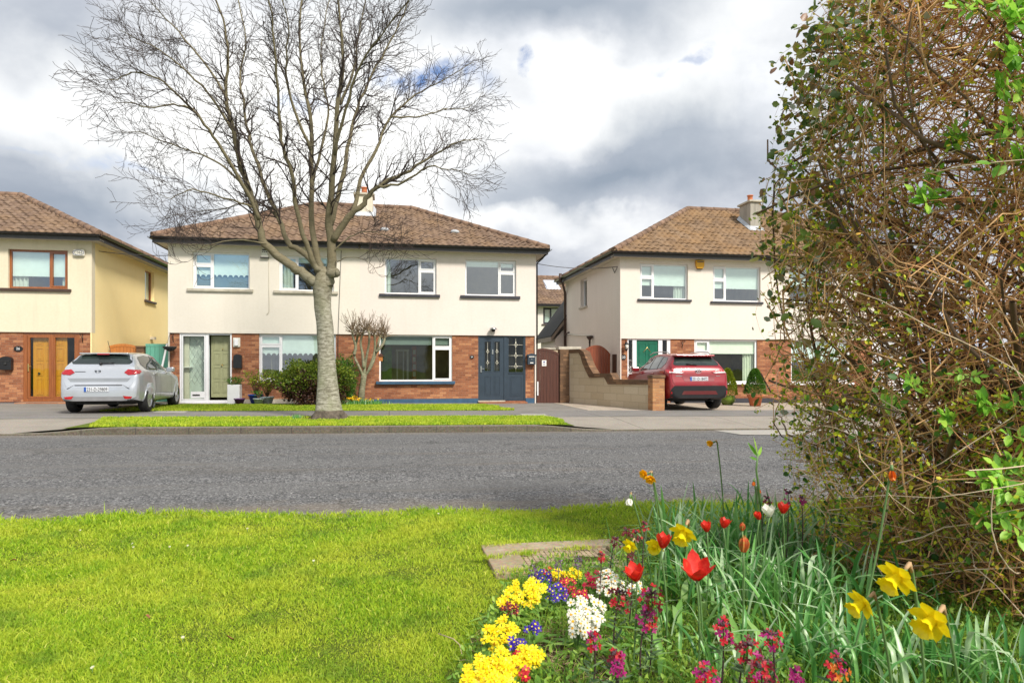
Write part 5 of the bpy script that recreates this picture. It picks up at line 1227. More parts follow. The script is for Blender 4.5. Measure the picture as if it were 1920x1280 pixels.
# ------------------------------------------------------------------ CARS
from mathutils.bvhtree import BVHTree
def interp(keys, x):
    if x <= keys[0][0]: return keys[0][1]
    for (a, va), (b, vb) in zip(keys, keys[1:]):
        if x <= b:
            t = (x-a)/(b-a); return va+(vb-va)*(t*t*(3-2*t)*.35+t*.65)
    return keys[-1][1]
def car(name, label, spec, paint, origin, heading):
    L, R = spec['L'], spec['wr']
    root = empty(name, label, 'car', origin, heading, group='cars parked on the driveways')
    xs = sorted(set([-.05, -.03, 0, .02, .04, .07, .10, .14, .2]+[round(.26+i*.07, 3) for i in range(int((L-.5)/.07))]+[L-.2, L-.12, L-.06, L-.02, L]))
    V = []; nprof = None
    for x in xs:
        W = interp(spec['W'], x); zt = interp(spec['top'], x); zb_ = interp(spec['bot'], x); be = min(interp(spec['belt'], x), zt-.012)
        Wr = interp(spec['Wr'], x); g = max(0, min(1, (zt-be-.02)/.30)); W2 = W*.955
        wr = W2+(Wr-W2)*g
        lo = zb_; mid = lo+(be-lo)*.45
        pr = [(0, lo), (W*.80, lo), (W*.93, lo+.03), (W*.975, lo+.10), (W*.995, mid-.08), (W, mid), (W*.995, mid+(be-mid)*.35), (W*.985, mid+(be-mid)*.7), (W*.972, be-.025), (W2, be),
              (W2-.03+(wr-W2)*.08, be+(zt-be)*.10), (W2-.035+(wr-W2+.0)*.5, be+(zt-be)*.50), (wr-.02, be+(zt-be)*.82), (wr-.06, be+(zt-be)*.93), (wr-.16, be+(zt-be)*.985), (wr*.4, zt), (0, zt+.002)]
        if g <= .03: pr = pr[:10]+[(W2-.04, be+(zt-be)*.3), (W2-.09, be+(zt-be)*.55), (W2-.16, be+(zt-be)*.75), (W2-.26, be+(zt-be)*.88), (W2-.40, be+(zt-be)*.95), (W2*.3, zt), (0, zt+.002)]
        nprof = len(pr)
        ring = [(x, y, z) for y, z in pr]+[(x, -y, z) for y, z in pr[-2:0:-1]]
        V += ring
    n = 2*nprof-2; F = []
    for i in range(len(xs)-1):
        for k in range(n): F.append([i*n+k, i*n+(k+1) % n, (i+1)*n+(k+1) % n, (i+1)*n+k])
    # end caps as strips
    for i, rv in ((0, False), (len(xs)-1, True)):
        for k in range(nprof-1):
            a, b = i*n+k, i*n+k+1; c, d = i*n+(n-k-1) % n, i*n+(n-k) % n
            if k == 0: f = [a, b, c]
            elif k == nprof-2: f = [a, b, d]
            else: f = [a, b, c, d]
            F.append(f[::-1] if rv else f)
    me = bpy.data.meshes.new('body'); me.from_pydata(V, [], F); me.update()
    bm = bmesh.new(); bm.from_mesh(me); bmesh.ops.recalc_face_normals(bm, faces=bm.faces[:]); bm.to_mesh(me); bm.free()
    bo = bpy.data.objects.new('body', me); COL.objects.link(bo)
    cut = []
    for ax in spec['axles']:
        mb = MB(); mb.lathe([(R+.055, -1.2), (R+.055, 1.2)], (ax, 0, R), 40, 'y'); c = mb.build('cut', M['black']); cut.append(c)
        m = bo.modifiers.new('c', 'BOOLEAN'); m.operation = 'DIFFERENCE'; m.object = c; m.solver = 'EXACT'
    dg = bpy.context.evaluated_depsgraph_get(); dg.update(); me2 = bpy.data.meshes.new_from_object(bo.evaluated_get(dg))
    for c in cut: bpy.data.objects.remove(c)
    bo.modifiers.clear(); bo.data = me2; me2.materials.clear(); me2.materials.append(paint); me2.materials.append(M['blackmat'])
    for p in me2.polygons:
        c = p.center; p.use_smooth = True; p.material_index = 0
        for ax in spec['axles']:
            if abs(sqrt((c.x-ax)**2+(c.z-R)**2)-(R+.05)) < .012 and abs(p.normal.y) < .5: p.material_index = 1; p.use_smooth = False
        if c.z < spec['bot'][0][1]+.02 and p.normal.z < -.7: p.material_index = 1
    me2.set_sharp_from_angle(angle=radians(32))
    bo.parent = root
    # the underbody hides the open arches
    bvh = BVHTree.FromPolygons(V, F)
    def cast(view, u, v):
        if view == 'rear': o, d = Vector((-2, u, v)), Vector((1, 0, 0))
        elif view == 'right': o, d = Vector((u, -3, v)), Vector((0, 1, 0))
        elif view == 'left': o, d = Vector((u, 3, v)), Vector((0, -1, 0))
        elif view == 'top': o, d = Vector((u, v, 4)), Vector((0, 0, -1))
        h = bvh.ray_cast(o, d)
        return (h[0], -d, h[1]) if h[0] is not None else (None, -d, None)
    def decal(nm, view, poly, mat, off=.006, rows=10, cols=22, parent=root, label=None):
        vs_ = [q[1] for q in poly]; v0, v1 = min(vs_)+1e-4, max(vs_)-1e-4; mb = MB(); mb.smooth = True; G = []
        for j in range(rows+1):
            v = v0+(v1-v0)*j/rows; xsn = []
            for (a, b) in zip(poly, poly[1:]+poly[:1]):
                if (a[1]-v)*(b[1]-v) <= 0 and a[1] != b[1]: xsn.append(a[0]+(b[0]-a[0])*(v-a[1])/(b[1]-a[1]))
            u0, u1 = min(xsn), max(xsn); row = []
            for i in range(cols+1):
                u = u0+(u1-u0)*i/cols; h, nd, _ = cast(view, u, v)
                row.append(None if h is None else h+nd*off)
            G.append(row)
        b = len(mb.v)
        for row in G:
            for q in row: mb.v.append(tuple(q) if q is not None else (0, 0, -99))
        for j in range(rows):
            for i in range(cols):
                if None in (G[j][i], G[j][i+1], G[j+1][i], G[j+1][i+1]): continue
                k = j*(cols+1)+i; mb.f.append([k, k+1, k+cols+2, k+cols+1]); mb.mi.append(0); mb.sm.append(True)
        # rim, so that the piece has thickness
        o = mb.build(nm, mat, parent)
        bm = bmesh.new(); bm.from_mesh(o.data); bmesh.ops.delete(bm, geom=[q for q in bm.verts if not q.link_faces], context='VERTS'); bm.to_mesh(o.data); bm.free()
        if label: o['label'] = label
        return o
    # wheels
    for ax in spec['axles']:
        for sd_ in (-1, 1):
            W = interp(spec['W'], ax); yc = sd_*(W-.11)
            mb = MB(); wd = spec.get('tw', .20)
            mb.lathe([(R*.66, -wd/2), (R*.93, -wd/2), (R*.985, -wd/2+.025), (R, 0), (R*.985, wd/2-.025), (R*.93, wd/2), (R*.66, wd/2)], (ax, yc, R), 36, 'y', cap=False)
            wh = mb.build('wheel', spec.get('tyre', TYRE), root)
            mb = MB(); s = sd_
            rim = [(R*.67, s*(-wd/2+.02)), (R*.67, s*(wd/2-.005)), (R*.62, s*(wd/2-.003)), (R*.60, s*(wd/2-.03))]
            mb.lathe(rim, (ax, yc, R), 32, 'y', cap=False); mb.lathe([(R*.60, s*(wd/2-.06)), (.01, s*(wd/2-.055))], (ax, yc, R), 32, 'y', cap=False)
            mb.build('rim', M['steel'] if not spec.get('darkrim') else M['gutter'], wh)
            mb = MB(); ns = spec.get('spokes', 9)
            for k in range(ns):
                th = 2*pi*k/ns+.2; e = Vector((cos(th), 0, sin(th))); pp = Vector((-sin(th), 0, cos(th)))
                c0 = Vector((ax, yc+s*(wd/2-.018), R))
                a_, b_ = c0+e*R*.14, c0+e*R*.63
                w0, w1 = .035, spec.get('sw', .05)
                mb.add([a_-pp*w0, a_+pp*w0, b_+pp*w1, b_-pp*w1, a_-pp*w0+Vector((0, -s*.03, 0)), a_+pp*w0+Vector((0, -s*.03, 0)), b_+pp*w1+Vector((0, -s*.03, 0)), b_-pp*w1+Vector((0, -s*.03, 0))],
                       [(0, 1, 2, 3), (4, 7, 6, 5), (0, 4, 5, 1), (1, 5, 6, 2), (2, 6, 7, 3), (3, 7, 4, 0)])
            mb.lathe([(R*.17, s*(wd/2-.03)), (R*.15, s*(wd/2-.012)), (.01, s*(wd/2-.01))], (ax, yc, R), 16, 'y', cap=False)
            mb.build('spokes', ALLOY, wh)
    mb = MB(); mb.box(.35, L-.4, -.62, .62, spec['bot'][0][1]-.10, spec['bot'][0][1]-.005); mb.tube([Vector((.25, -.4, .27)), Vector((.0, -.4, .27))], .03, 8)
    for ax in spec['axles']: mb.box(ax-.06, ax+.06, -.75, .75, R-.06, R+.06)
    mb.build('chassis', M['blackmat'], root)
    return root, decal, cast
TYRE = simple('tyre', (.018, .018, .018), .85, .2, 20)
ALLOY = simple('alloy', (.55, .56, .58), .3, .1, metal=.8)
def paint_mat(name, col, metal=.5, rough=.3, coat=1):
    m, nt = new_mat(name); v = pos(nt, obj=True); fl = noise(nt, v, 900, 1, .5); dirt = noise(nt, v, 3, 5)
    c = mix(nt, .15, col, ramp(nt, fl, [(.4, tuple(x*.6 for x in col)), (.7, tuple(min(1, x*1.3) for x in col))]))
    c = mix(nt, ramp(nt, dirt, [(.5, 0), (.8, .18)]), c, (.25, .22, .18))
    finish(nt, c, rough, None, metal=metal, coat=coat); return m
SILVER = paint_mat('silver_paint', (.56, .59, .64), .5, .30, .8); RED = paint_mat('red_paint', (.25, .004, .012), .1, .3, .45)
CARGLASS = None
m, nt = new_mat('car_glass'); n_ = noise(nt, pos(nt, obj=True), 2.5, 3); finish(nt, ramp(nt, n_, [(.3, (.012, .017, .018)), (.7, (.03, .045, .04))]), .03, None, spec=.6, coat=0); CARGLASS = m
LAMP = simple('red_lamp', (.42, .006, .012), .12, .3, 14, .3, coat=1); LAMPW = simple('clear_lamp', (.75, .66, .66), .1, .1, 10, coat=1)
PLATEW = simple('plate_white', (.62, .64, .68), .45, .03); PLATEB = simple('plate_blue', (.02, .09, .38), .45, .03)
def plate(root, cast, txt, u, v, w_=.52, h_=.115, x=None):
    x = (cast('rear', u, v)[0].x if x is None else x)-.02
    mb = MB(); mb.box(x, x+.015, -w_/2+u, w_/2+u, v-h_/2, v+h_/2, bev=.004); pl = mb.build('number_plate', PLATEW, root)
    mb = MB(); mb.box(x-.002, x+.01, w_/2-.05+u, w_/2-.003+u, v-h_/2+.003, v+h_/2-.003); mb.build('country_band', PLATEB, pl)
    Mt = Matrix.Translation((x-.003, u-.02, v-.004)) @ Matrix(((0, 0, -1, 0), (-1, 0, 0, 0), (0, 1, 0, 0), (0, 0, 0, 1)))
    text_mesh('characters', txt, h_*.98, Mt, M['textdark'], pl, .0015, .72)
# silver hatchback
oS = Vector((-6.80, 17.75, 0)); oS.z = gz(-6.8, 18.6)+.004
sp_s = dict(L=4.0, wr=.31, axles=(.74, 3.28), spokes=9, sw=.05,
    top=[(-.05, .62), (-.03, .70), (0, .76), (.03, .95), (.07, 1.09), (.12, 1.15), (.40, 1.385), (.55, 1.425), (1.0, 1.455), (1.7, 1.46), (2.2, 1.40), (2.9, 1.08), (3.5, .95), (3.85, .78), (4.0, .55)],
    bot=[(-.05, .30), (.3, .25), (.6, .21), (3.5, .21), (4.0, .26)], belt=[(-.05, .58), (0, .70), (.05, .98), (.3, 1.02), (1.0, .98), (2.9, .90), (3.5, .83), (4.0, .5)],
    W=[(-.05, .70), (-.03, .76), (0, .80), (.1, .845), (.3, .875), (.8, .895), (2.0, .89), (3.3, .88), (3.7, .82), (3.9, .70), (4.0, .55)], Wr=[(-.05, .70), (.1, .66), (.5, .62), (1.2, .62), (2.2, .60), (3, .6), (4, .5)])
cs, dec, cst = car('silver_hatchback', 'silver hatchback parked on the left driveway seen from behind', sp_s, SILVER, oS, radians(90+2))
dec('rear_window', 'rear', [(-.60, 1.16), (.60, 1.16), (.655, 1.21), (.56, 1.39), (-.56, 1.39), (-.655, 1.21)], CARGLASS, .008)
sw = MB(); sw.box(.28, .46, -.52, .52, 1.398, 1.425, bev=.01); sw.build('spoiler', SILVER, cs)
mb = MB(); mb.box(.262, .30, -.13, .13, 1.385, 1.41); mb.build('brake_lamp', LAMP, cs)
for s in (-1, 1):
    dec('tail_lamp', 'rear', [(s*.52, .96), (s*.60, 1.04), (s*.80, 1.035), (s*.845, .99), (s*.83, .92), (s*.62, .90)], LAMP, .012)
    dec('reflector', 'rear', [(s*.52, .415), (s*.72, .405), (s*.70, .345), (s*.56, .345)], LAMP, .01, 4, 8)
    sd_ = 'right' if s < 0 else 'left'
    dec('side_window', sd_, [(.62, 1.34), (.50, 1.16), (.72, 1.03), (2.55, .99), (2.30, 1.22), (1.95, 1.36), (1.2, 1.385)], CARGLASS, .008, 10, 40)
    for xa in (1.62,): dec('door_pillar', sd_, [(xa-.035, 1.01), (xa+.035, 1.01), (xa+.02, 1.38), (xa-.05, 1.38)], M['gutter'], .012, 8, 3)
    for xa in (1.25, 2.2): 
        h, nd, _ = cst(sd_, xa, .93); mb = MB(); mb.box(xa-.10, xa+.10, h.y+nd.y*.005, h.y+nd.y*.035, .915, .945, bev=.008); mb.build('door_handle', ALLOY, cs)
    for xa in (.98+.2, 1.63, 2.65):
        dec('door_seam', sd_, [(xa, .30), (xa+.010, .30), (xa+.010, .99), (xa, .99)], M['gutter'], .003, 8, 1)
    h, nd, _ = cst(sd_, 2.50, .98); mb = MB(); mb.box(2.42, 2.58, h.y+nd.y*.03, h.y+nd.y*.22, .97, 1.09, bev=.03); mb.build('door_mirror', SILVER, cs)
    dec('sill_trim', sd_, [(1.12, .23), (2.92, .23), (2.92, .26), (1.12, .26)], M['black'], .006, 2, 20)
dec('bumper_trim', 'rear', [(-.72, .30), (.72, .30), (.78, .395), (-.78, .395)], simple('grey_trim', (.22, .22, .23), .6, .1), .006, 4, 20)
dec('tailgate_recess_shade', 'rear', [(-.60, .745), (.60, .745), (.52+.15, .83), (-.67, .83)], simple('silver_shade', (.26, .28, .31), .35, .05), .004, 4, 20)  # flat panel; shade of the recess painted as a darker silver
for (a, b) in (((-.78, .50), (-.50, .66)), ((.50, .66), (.78, .50))):
    dec('bumper_crease', 'rear', [(a[0], a[1]), (b[0], b[1]), (b[0], b[1]+.02), (a[0], a[1]+.02)], M['gutter'], .006, 2, 10)
dec('bumper_crease', 'rear', [(-.5, .655), (.5, .655), (.5, .675), (-.5, .675)], M['gutter'], .006, 2, 10)
plate(cs, cst, '231-D-29809', .04, .57)
mb = MB(); h = cst('rear', .04, .985)[0]
for s in (-1, 1):
    mb.tube([Vector((h.x-.012, .04+s*.012, h.z+.022)), Vector((h.x-.012, .04+s*.065, h.z+.022)), Vector((h.x-.010, .04+s*.05, h.z-.012)), Vector((h.x-.012, .04+s*.012, h.z-.022))], .008, 5)
mb.build('emblem', M['gutter'], cs)
Mt = Matrix.Translation((cst('rear', .45, .985)[0].x-.007, .42, .99)) @ Matrix(((0, 0, -1, 0), (-1, 0, 0, 0), (0, 1, 0, 0), (0, 0, 0, 1)))
mb = MB(); h = cst('rear', .40, .98)[0]; mb.box(h.x-.008, h.x+.01, .30, .52, .975, .987); mb.build('model_badge', M['gutter'], cs)
mb = MB(); mb.tube([Vector((.75, 0, 1.44)), Vector((.55, 0, 1.72))], .006, 5); mb.build('aerial', M['black'], cs)
mb = MB(); mb.tube([Vector((.10, 0, 1.17)), Vector((.10, -.28, 1.19))], .014, 5); mb.blob((.1, 0, 1.17), .04, 1); mb.build('rear_wiper', M['black'], cs)
# dark red crossover
oR = Vector((8.80, 18.45, 0)); oR.z = gz(8.8, 19.5)+.004
sp_r = dict(L=3.95, wr=.35, axles=(.82, 3.2), spokes=5, sw=.07, tw=.23, darkrim=True,
    top=[(-.05, .72), (-.03, .80), (0, .90), (.04, 1.08), (.09, 1.19), (.14, 1.23), (.36, 1.47), (.48, 1.53), (1.0, 1.575), (1.7, 1.575), (2.2, 1.50), (2.85, 1.15), (3.4, 1.06), (3.8, .92), (3.95, .6)],
    bot=[(-.05, .34), (.3, .28), (3.5, .26), (3.95, .32)], belt=[(-.05, .68), (0, .84), (.05, 1.02), (.3, 1.12), (1.0, 1.08), (2.8, 1.0), (3.4, .93), (3.95, .55)],
    W=[(-.05, .76), (-.03, .81), (0, .835), (.1, .87), (.3, .895), (.8, .91), (2.0, .90), (3.2, .90), (3.6, .84), (3.85, .72), (3.95, .58)], Wr=[(-.05, .7), (.1, .66), (.5, .62), (1.2, .62), (2.2, .60), (3, .6), (3.95, .5)])
cr, dec, cst = car('red_crossover', 'dark red crossover car parked on the forecourt behind the brick pillar', sp_r, RED, oR, radians(90-1))
dec('rear_window', 'rear', [(-.62, 1.23), (.62, 1.23), (.66, 1.27), (.55, 1.45), (-.55, 1.45), (-.66, 1.27)], CARGLASS, .008)
mb = MB(); mb.box(.20, .50, -.56, .56, 1.475, 1.525, bev=.015); mb.build('spoiler', RED, cr)
for s in (-1, 1):
    sd_ = 'right' if s < 0 else 'left'
    dec('tail_lamp', 'rear', [(s*.36, 1.05), (s*.50, 1.10), (s*.855, 1.13), (s*.87, 1.0), (s*.50, 1.01)], LAMP, .012)
    dec('lamp_strip', 'rear', [(s*.40, 1.045), (s*.80, 1.07), (s*.82, 1.025), (s*.50, 1.015)], LAMPW, .022, 4)
    dec('reflector', 'rear', [(s*.70, .50), (s*.80, .56), (s*.82, .46), (s*.74, .44)], LAMP, .014, 4, 6)
    dec('side_window', sd_, [(.66, 1.46), (.52, 1.30), (.72, 1.14), (2.50, 1.08), (2.28, 1.32), (1.9, 1.47), (1.2, 1.50)], CARGLASS, .008, 10, 40)
    for xa in (.98, 1.60): dec('door_pillar', sd_, [(xa-.03, 1.12), (xa+.03, 1.12), (xa+.02, 1.49), (xa-.04, 1.49)], M['gutter'], .012, 8, 3)
    mb = MB(); mb.tube([Vector((x_, s*(.60 if x_ < 2 else .585), z_)) for x_, z_ in ((.55, 1.545), (.7, 1.60), (1.2, 1.625), (1.8, 1.61), (2.1, 1.55))], .016, 6); mb.build('roof_rail', ALLOY, cr)
    dec('sill_cladding', sd_, [(1.28, .27), (2.75, .27), (2.75, .42), (1.28, .42)], M['black'], .01, 3, 20)
    h, nd, _ = cst(sd_, 2.45, 1.05); mb = MB(); mb.box(2.37, 2.53, h.y+nd.y*.03, h.y+nd.y*.24, 1.06, 1.19, bev=.03); mb.build('door_mirror', RED, cr)
    dec('quarter_strip', sd_, [(.30, 1.0), (.62, 1.04), (.60, 1.07), (.28, 1.10)], LAMP, .010, 3, 8)  # narrow strip in the red lamp material
    for xa in (1.2, 2.15):
        h, nd, _ = cst(sd_, xa, 1.0); mb = MB(); mb.box(xa-.10, xa+.10, h.y+nd.y*.005, h.y+nd.y*.035, .985, 1.015, bev=.008); mb.build('door_handle', RED, cr)
    for ax in sp_r['axles']:
        mb = MB(); W = interp(sp_r['W'], ax)
        pts = [Vector((ax+.415*cos(th), s*(W-.002-.03*abs(cos(th))), .35+.415*sin(th))) for th in [radians(a_) for a_ in range(-5, 186, 10)]]; mb.tube(pts, .022, 6); mb.build('arch_cladding', M['black'], cr)
mb = MB()
dec('bumper', 'rear', [(-.80, .345), (.80, .345), (.83, .50), (.80, .60), (.72, .68), (-.72, .68), (-.80, .60), (-.83, .50)], M['black'], .02, 10, 24)
dec('bumper_insert', 'rear', [(-.52, .44), (.52, .44), (.46, .54), (-.46, .54)], paint_mat('red_insert', (.13, .01, .02), .3, .4), .028, 3, 12)
dec('tailgate_recess_shade', 'rear', [(-.42, .80), (.42, .80), (.50, .97), (-.50, .97)], paint_mat('red_shade', (.17, .003, .009), .1, .35, .4), .005, 4, 16)  # no real hollow here: its shade is a darker copy of the red
plate(cr, cst, '251-D-18472', .0, .865)
h = cst('rear', 0, 1.07)[0]; mb = MB()
for (rx, rz) in ((.085, .058), (.030, .056), (.055, .022)):
    oz = .02 if rz == .022 else 0
    mb.tube([Vector((h.x-.012, rx*cos(i/20*2*pi), h.z+oz+rz*sin(i/20*2*pi))) for i in range(21)], .007, 5, False)
mb.build('emblem', M['steel'], cr)
mb = MB(); h = cst('rear', .5, .94)[0]; mb.box(h.x-.008, h.x+.01, .48, .66, .935, .955); mb.build('model_badge', M['steel'], cr)
mb = MB(); h = cst('rear', -.55, .94)[0]; mb.box(h.x-.008, h.x+.01, -.62, -.50, .935, .95); mb.build('trim_badge', M['steel'], cr)
mb = MB(); mb.tube([Vector((.12, 0, 1.24)), Vector((.14, .30, 1.27))], .014, 5); mb.build('rear_wiper', M['black'], cr)

cr.scale = (1.06, 1.06, 1.06); cs.scale = (1.02, 1.02, 1.02)
# ------------------------------------------------------------------ STREET TREE
def bark_mat(name, a, b, c, limb=0):
    m, nt = new_mat(name); v = pos(nt, (1, 1, 1))
    n = noise(nt, pos(nt, (3, 3, 9)), 2.6, 7, .68, .5); n2 = noise(nt, v, 2.2, 4, .6); n3 = noise(nt, pos(nt, (1, 1, 3)), 26, 5, .75)
    col = ramp(nt, n, [(.28, c), (.42, a), (.62, b)])
    col = mix(nt, ramp(nt, n2, [(.45, 0), (.65, .5)]), col, (.27, .29, .17))
    col = mix(nt, ramp(nt, n3, [(.56, 0), (.68, .75)]), col, c)
    if limb:
        sp = nt.nodes.new('ShaderNodeSeparateXYZ'); nt.links.new(v, sp.inputs[0])
        zf = math_(nt, 'ADD', sp.outputs[2], math_(nt, 'MULTIPLY', n2, 1.2)); k = ramp(nt, math_(nt, 'DIVIDE', zf, 6), [(.52, 0), (.72, 1)])
        col = mix(nt, k, col, mix(nt, n, (.12, .10, .06), (.27, .235, .15)))
    finish(nt, col, .9, math_(nt, 'ADD', n, n3), .8, .02, spec=.15); return m
M['bark'] = bark_mat('bark', (.23, .215, .16), (.47, .45, .37), (.06, .05, .038), 1)
M['limb'] = bark_mat('limb_bark', (.20, .185, .12), (.33, .31, .22), (.07, .055, .035))
M['twig'] = simple('twig', (.05, .034, .03), .8, .35, 3)
M['collar'] = simple('bark_collar', (.13, .105, .08), .95, .5, 12, .8, bdist=.03)
T0 = 15.2
def zt(x, y): return (x/2.1333+100, y/2.1333)
def catmull(P, R, k=5):
    out, ro = [], []
    for i in range(len(P)-1):
        p0, p1, p2, p3 = P[max(0, i-1)], P[i], P[i+1], P[min(len(P)-1, i+2)]
        for j in range(k):
            t = j/k
            out.append(.5*((2*p1)+(p2-p0)*t+(2*p0-5*p1+4*p2-p3)*t*t+(3*p1-p0-3*p2+p3)*t**3)); ro.append(R[i]+(R[i+1]-R[i])*t)
    out.append(P[-1]); ro.append(R[-1]); return out, ro
tb = at(613, 783, T0); tb.z = gz(tb.x, tb.y)
tree = empty('street_tree', 'large bare deciduous tree with pale mottled trunk on the grass verge', 'tree', tb)
# trunk: rings with lumpy outline
prof = [(783, 616, 35), (779, 616, 32), (774, 616, 28.5), (766, 615.5, 25.5), (750, 615, 22.8), (720, 614, 19.6), (690, 613, 17.6), (650, 611.5, 16.3), (610, 610, 16.2), (580, 606, 16.4), (560, 604.5, 16.8), (545, 604, 18.5), (532, 605, 19), (520, 606, 16.5), (508, 607, 11), (500, 607, 5)]
PP = []; RR = []
for (y, x, r) in prof: p = at(x, y, T0); PP.append(p); RR.append(r*.94*T0/FPX)
PP[0].z = tb.z-.06
PP, RR = catmull(PP, RR, 4); nseg = 30
def trunk_piece(i0, i1, name, mat, bulge=0):
    mb = MB(); mb.smooth = True
    for i in range(i0, i1+1):
        p, r = PP[i], RR[i]
        for k in range(nseg):
            th = 2*pi*k/nseg; f = i/len(PP)
            fl = max(0, 1-(p.z-tb.z)/.45)
            lump = 1+.035*sin(3*th+f*9)+.025*sin(5*th-f*17+1)+fl*.13*sin(5*th+1.3)+.012*sin(11*th+f*60)+bulge
            mb.v.append((p.x+cos(th)*r*lump, p.y+sin(th)*r*lump, p.z))
    for i in range(i1-i0):
        for k in range(nseg): mb.f.append([i*nseg+k, i*nseg+(k+1) % nseg, (i+1)*nseg+(k+1) % nseg, (i+1)*nseg+k]); mb.mi.append(0); mb.sm.append(True)
    return rel(mb.build(name, mat, tree), tree)
ic = next(i for i, p in enumerate(PP) if p.z > tb.z+.20)
trunk_piece(ic, len(PP)-1, 'trunk', M['bark']); trunk_piece(0, ic, 'root_collar', M['collar'], .035)
# hand-measured limbs: (points in the zoomed photograph, start radius, end radius, how far they lean towards (-) or away (+) in metres)
LIMBS = [
 ([(1075, 1150), (1050, 1130), (990, 1085), (940, 1055), (850, 975), (820, 880), (790, 780), (745, 640), (715, 500), (690, 380), (700, 250), (690, 120), (640, -30)], .165, .018, -.8),
 ([(822, 880), (770, 760), (700, 640), (640, 545), (560, 440), (440, 330), (330, 290), (260, 315), (215, 325)], .06, .006, -2.2),
 ([(792, 800), (740, 720), (640, 640), (540, 600), (420, 560), (350, 530), (270, 530)], .045, .006, 1.2),
 ([(715, 520), (640, 400), (540, 290), (420, 200), (320, 150), (260, 120)], .045, .006, -.3),
 ([(700, 400), (600, 250), (500, 130), (400, 20), (330, -60)], .04, .008, 1.5),
 ([(1075, 1110), (1050, 1060), (1000, 1010), (940, 970), (905, 880), (850, 760), (790, 570), (765, 440), (745, 290), (770, 170), (730, -40)], .11, .014, 1.2),
 ([(1080, 1090), (1045, 1060), (1020, 990), (985, 900), (955, 700), (912, 560), (900, 400), (885, 200), (870, 50), (840, -80)], .095, .014, -1.6),
 ([(1080, 1100), (1060, 1040), (1040, 950), (1030, 760), (1030, 500), (1000, 330), (985, 150), (1000, -80)], .12, .02, .4),
 ([(1040, 720), (1080, 560), (1100, 430), (1075, 300), (1075, 150), (1110, -40)], .05, .012, 2.2),
 ([(1095, 1150), (1110, 1090), (1115, 1000), (1103, 900), (1112, 780), (1125, 600), (1140, 400), (1160, 250), (1150, 100), (1120, -100)], .17, .02, -.5),
 ([(1118, 960), (1180, 870), (1240, 815), (1290, 750), (1400, 695), (1500, 630), (1620, 570), (1700, 555)], .11, .008, -.6),
 ([(1190, 870), (1230, 720), (1290, 600), (1350, 470), (1450, 380), (1560, 320), (1680, 250)], .07, .007, 1.6),
 ([(1110, 900), (1150, 740), (1180, 590), (1205, 470), (1260, 330), (1330, 200), (1400, 60), (1440, -70)], .08, .012, 1.3),
 ([(1300, 745), (1400, 730), (1500, 670), (1600, 680), (1690, 700)], .04, .005, -2.0),
 ([(1125, 620), (1170, 440), (1230, 260), (1330, 110), (1440, -20)], .05, .012, -2.0),
 ([(1145, 420), (1200, 290), (1220, 150), (1260, -60)], .05, .012, .8),
 ([(1115, 1010), (1170, 960), (1240, 925), (1310, 935), (1370, 960)], .028, .004, -.9),
 ([(1125, 1050), (1170, 1030), (1230, 1035), (1290, 1070), (1320, 1060)], .02, .003, -1.3),
 ([(850, 975), (760, 960), (650, 970), (560, 1005), (530, 1010)], .024, .004, -1.6),
 ([(800, 830), (680, 790), (560, 760), (470, 790), (410, 770)], .03, .004, -1.8),
 ([(900, 870), (800, 800), (700, 830), (560, 850), (420, 870)], .028, .004, 1.6),
 ([(1030, 600), (960, 430), (930, 280), (940, 100), (900, -60)], .05, .01, -1.2),
 ([(560, 440), (480, 420), (380, 430), (300, 410), (230, 420)], .03, .005, -1.0),
 ([(1350, 470), (1450, 470), (1560, 440), (1660, 430), (1720, 370)], .03, .004, .6),
]
limb_mb = MB(); twig_mb = MB(); rt = random.Random(3)
def twigs(P, R, lvl, mbq):
    L = sum((P[i+1]-P[i]).length for i in range(len(P)-1))
    if lvl > 3: return
    step = {1: .165, 2: .14, 3: .105}[lvl]; n = int(L/step); start = .36 if lvl == 1 else .15
    for i in range(n):
        f = start+(1-start)*(i+rt.random())/max(1, n); k = min(len(P)-2, int(f*(len(P)-1))); t = f*(len(P)-1)-k
        p = P[k]+(P[k+1]-P[k])*t; r = R[k]; d = (P[k+1]-P[k]).normalized()
        q = Vector((rt.gauss(0, 1), rt.gauss(0, 1.0), rt.gauss(.1, .8))); q -= d*q.dot(d)
        if q.length < .1: continue
        q.normalize(); ang = rt.uniform(.45, .95); dd = (d*cos(ang)+q*sin(ang)).normalized()
        ln = {1: rt.uniform(.45, 1.25)*(1.2-f*.9), 2: rt.uniform(.25, .85), 3: rt.uniform(.08, .36)}[lvl]
        r0 = min(r*.6, {1: .022, 2: .0105, 3: .0062}[lvl]); m = {1: 7, 2: 5, 3: 3}[lvl]
        pts = [p]; cur = dd
        for j in range(m):
            out = Vector((p.x-tb.x, p.y-tb.y, 0)); out = out.normalized() if out.length > .1 else Vector((0, 0, 1))
            cur = (cur+Vector((rt.gauss(0, .17), rt.gauss(0, .17), rt.gauss(.03, .17)))+out*.04).normalized(); cur.z = cur.z+.25*max(0, min(1, 4.4-pts[-1].z)) if q is not None else cur.z; cur.normalize(); pts.append(pts[-1]+cur*ln/m)
        rr = [max(.0038, r0*(1-.75*j/m)) for j in range(m+1)]
        mbq.tube(pts, rr, {1: 5, 2: 4, 3: 3}[lvl], cap=False)
        twigs(pts, rr, lvl+1, twig_mb)
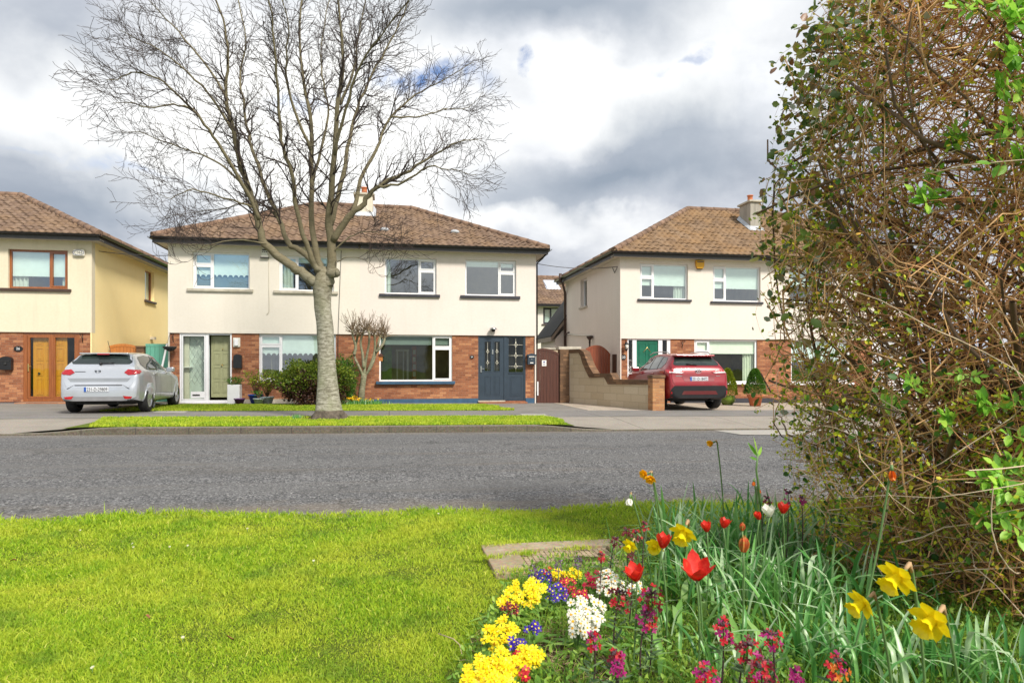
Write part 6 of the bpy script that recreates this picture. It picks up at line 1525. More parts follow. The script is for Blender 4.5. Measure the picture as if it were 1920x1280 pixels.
for pts, r0, r1, dep in LIMBS:
    P = []; n = len(pts)
    # depth grows with the horizontal/vertical distance from the fork so that the crown is round
    for i, (x, y) in enumerate(pts):
        px_, py_ = zt(x, y); f = ((1075-x)**2+(1120-y)**2)**.5/1150
        P.append(at(px_, py_, T0+dep*min(1.3, f)*1.25))
    R = [r0*.76*(1-i/(n-1))**1.25+r1*.9*(i/(n-1))**.7 for i in range(n)]
    P, R = catmull(P, R, 4)
    P = [p+Vector((rt.gauss(0, .012), rt.gauss(0, .012), rt.gauss(0, .012)))*min(1, R[i]*0+1) for i, p in enumerate(P)]
    limb_mb.tube(P, R, 10 if r0 > .06 else 6); twigs(P, R, 1, twig_mb)
p = at(631, 512, T0-.1); limb_mb.tube([at(612, 516, T0), at(631, 511, T0-.2)], [.09, .105], 10); limb_mb.blob(at(631.5, 511, T0-.2), .085, 2, (.5, 1, 1))
cr_ = rel(limb_mb.build('limbs', M['bark'], tree, shade=True), tree); rel(twig_mb.build('crown', M['twig'], tree), tree)
# bare soil round the foot
mb = MB(); n = 40
ring = [(tb.x+.72*cos(2*pi*i/n)*(1+.1*sin(5*i)), tb.y+.42*sin(2*pi*i/n)*(1+.12*sin(3*i+1))) for i in range(n)]
mb.add([(x, y, gz(x, y)+.009) for x, y in ring]+[(tb.x, tb.y, tb.z+.05)], [(i, (i+1) % n, n) for i in range(n)]); tag(mb.build('soil', M['soil']), kind='stuff')
# two like trees across the green behind the viewer, seen in the window glass
for (x, y, rz, s, lb) in ((-6, -13, 1.2, 1.15, 'bare tree on the green behind the viewer, mirrored in the upstairs windows'),):
    t2 = tree.copy(); t2.location = (x, y, 0); t2.rotation_euler = (0, 0, rz); t2.scale = (s, s, s); link(t2); t2['label'] = lb
    for ch in list(tree.children):
        c = ch.copy(); COL.objects.link(c); c.parent = t2
tree2_names = 1
# ------------------------------------------------------------------ foliage helpers
def leaf_cloud(name, P, size, mat, parent, nrm=None, width=.5, rnd=None, up=.0, fold=.25, root=None):
    """one pointed folded leaf (6 vertices) per point"""
    n = len(P); d = rng.normal(size=(n, 3)); d[:, 2] += up
    if nrm is not None: d = d*.55+nrm
    d /= np.linalg.norm(d, axis=1, keepdims=True)
    a = rng.normal(size=(n, 3)); w_ = np.cross(d, a); w_ /= np.linalg.norm(w_, axis=1, keepdims=True); nn = np.cross(w_, d)
    s = np.asarray(size)[:, None] if np.ndim(size) else np.full((n, 1), size)
    ww = w_*s*width*.5
    v = np.stack([P, P+d*s*.35+ww+nn*s*fold*.3, P+d*s*.75+ww*.8+nn*s*fold*.15, P+d*s, P+d*s*.75-ww*.8+nn*s*fold*.15, P+d*s*.35-ww+nn*s*fold*.3, P+d*s*.5-nn*s*.05], 1).reshape(-1, 3)
    i = np.arange(n)[:, None]*7
    F = [i+np.array([[0, 1, 6]]), i+np.array([[1, 2, 6]]), i+np.array([[2, 3, 6]]), i+np.array([[3, 4, 6]]), i+np.array([[4, 5, 6]]), i+np.array([[5, 0, 6]])]
    if rnd is None: rnd = rng.random(n)
    if root is not None: v = v-np.array(root.location)
    return np_mesh(name, v, F, mat, parent, {'rnd': np.repeat(rnd, 7)})
def ellipsoid_pts(c, r, n, shell=.5, zmin=None):
    d = rng.normal(size=(n, 3)); d /= np.linalg.norm(d, axis=1, keepdims=True)
    k = (rng.random(n)*(1-shell)+shell)**.6
    lump = 1+.16*np.sin(d[:, 0]*7+d[:, 2]*5)+.12*np.sin(d[:, 1]*9+d[:, 2]*8+2)+.06*np.sin(d[:, 0]*17)
    P = np.array(c)+d*np.array(r)*(k*lump)[:, None]
    if zmin is not None: P[:, 2] = np.maximum(P[:, 2], zmin)
    return P, d
LG = leaf_mat('leaf_green', [(0, (.03, .10, .012)), (.5, (.07, .20, .02)), (1, (.16, .32, .03))])
LY = leaf_mat('leaf_yellowgreen', [(0, (.10, .17, .01)), (.5, (.22, .30, .015)), (1, (.40, .42, .03))])
LP = leaf_mat('leaf_purple', [(0, (.035, .012, .012)), (.5, (.075, .03, .025)), (1, (.13, .08, .03))], trans=.2)
LT = leaf_mat('leaf_shrub', [(0, (.05, .10, .012)), (.5, (.13, .20, .018)), (1, (.27, .32, .03))])
LD = leaf_mat('leaf_dark', [(0, (.012, .04, .01)), (.5, (.03, .085, .018)), (1, (.06, .13, .025))])
# clipped two-tone shrub behind the tree
c = onY(583, 716, 21.4); zg_ = gz(c.x, 21.4)
sh = empty('garden_shrub', 'rounded clipped shrub, yellow green on top and purple below, behind the trunk', 'shrub', (c.x, 21.4, zg_), group='shrubs by the house walls')
ra, rb = fx(656)-fx(583), 0
P, d = ellipsoid_pts((c.x, 21.4, .78), (1.12, .75, .70), 11000, .55, zg_+.03)
top = P[:, 2]+.12*np.sin(P[:, 0]*4)+rng.normal(0, .1, len(P)) > .72
leaf_cloud('crown', P[top], rng.uniform(.04, .08, top.sum()), LT, sh, d[top], .6, root=sh); leaf_cloud('purple_foliage', P[~top], rng.uniform(.04, .07, (~top).sum()), LP, sh, d[~top], .6, root=sh)
mb = MB()
for k in range(16): th = k*.8; mb.tube([Vector((c.x+.1*cos(th), 21.4+.1*sin(th), zg_-.05)), Vector((c.x+.5*cos(th), 21.4+.35*sin(th), .5)), Vector((c.x+.8*cos(th), 21.4+.5*sin(th), 1.0))], [.02, .012, .005], 5)
rel(mb.build('stems', M['twig'], sh), sh)
P, d = ellipsoid_pts((c.x, 21.4, .72), (.95, .60, .55), 5000, .1, zg_+.05); leaf_cloud('inner_foliage', P, .07, LP, sh, None, .7, root=sh)
c2 = onY(650, 705, 21.7)
s2 = empty('garden_shrub', 'upright dark green shrub to the right of the trunk', 'shrub', (c2.x, 21.9, zg_), group='shrubs by the house walls')
P, d = ellipsoid_pts((c2.x-.05, 21.9, .80), (.36, .4, .85), 4200, .3, zg_+.03); leaf_cloud('crown', P, rng.uniform(.04, .08, len(P)), LG, s2, d, .35, up=.4, root=s2)
mb = MB()
for k in range(8): th = k*.8; mb.tube([Vector((c2.x, 21.9, zg_-.05)), Vector((c2.x+.2*cos(th), 21.9+.2*sin(th), .8)), Vector((c2.x+.25*cos(th), 21.9+.25*sin(th), 1.5))], [.015, .01, .004], 5)
rel(mb.build('stems', M['twig'], s2), s2)
# small pollarded tree in front of the pinkish house
YT = 21.9; pz = lambda x, y: onY(x, y, YT); b0 = pz(677, 757); b0.z = gz(b0.x, YT)
pt = empty('pollarded_tree', 'small multi-stemmed pruned tree with knuckled twigs against the brick wall', 'tree', b0)
lm = MB(); tw = MB()
lm.tube([b0+Vector((0, 0, -.05)), pz(678, 735), pz(681, 715), pz(683, 700)], [.12, .10, .085, .09], 12)
rel(lm.build('trunk', M['limb'], pt), pt); lm = MB()
for pts in ([(681, 705), (672, 685), (664, 665), (668, 640), (672, 625)], [(664, 665), (667, 650), (662, 632), (660, 618)], [(683, 703), (685, 680), (691, 650), (693, 630), (690, 618)], [(684, 704), (697, 685), (705, 660), (710, 640), (716, 622)], [(691, 695), (700, 670), (703, 650), (702, 625)], [(682, 690), (680, 665), (676, 640), (684, 615)], [(705, 660), (718, 645), (722, 630)]):
    P = [pz(x, y)+Vector((0, rt.uniform(-.15, .15)*i*.4, 0)) for i, (x, y) in enumerate(pts)]; P, R = catmull(P, [.05, .042, .036, .034, .036][:len(P)], 4); lm.tube(P, R, 7)
    for k in range(22):
        q = P[-1-rt.randrange(0, 3)]; th = rt.uniform(0, 2*pi); el = rt.uniform(.0, 1.45); dd = Vector((cos(th)*cos(el), sin(th)*cos(el)*.7, sin(el))); ln = rt.uniform(.22, .68); pp = [q]
        for j in range(4): dd = (dd+Vector((rt.gauss(0, .15), rt.gauss(0, .12), rt.gauss(.08, .15)))).normalized(); pp.append(pp[-1]+dd*ln/4)
        tw.tube(pp, [.013, .010, .008, .006, .004], 4, cap=False)
        for j in (2, 3):
            if rt.random() < .75:
                e = (dd+Vector((rt.gauss(0, .6), rt.gauss(0, .5), rt.gauss(.2, .4)))).normalized(); tw.tube([pp[j], pp[j]+e*ln*.35], [.007, .004], 3, cap=False)
rel(lm.build('limbs', M['limb'], pt), pt); rel(tw.build('crown', simple('young_twig', (.20, .14, .085), .8, .3), pt), pt)
# bird house / feeder hanging on it
q = pz(714, 671)+Vector((0, -.25, 0)); mb = MB(); mb.box(q.x-.06, q.x+.06, q.y-.05, q.y+.05, q.z-.10, q.z+.06); m2 = MB()
m2.add([(q.x-.11, q.y-.08, q.z+.05), (q.x+.11, q.y-.08, q.z+.05), (q.x, q.y-.08, q.z+.15), (q.x-.11, q.y+.08, q.z+.05), (q.x+.11, q.y+.08, q.z+.05), (q.x, q.y+.08, q.z+.15)], [(0, 1, 2), (3, 5, 4), (0, 2, 5, 3), (1, 4, 5, 2), (0, 3, 4, 1)])
m3 = MB(); m3.tube([q+Vector((0, 0, .14)), q+Vector((-.03, .1, .5))], .005, 4)
thing_mb('bird_box', 'little orange wooden bird box hanging in the pruned tree', 'bird box', q, [('body', mb, M['gate_orange']), ('roof', m2, M['gate_brown']), ('cord', m3, M['black'])])
# ------------------------------------------------------------------ pots
def pot(name, label, px, py, Y, prof, mat, plant=None, square=None, group='plant pots by the front doors'):
    p = onY(px, py, Y); zg_ = gz(p.x, Y)+.006; r = empty(name, label, 'plant pot', (p.x, Y, zg_), group=group)
    mb = MB()
    if square: a, h = square; mb.box(p.x-a/2, p.x+a/2, Y-a/2, Y+a/2, zg_, zg_+h, bev=.015)
    else: h = prof[-1][1]; mb.lathe(prof+[(prof[-1][0]*.88, h), (prof[-1][0]*.85, h-.05)], (p.x, Y, zg_), 24)
    rel(mb.build('pot', mat, r), r)
    mb = MB(); rr_ = (square[0]*.45 if square else prof[-1][0]*.84); mb.lathe([(rr_, h-.035), (.005, h-.02)], (p.x, Y, zg_), 16) if not square else mb.box(p.x-rr_, p.x+rr_, Y-rr_, Y+rr_, zg_+h-.01, zg_+h+.01); rel(mb.build('compost', M['soil'], r), r)
    if plant:
        kind, hh, rad, mt, n = plant; base_ = zg_+h
        if kind == 'ball':
            P, d = ellipsoid_pts((p.x, Y, base_+hh*.5), (rad, rad, hh*.55), n, .35, base_); leaf_cloud('foliage', P, rng.uniform(.03, .06, n), mt, r, d, .4, root=r)
            mb = MB(); mb.tube([Vector((p.x, Y, base_-.04)), Vector((p.x, Y, base_+hh*.6))], .015, 6); rel(mb.build('stem', M['twig'], r), r)
        elif kind == 'cone':
            f = rng.random(n)**.8; th = rng.uniform(0, 2*pi, n); k = rad*(1-f)**.5*(.75+.25*np.sqrt(rng.random(n)))*(1+.10*np.sin(th*5+f*9)); P = np.stack([p.x+np.cos(th)*k, Y+np.sin(th)*k, base_+f*hh], 1)
            d = np.stack([np.cos(th), np.sin(th), np.full(n, 1.2)], 1); leaf_cloud('foliage', P, rng.uniform(.035, .06, n), mt, r, d, .35, root=r)
        elif kind == 'sprig':
            mb = MB(); Q = []
            for i in range(n):
                th = rt.uniform(0, 2*pi); top_ = Vector((p.x+rad*cos(th)*rt.random(), Y+rad*sin(th)*rt.random(), base_+hh*rt.uniform(.5, 1))); md = (top_+Vector((p.x, Y, base_)))/2+Vector((rt.gauss(0, .05), 0, .03)); mb.tube([Vector((p.x, Y, base_-.03)), md, top_], [.012, .008, .004], 4)
                for k in range(16): Q.append(md+(top_-md)*rt.uniform(.2, 1.1)+Vector((rt.gauss(0, .06), rt.gauss(0, .06), rt.gauss(0, .05))))
            rel(mb.build('stem', simple('brown_stem', (.22, .12, .06), .8, .2), r), r); leaf_cloud('foliage', np.array(Q), rng.uniform(.04, .08, len(Q)), mt, r, None, .5, root=r)
    return r
pot('plant_pot', 'tall square white planter with green plant right of the sage door', 440, 757, 22.15, None, M['white'], ('ball', .22, .22, LG, 500), square=(.36, .60))
pot('plant_pot', 'small purple pot beside the tall white planter', 449, 757, 21.75, [(.10, 0), (.15, .16), (.165, .16), (.165, .19)], simple('purple_pot', (.10, .03, .13), .5, .1))
pot('plant_pot', 'blue pot with leggy green shrub by the ivory house', 479.5, 757, 22.1, [(.13, 0), (.21, .26), (.23, .26), (.23, .30)], simple('blue_pot', (.01, .05, .32), .35, .1), ('sprig', .75, .48, LY, 26))
pot('plant_pot', 'small grey white pot in front of the blue pot', 485, 758, 21.7, [(.10, 0), (.15, .17), (.165, .17), (.165, .20)], simple('grey_pot', (.45, .52, .52), .6, .1), ('sprig', .2, .15, LG, 5))
pot('plant_pot', 'pale blue white pot with brown stemmed bush beside the clipped shrub', 500.5, 757, 22.0, [(.14, 0), (.20, .20), (.22, .20), (.22, .24)], simple('palepot', (.55, .62, .64), .6, .1), ('sprig', .62, .34, LY, 20))
pot('plant_pot', 'glazed green and amber pot with golden conifer beside the red car', 1364, 757, 21.6, [(.16, 0), (.25, .12), (.27, .22), (.24, .30), (.26, .32)], simple('glazed_pot', (.10, .16, .015), .2, .5, 3), ('cone', .90, .34, LY, 6500))
pot('plant_pot', 'terracotta pot with dark green conifer beside the hedge', 1416, 762, 20.9, [(.17, 0), (.23, .30), (.26, .30), (.26, .37)], M['terracotta'], ('cone', .85, .36, LG, 7500))
def clump(name, label, cat, px, py, Y, n, h, sp_, mt, flowers=None):
    p = onY(px, py, Y); zg_ = gz(p.x, Y); r = empty(name, label, cat, (p.x, Y, zg_)); P = np.stack([rng.normal(p.x, sp_, n), rng.normal(Y, .12, n), np.full(n, zg_)], 1)
    o = blades('leaves', P, rng.uniform(h*.6, h, n), np.full(n, .022), rng.uniform(.1, .5, n), mt, rng.random(n), r); o.data.transform(Matrix.Translation(-Vector(r.location)))
    if flowers:
        Q, d = ellipsoid_pts((p.x+flowers[1], Y, zg_+h*.85), (flowers[2], .12, .07), flowers[0], .2); leaf_cloud('flowers', Q, .06, flowers[3], r, None, .8, root=r)
    return r
YEL = leaf_mat('yellow_petal', [(0, (.80, .42, .004)), (.5, (.90, .58, .006)), (1, (.95, .68, .02))], trans=.25); WHT = leaf_mat('white_petal', [(0, (.78, .78, .70)), (1, (.88, .87, .82))], trans=.25)
BG = leaf_mat('strap_leaf', [(0, (.05, .20, .05)), (.35, (.11, .34, .075)), (.7, (.22, .48, .12)), (1, (.52, .68, .42))], .35, .35, spec=.6)
clump('daffodil_clump', 'low clump of pale yellow daffodils at the foot of the pruned tree', 'flowers', 668, 757, 21.55, 260, .24, .28, BG, (70, -.12, .30, YEL))
clump('daffodil_clump', 'green daffodil leaves right of the pruned tree foot', 'flowers', 694, 757, 21.6, 200, .20, .22, BG, (14, .0, .2, YEL))
clump('daffodil_clump', 'tuft of daffodil leaves on the verge left of the big trunk', 'flowers', 556, 783, 15.6, 60, .16, .06, BG)
# ------------------------------------------------------------------ OVERGROWN HEDGE
Rv = np.array([cT, -sT, 0]); Fv = np.array([sT, cT, 0]); Zv = np.array([0, 0, 1.0])
def LW(a, t, z): return np.outer(a, Rv)+np.outer(t, Fv)+np.outer(z, Zv) if np.ndim(a) else Vector(tuple(Rv*a+Fv*t+Zv*z))
HA, HT, HRA, HRT = 3.46, 4.0, 1.72, 1.45
def hk(z): 
    return float(np.interp(z, [-.2, .25, .7, 1.2, 2.2, 2.7, 3.3, 3.9, 4.2], [.84, .91, .98, 1.02, 1.02, .98, .91, .75, .4]))
def hedge_r(a, t, z):
    th = atan2(t-HT, a-HA); lump = 1+.035*sin(5*th+z*2.3)+.03*sin(9*th-z*4.1)+.03*sin(z*5.3+th*3)
    return sqrt(((a-HA)/HRA)**2+((t-HT)/HRT)**2)/(hk(z)*lump)
HC_ = LW(HA, HT, 0.0); hg = empty('overgrown_hedge', 'tall overgrown hedge, a tangle of brown canes with new green shoots', 'hedge', HC_)
rh = random.Random(11); thick, mid, thin = MB(), MB(), MB(); tips = []
def cane(a, t, z, d, ln, m, r0, mbq, n, wander=.22, droop=0, lim=1.0):
    p = [a, t, z]; pts = []; rr = []
    for j in range(m+1):
        R_ = hedge_r(*p)
        if R_ > lim and j > 1 and rh.random() < .75:
            # turn back along the surface
            nx, ny = (p[0]-HA), (p[1]-HT); L_ = sqrt(nx*nx+ny*ny); k = d[0]*nx/L_+d[1]*ny/L_
            if k > 0: d = [d[0]-.75*k*nx/L_, d[1]-.75*k*ny/L_, d[2]]
        if R_ > lim+.09 and j > 1: break
        pts.append(LW(p[0], p[1], p[2])); rr.append(r0*(1-.6*j/m))
        d = [d[0]+rh.gauss(0, wander), d[1]+rh.gauss(0, wander), d[2]+rh.gauss(0, wander)-droop]; L_ = sqrt(sum(x*x for x in d)); d = [x/L_ for x in d]
        p = [p[i]+d[i]*ln/m for i in range(3)]
        if p[2] < .02: p[2] = .02; d[2] = abs(d[2])*.3
        if p[2] > 4.1: break
    if len(pts) > 2: mbq.tube(pts, rr, n, cap=False)
    return pts
def rpt(lo, hi):
    while True:
        th = rh.uniform(-pi, 0.25) if rh.random() < .8 else rh.uniform(0, 2*pi)   # mostly the side the viewer faces
        if rh.random() < .55: th = rh.uniform(pi*.92, pi*1.62)
        z = rh.uniform(.03, 3.9)**1.0; k = rh.uniform(lo, hi)*hk(z)
        return HA+HRA*k*cos(th), HT+HRT*k*sin(th), z, th
for i in range(150):
    a, t, z, th = rpt(.1, .8); z = rh.uniform(0, .6); cane(a, t, z, [rh.gauss(0, .4), rh.gauss(0, .4), 1], rh.uniform(1.8, 3.4), 12, rh.uniform(.008, .017), thick, 6, .17, .01)
for i in range(140):
    a, t, z, th = rpt(.5, .95); cane(a, t, z, [rh.gauss(0, 1), rh.gauss(0, .7), rh.gauss(.2, .6)], rh.uniform(1.2, 2.4), 10, rh.uniform(.006, .012), thick, 6, .14, .02)
for i in range(2700):
    a, t, z, th = rpt(.45, .98); tips += [(q, .8) for q in cane(a, t, z, [rh.gauss(0, 1), rh.gauss(0, .8), rh.gauss(.1, .8)], rh.uniform(.6, 1.7), 8, rh.uniform(.003, .0072), mid, 4, .18, .03)[2:]]
for i in range(8500):
    a, t, z, th = rpt(.62, 1.0); o_ = [cos(th), sin(th)]; tips += [(q, 1) for q in cane(a, t, z, [o_[0]*.6+rh.gauss(0, .8), o_[1]*.6+rh.gauss(0, .8), rh.gauss(.1, .8)], rh.uniform(.2, .7), 5, rh.uniform(.0013, .0026), thin, 3, .25, .02, 1.04)[1:]]
# sprigs that stick out of the left outline
for i in range(70):
    z = rh.uniform(.3, 3.6); th = rh.uniform(pi*1.0, pi*1.25); k = hk(z)*.96; a, t = HA+HRA*k*cos(th), HT+HRT*k*sin(th)
    q = cane(a, t, z, [-.8+rh.gauss(0, .3), rh.gauss(0, .4), rh.gauss(.35, .5)], rh.uniform(.12, .36), 6, rh.uniform(.0016, .003), thin, 4, .2, 0, 2); tips += [(x, 2) for x in q[1:]*2]
CANE = lambda nm, a, b: simple(nm, a, .8, b, 2.5, .3)
rel(thick.build('stems', CANE('old_cane', (.115, .07, .04), .5), hg), hg); rel(mid.build('canes', CANE('tan_cane', (.64, .38, .18), .6), hg), hg); rel(thin.build('twigs', CANE('red_twig', (.52, .25, .10), .6), hg), hg)
dead = MB()
for i in range(420):
    a, t, z, th = rpt(.86, 1.02); z = rh.uniform(.1, 1.5) if rh.random() < .7 else z; cane(a, t, z, [rh.gauss(0, 1), rh.gauss(0, .8), rh.gauss(-.1, .8)], rh.uniform(.4, 1.3), 9, rh.uniform(.0022, .0045), dead, 4, .13, .02, 1.06)
rel(dead.build('dead_stalks', CANE('straw_cane', (.66, .52, .37), .25), hg), hg)
TP = np.array([tuple(q) for q, _ in tips]); TZ = TP[:, 2]; TA = TP @ Rv; TT = TP @ Fv; TU = TA/np.maximum(TT, .1)
RS = np.array([hedge_r(a, t, z) for a, t, z in zip(TA, TT, TZ)])
def pick(w_, n): w_ = w_*(RS > .8); w_ = w_/w_.sum(); return rng.choice(len(TP), n, p=w_)
LB = leaf_mat('bramble_leaf', [(0, (.06, .11, .03)), (.35, (.13, .21, .045)), (.6, (.28, .36, .04)), (.8, (.36, .24, .07)), (.9, (.26, .10, .04)), (1, (.36, .42, .32))], .42, .25, spec=.6)
LS = leaf_mat('spring_leaf', [(0, (.22, .40, .04)), (.4, (.50, .60, .04)), (.75, (.75, .72, .04)), (1, (.70, .42, .07))], trans=.4)
LE = leaf_mat('elder_leaf', [(0, (.14, .36, .04)), (.5, (.30, .62, .07)), (1, (.54, .82, .12))], .45, .45)
left_ = np.clip((.62-TU)/.2, .05, 1)**1.3
idx = pick(left_*np.clip(TZ-1.0, .12, 2)**1.1, 2200); leaf_cloud('bramble_leaves', TP[idx]+rng.normal(0, .02, (2200, 3)), rng.uniform(.018, .046, 2200), LB, hg, None, .66, root=hg, up=.3)
idx = pick(left_*np.clip(TZ-1.3, .05, 2)*np.clip(.52-TU, .02, 1), 800); leaf_cloud('large_leaves', TP[idx]+rng.normal(0, .02, (800, 3)), rng.uniform(.04, .075, 800), LB, hg, None, .62, root=hg, up=.0)
idx = pick(np.where(TZ < 1.15, 1.0, .28)+left_*.35, 24000); leaf_cloud('spring_leaves', TP[idx]+rng.normal(0, .012, (24000, 3)), rng.uniform(.013, .032, 24000), LS, hg, None, .6, root=hg, up=.5)
idx = pick(np.where(TZ < 1.3, 1.0, .25), 3500); leaf_cloud('ivy_leaves', TP[idx]+rng.normal(0, .02, (3500, 3)), rng.uniform(.02, .045, 3500), LG, hg, None, .8, root=hg)
def surf_t(px, py):
    u = (px-960)/FPX; t = 1.6
    while t < 4:
        if hedge_r(u*t, t, HC+(HY-py)*t/FPX) < 1.0: break
        t += .02
    return t-.05
EL = []
def elder(px, py, s=1.0, n=5, dirv=None):
    EL.clear(); ES = MB(); c = at(px, py, surf_t(px, py)); st = c+Vector((.05, .22, -.12)); ES.tube([st, c], [.004, .0025], 4)
    for k in range(n):
        th = rh.uniform(0, 2*pi); d = Vector((cos(th), -.35+.3*rh.gauss(0, 1), .45+.75*sin(th)*.6)).normalized(); ln = rh.uniform(.06, .11)*s
        ES.tube([c, c+d*ln], [.0018, .0012], 3); sdv = d.cross(Vector((0, -1, .25))).normalized()
        for j in range(3):
            p0 = c+d*ln*(.35+.3*j)
            for sg_ in ((-1, 1) if j < 2 else (0,)):
                dd = (d*(.55 if sg_ else 1)+sdv*sg_*.85+Vector((0, 0, rh.gauss(0, .12)))).normalized(); EL.append((p0, dd, rh.uniform(.045, .07)*s))
    sh_ = oriented_leaves('young_shoot', EL, LE, hg, root=hg); rel(ES.build('shoot_stem', GST, sh_), hg)
GST = simple('green_stem', (.14, .20, .05), .6, .2)
def oriented_leaves(name, L, mat, parent, width=.48, root=None):
    P = np.array([tuple(a) for a, _, _ in L]); D = np.array([tuple(b) for _, b, _ in L]); S = np.array([c for _, _, c in L])[:, None]; n = len(L)
    nn = np.tile(np.array([[0, -.6, .8]]), (n, 1))+rng.normal(0, .35, (n, 3)); W_ = np.cross(D, nn); W_ /= np.linalg.norm(W_, axis=1, keepdims=True); nn = np.cross(W_, D); ww = W_*S*width*.5
    v = np.stack([P, P+D*S*.3+ww*.9, P+D*S*.6+ww*.9-nn*S*.05, P+D*S-nn*S*.16, P+D*S*.6-ww*.9-nn*S*.05, P+D*S*.3-ww*.9, P+D*S*.5-nn*S*.10], 1).reshape(-1, 3)
    i = np.arange(n)[:, None]*7; F = [i+np.array([[a, b, 6]]) for a, b in ((0, 1), (1, 2), (2, 3), (3, 4), (4, 5), (5, 0))]
    if root is not None: v = v-np.array(root.location)
    return np_mesh(name, v, F, mat, parent, {'rnd': np.repeat(rng.random(n), 7)})


for q in [(1870, 181, 1.15, 6), (1785, 274, 1.0, 5), (1739, 388, 1.1, 6), (1899, 55, 1.2, 7), (1903, 312, 1.2, 6), (1840, 25, 1, 5), (1910, 120, 1.3, 7), (1885, 30, 1.1, 5), (1790, 15, .8, 4), (1848, 761, 1, 6), (1785, 798, 1, 5), (1861, 904, 1.0, 6), (1886, 925, 1.1, 6), (1709, 727, .8, 5), (1650, 761, .8, 4),
          (1849, 974, 1.0, 6), (1886, 890, 1.0, 5), (1900, 820, .9, 4), (1905, 1000, 1, 5), (1812, 705, .7, 3), (1745, 345, .8, 3), (1898, 250, 1, 5), (1870, 985, .8, 4), (1912, 760, .9, 4), (1560, 120, .6, 4), (1600, 75, .6, 4), (1480, 310, .5, 3), (1620, 215, .6, 4), (1915, 190, 1.1, 5)]: elder(*q)
# ------------------------------------------------------------------ FLOWER BED
def gpt(px, py, z=.0): t = (HC-z)*FPX/(py-HY); p = at(px, py, t); return p
bp = [(840, 1300), (905, 1190), (955, 1110), (1010, 1068), (1110, 1050), (1175, 1015), (1240, 995), (1320, 985), (1420, 985), (1520, 995)]
edge = [gpt(*q) for q in bp]
poly = [(p.x, p.y) for p in edge]+[(4.2, 4.5), (7.5, 4.0), (7.5, .6), (.6, .8)]
def in_poly(x, y):
    x = np.asarray(x); y = np.asarray(y); c = np.zeros(x.shape, bool); n = len(poly)
    for i in range(n):
        x0, y0 = poly[i]; x1, y1 = poly[(i+1) % n]
        k = ((y0 > y) != (y1 > y)) & (x < (x1-x0)*(y-y0)/(y1-y0+1e-9)+x0); c ^= k
    return c
bm = bmesh.new(); vs_ = []
nx_, ny_ = 90, 70; xs = np.linspace(.2, 7.6, nx_); ys = np.linspace(.6, 5.7, ny_); G = {}
for i, x in enumerate(xs):
    for j, y in enumerate(ys):
        G[i, j] = bm.verts.new((x, y, float(lawn(x, y))+.012+.02*rh.random()+.02*sin(x*5)*sin(y*4)))
for i in range(nx_-1):
    for j in range(ny_-1):
        if in_poly(np.array([(xs[i]+xs[i+1])/2]), np.array([(ys[j]+ys[j+1])/2]))[0]: f = bm.faces.new((G[i, j], G[i+1, j], G[i+1, j+1], G[i, j+1])); f.smooth = True
bmesh.ops.delete(bm, geom=[v for v in bm.verts if not v.link_faces], context='VERTS')
me = bpy.data.meshes.new('flower_bed'); bm.to_mesh(me); bm.free(); me.materials.append(M['soil']); fb = link(bpy.data.objects.new('flower_bed', me)); tag(fb, kind='structure')
def bedz(x, y): return vec_lawn(np.asarray(x), np.asarray(y))+.03
# low green growth between the plants
def scatter_bed(n, tmin=1.6, tmax=4.6, dens=None):
    out = []
    while sum(len(o) for o in out) < n:
        u = rng.uniform(-.15, .80, n*2); t = tmin+(tmax-tmin)*rng.random(n*2)**.8; x = t*(sT+u*cT); y = t*(cT-u*sT); k = in_poly(x, y) & ~((x < mx0+.82) & (y > my0+.06) & (rng.random(len(x)) < .97))
        if dens is not None: k &= rng.random(len(x)) < dens(x, y)
        out.append(np.stack([x[k], y[k]], 1))
    P = np.concatenate(out)[:n]; return P
holes_ = [(1085-0, 1225)]; hp = gpt(1040, 1235)
def notbare(x, y): return 1-.93*np.exp(-(((x-hp.x)/.22)**2+((y-hp.y)/.20)**2))
P = scatter_bed(30000, dens=notbare); P3 = np.concatenate([P, (bedz(P[:, 0], P[:, 1])+rng.random(len(P))**1.5*.10)[:, None]], 1)
fl = leaf_cloud('ground_foliage', P3, rng.uniform(.012, .035, len(P3)), leaf_mat('bed_leaf', [(0, (.08, .19, .03)), (.5, (.19, .37, .05)), (1, (.36, .52, .08))], trans=.35), None, None, .45, up=.5); tag(fl, kind='stuff')
P = scatter_bed(16000, dens=notbare); P3 = np.concatenate([P, bedz(P[:, 0], P[:, 1])[:, None]-.01], 1)
g = blades('bed_grass', P3, rng.uniform(.05, .16, len(P3)), rng.uniform(.0025, .005, len(P3)), rng.uniform(.2, 1, len(P3)), leaf_mat('bed_grass', [(0, (.13, .28, .03)), (.6, (.28, .46, .04)), (1, (.42, .54, .08))], trans=.4), rng.random(len(P3))); tag(g, kind='stuff')
# dry straw litter
P = scatter_bed(2600, dens=lambda x, y: .15+.85*np.exp(-(((x-hp.x)/.35)**2+((y-hp.y)/.3)**2))); mbs = MB()
for x, y in P:
    th = rh.uniform(0, 2*pi); ln = rh.uniform(.02, .10); z = float(bedz(x, y))+rh.uniform(0, .03); c = Vector((x, y, z)); d = Vector((cos(th), sin(th), rh.gauss(.1, .25)))*ln
    mbs.tube([c-d*.5, c+Vector((0, 0, .004)), c+d*.5], [.0012, .0016, .0008], 3, cap=False)
tag(mbs.build('straw_litter', simple('straw', (.42, .29, .18), .85, .35, 6)), kind='stuff')
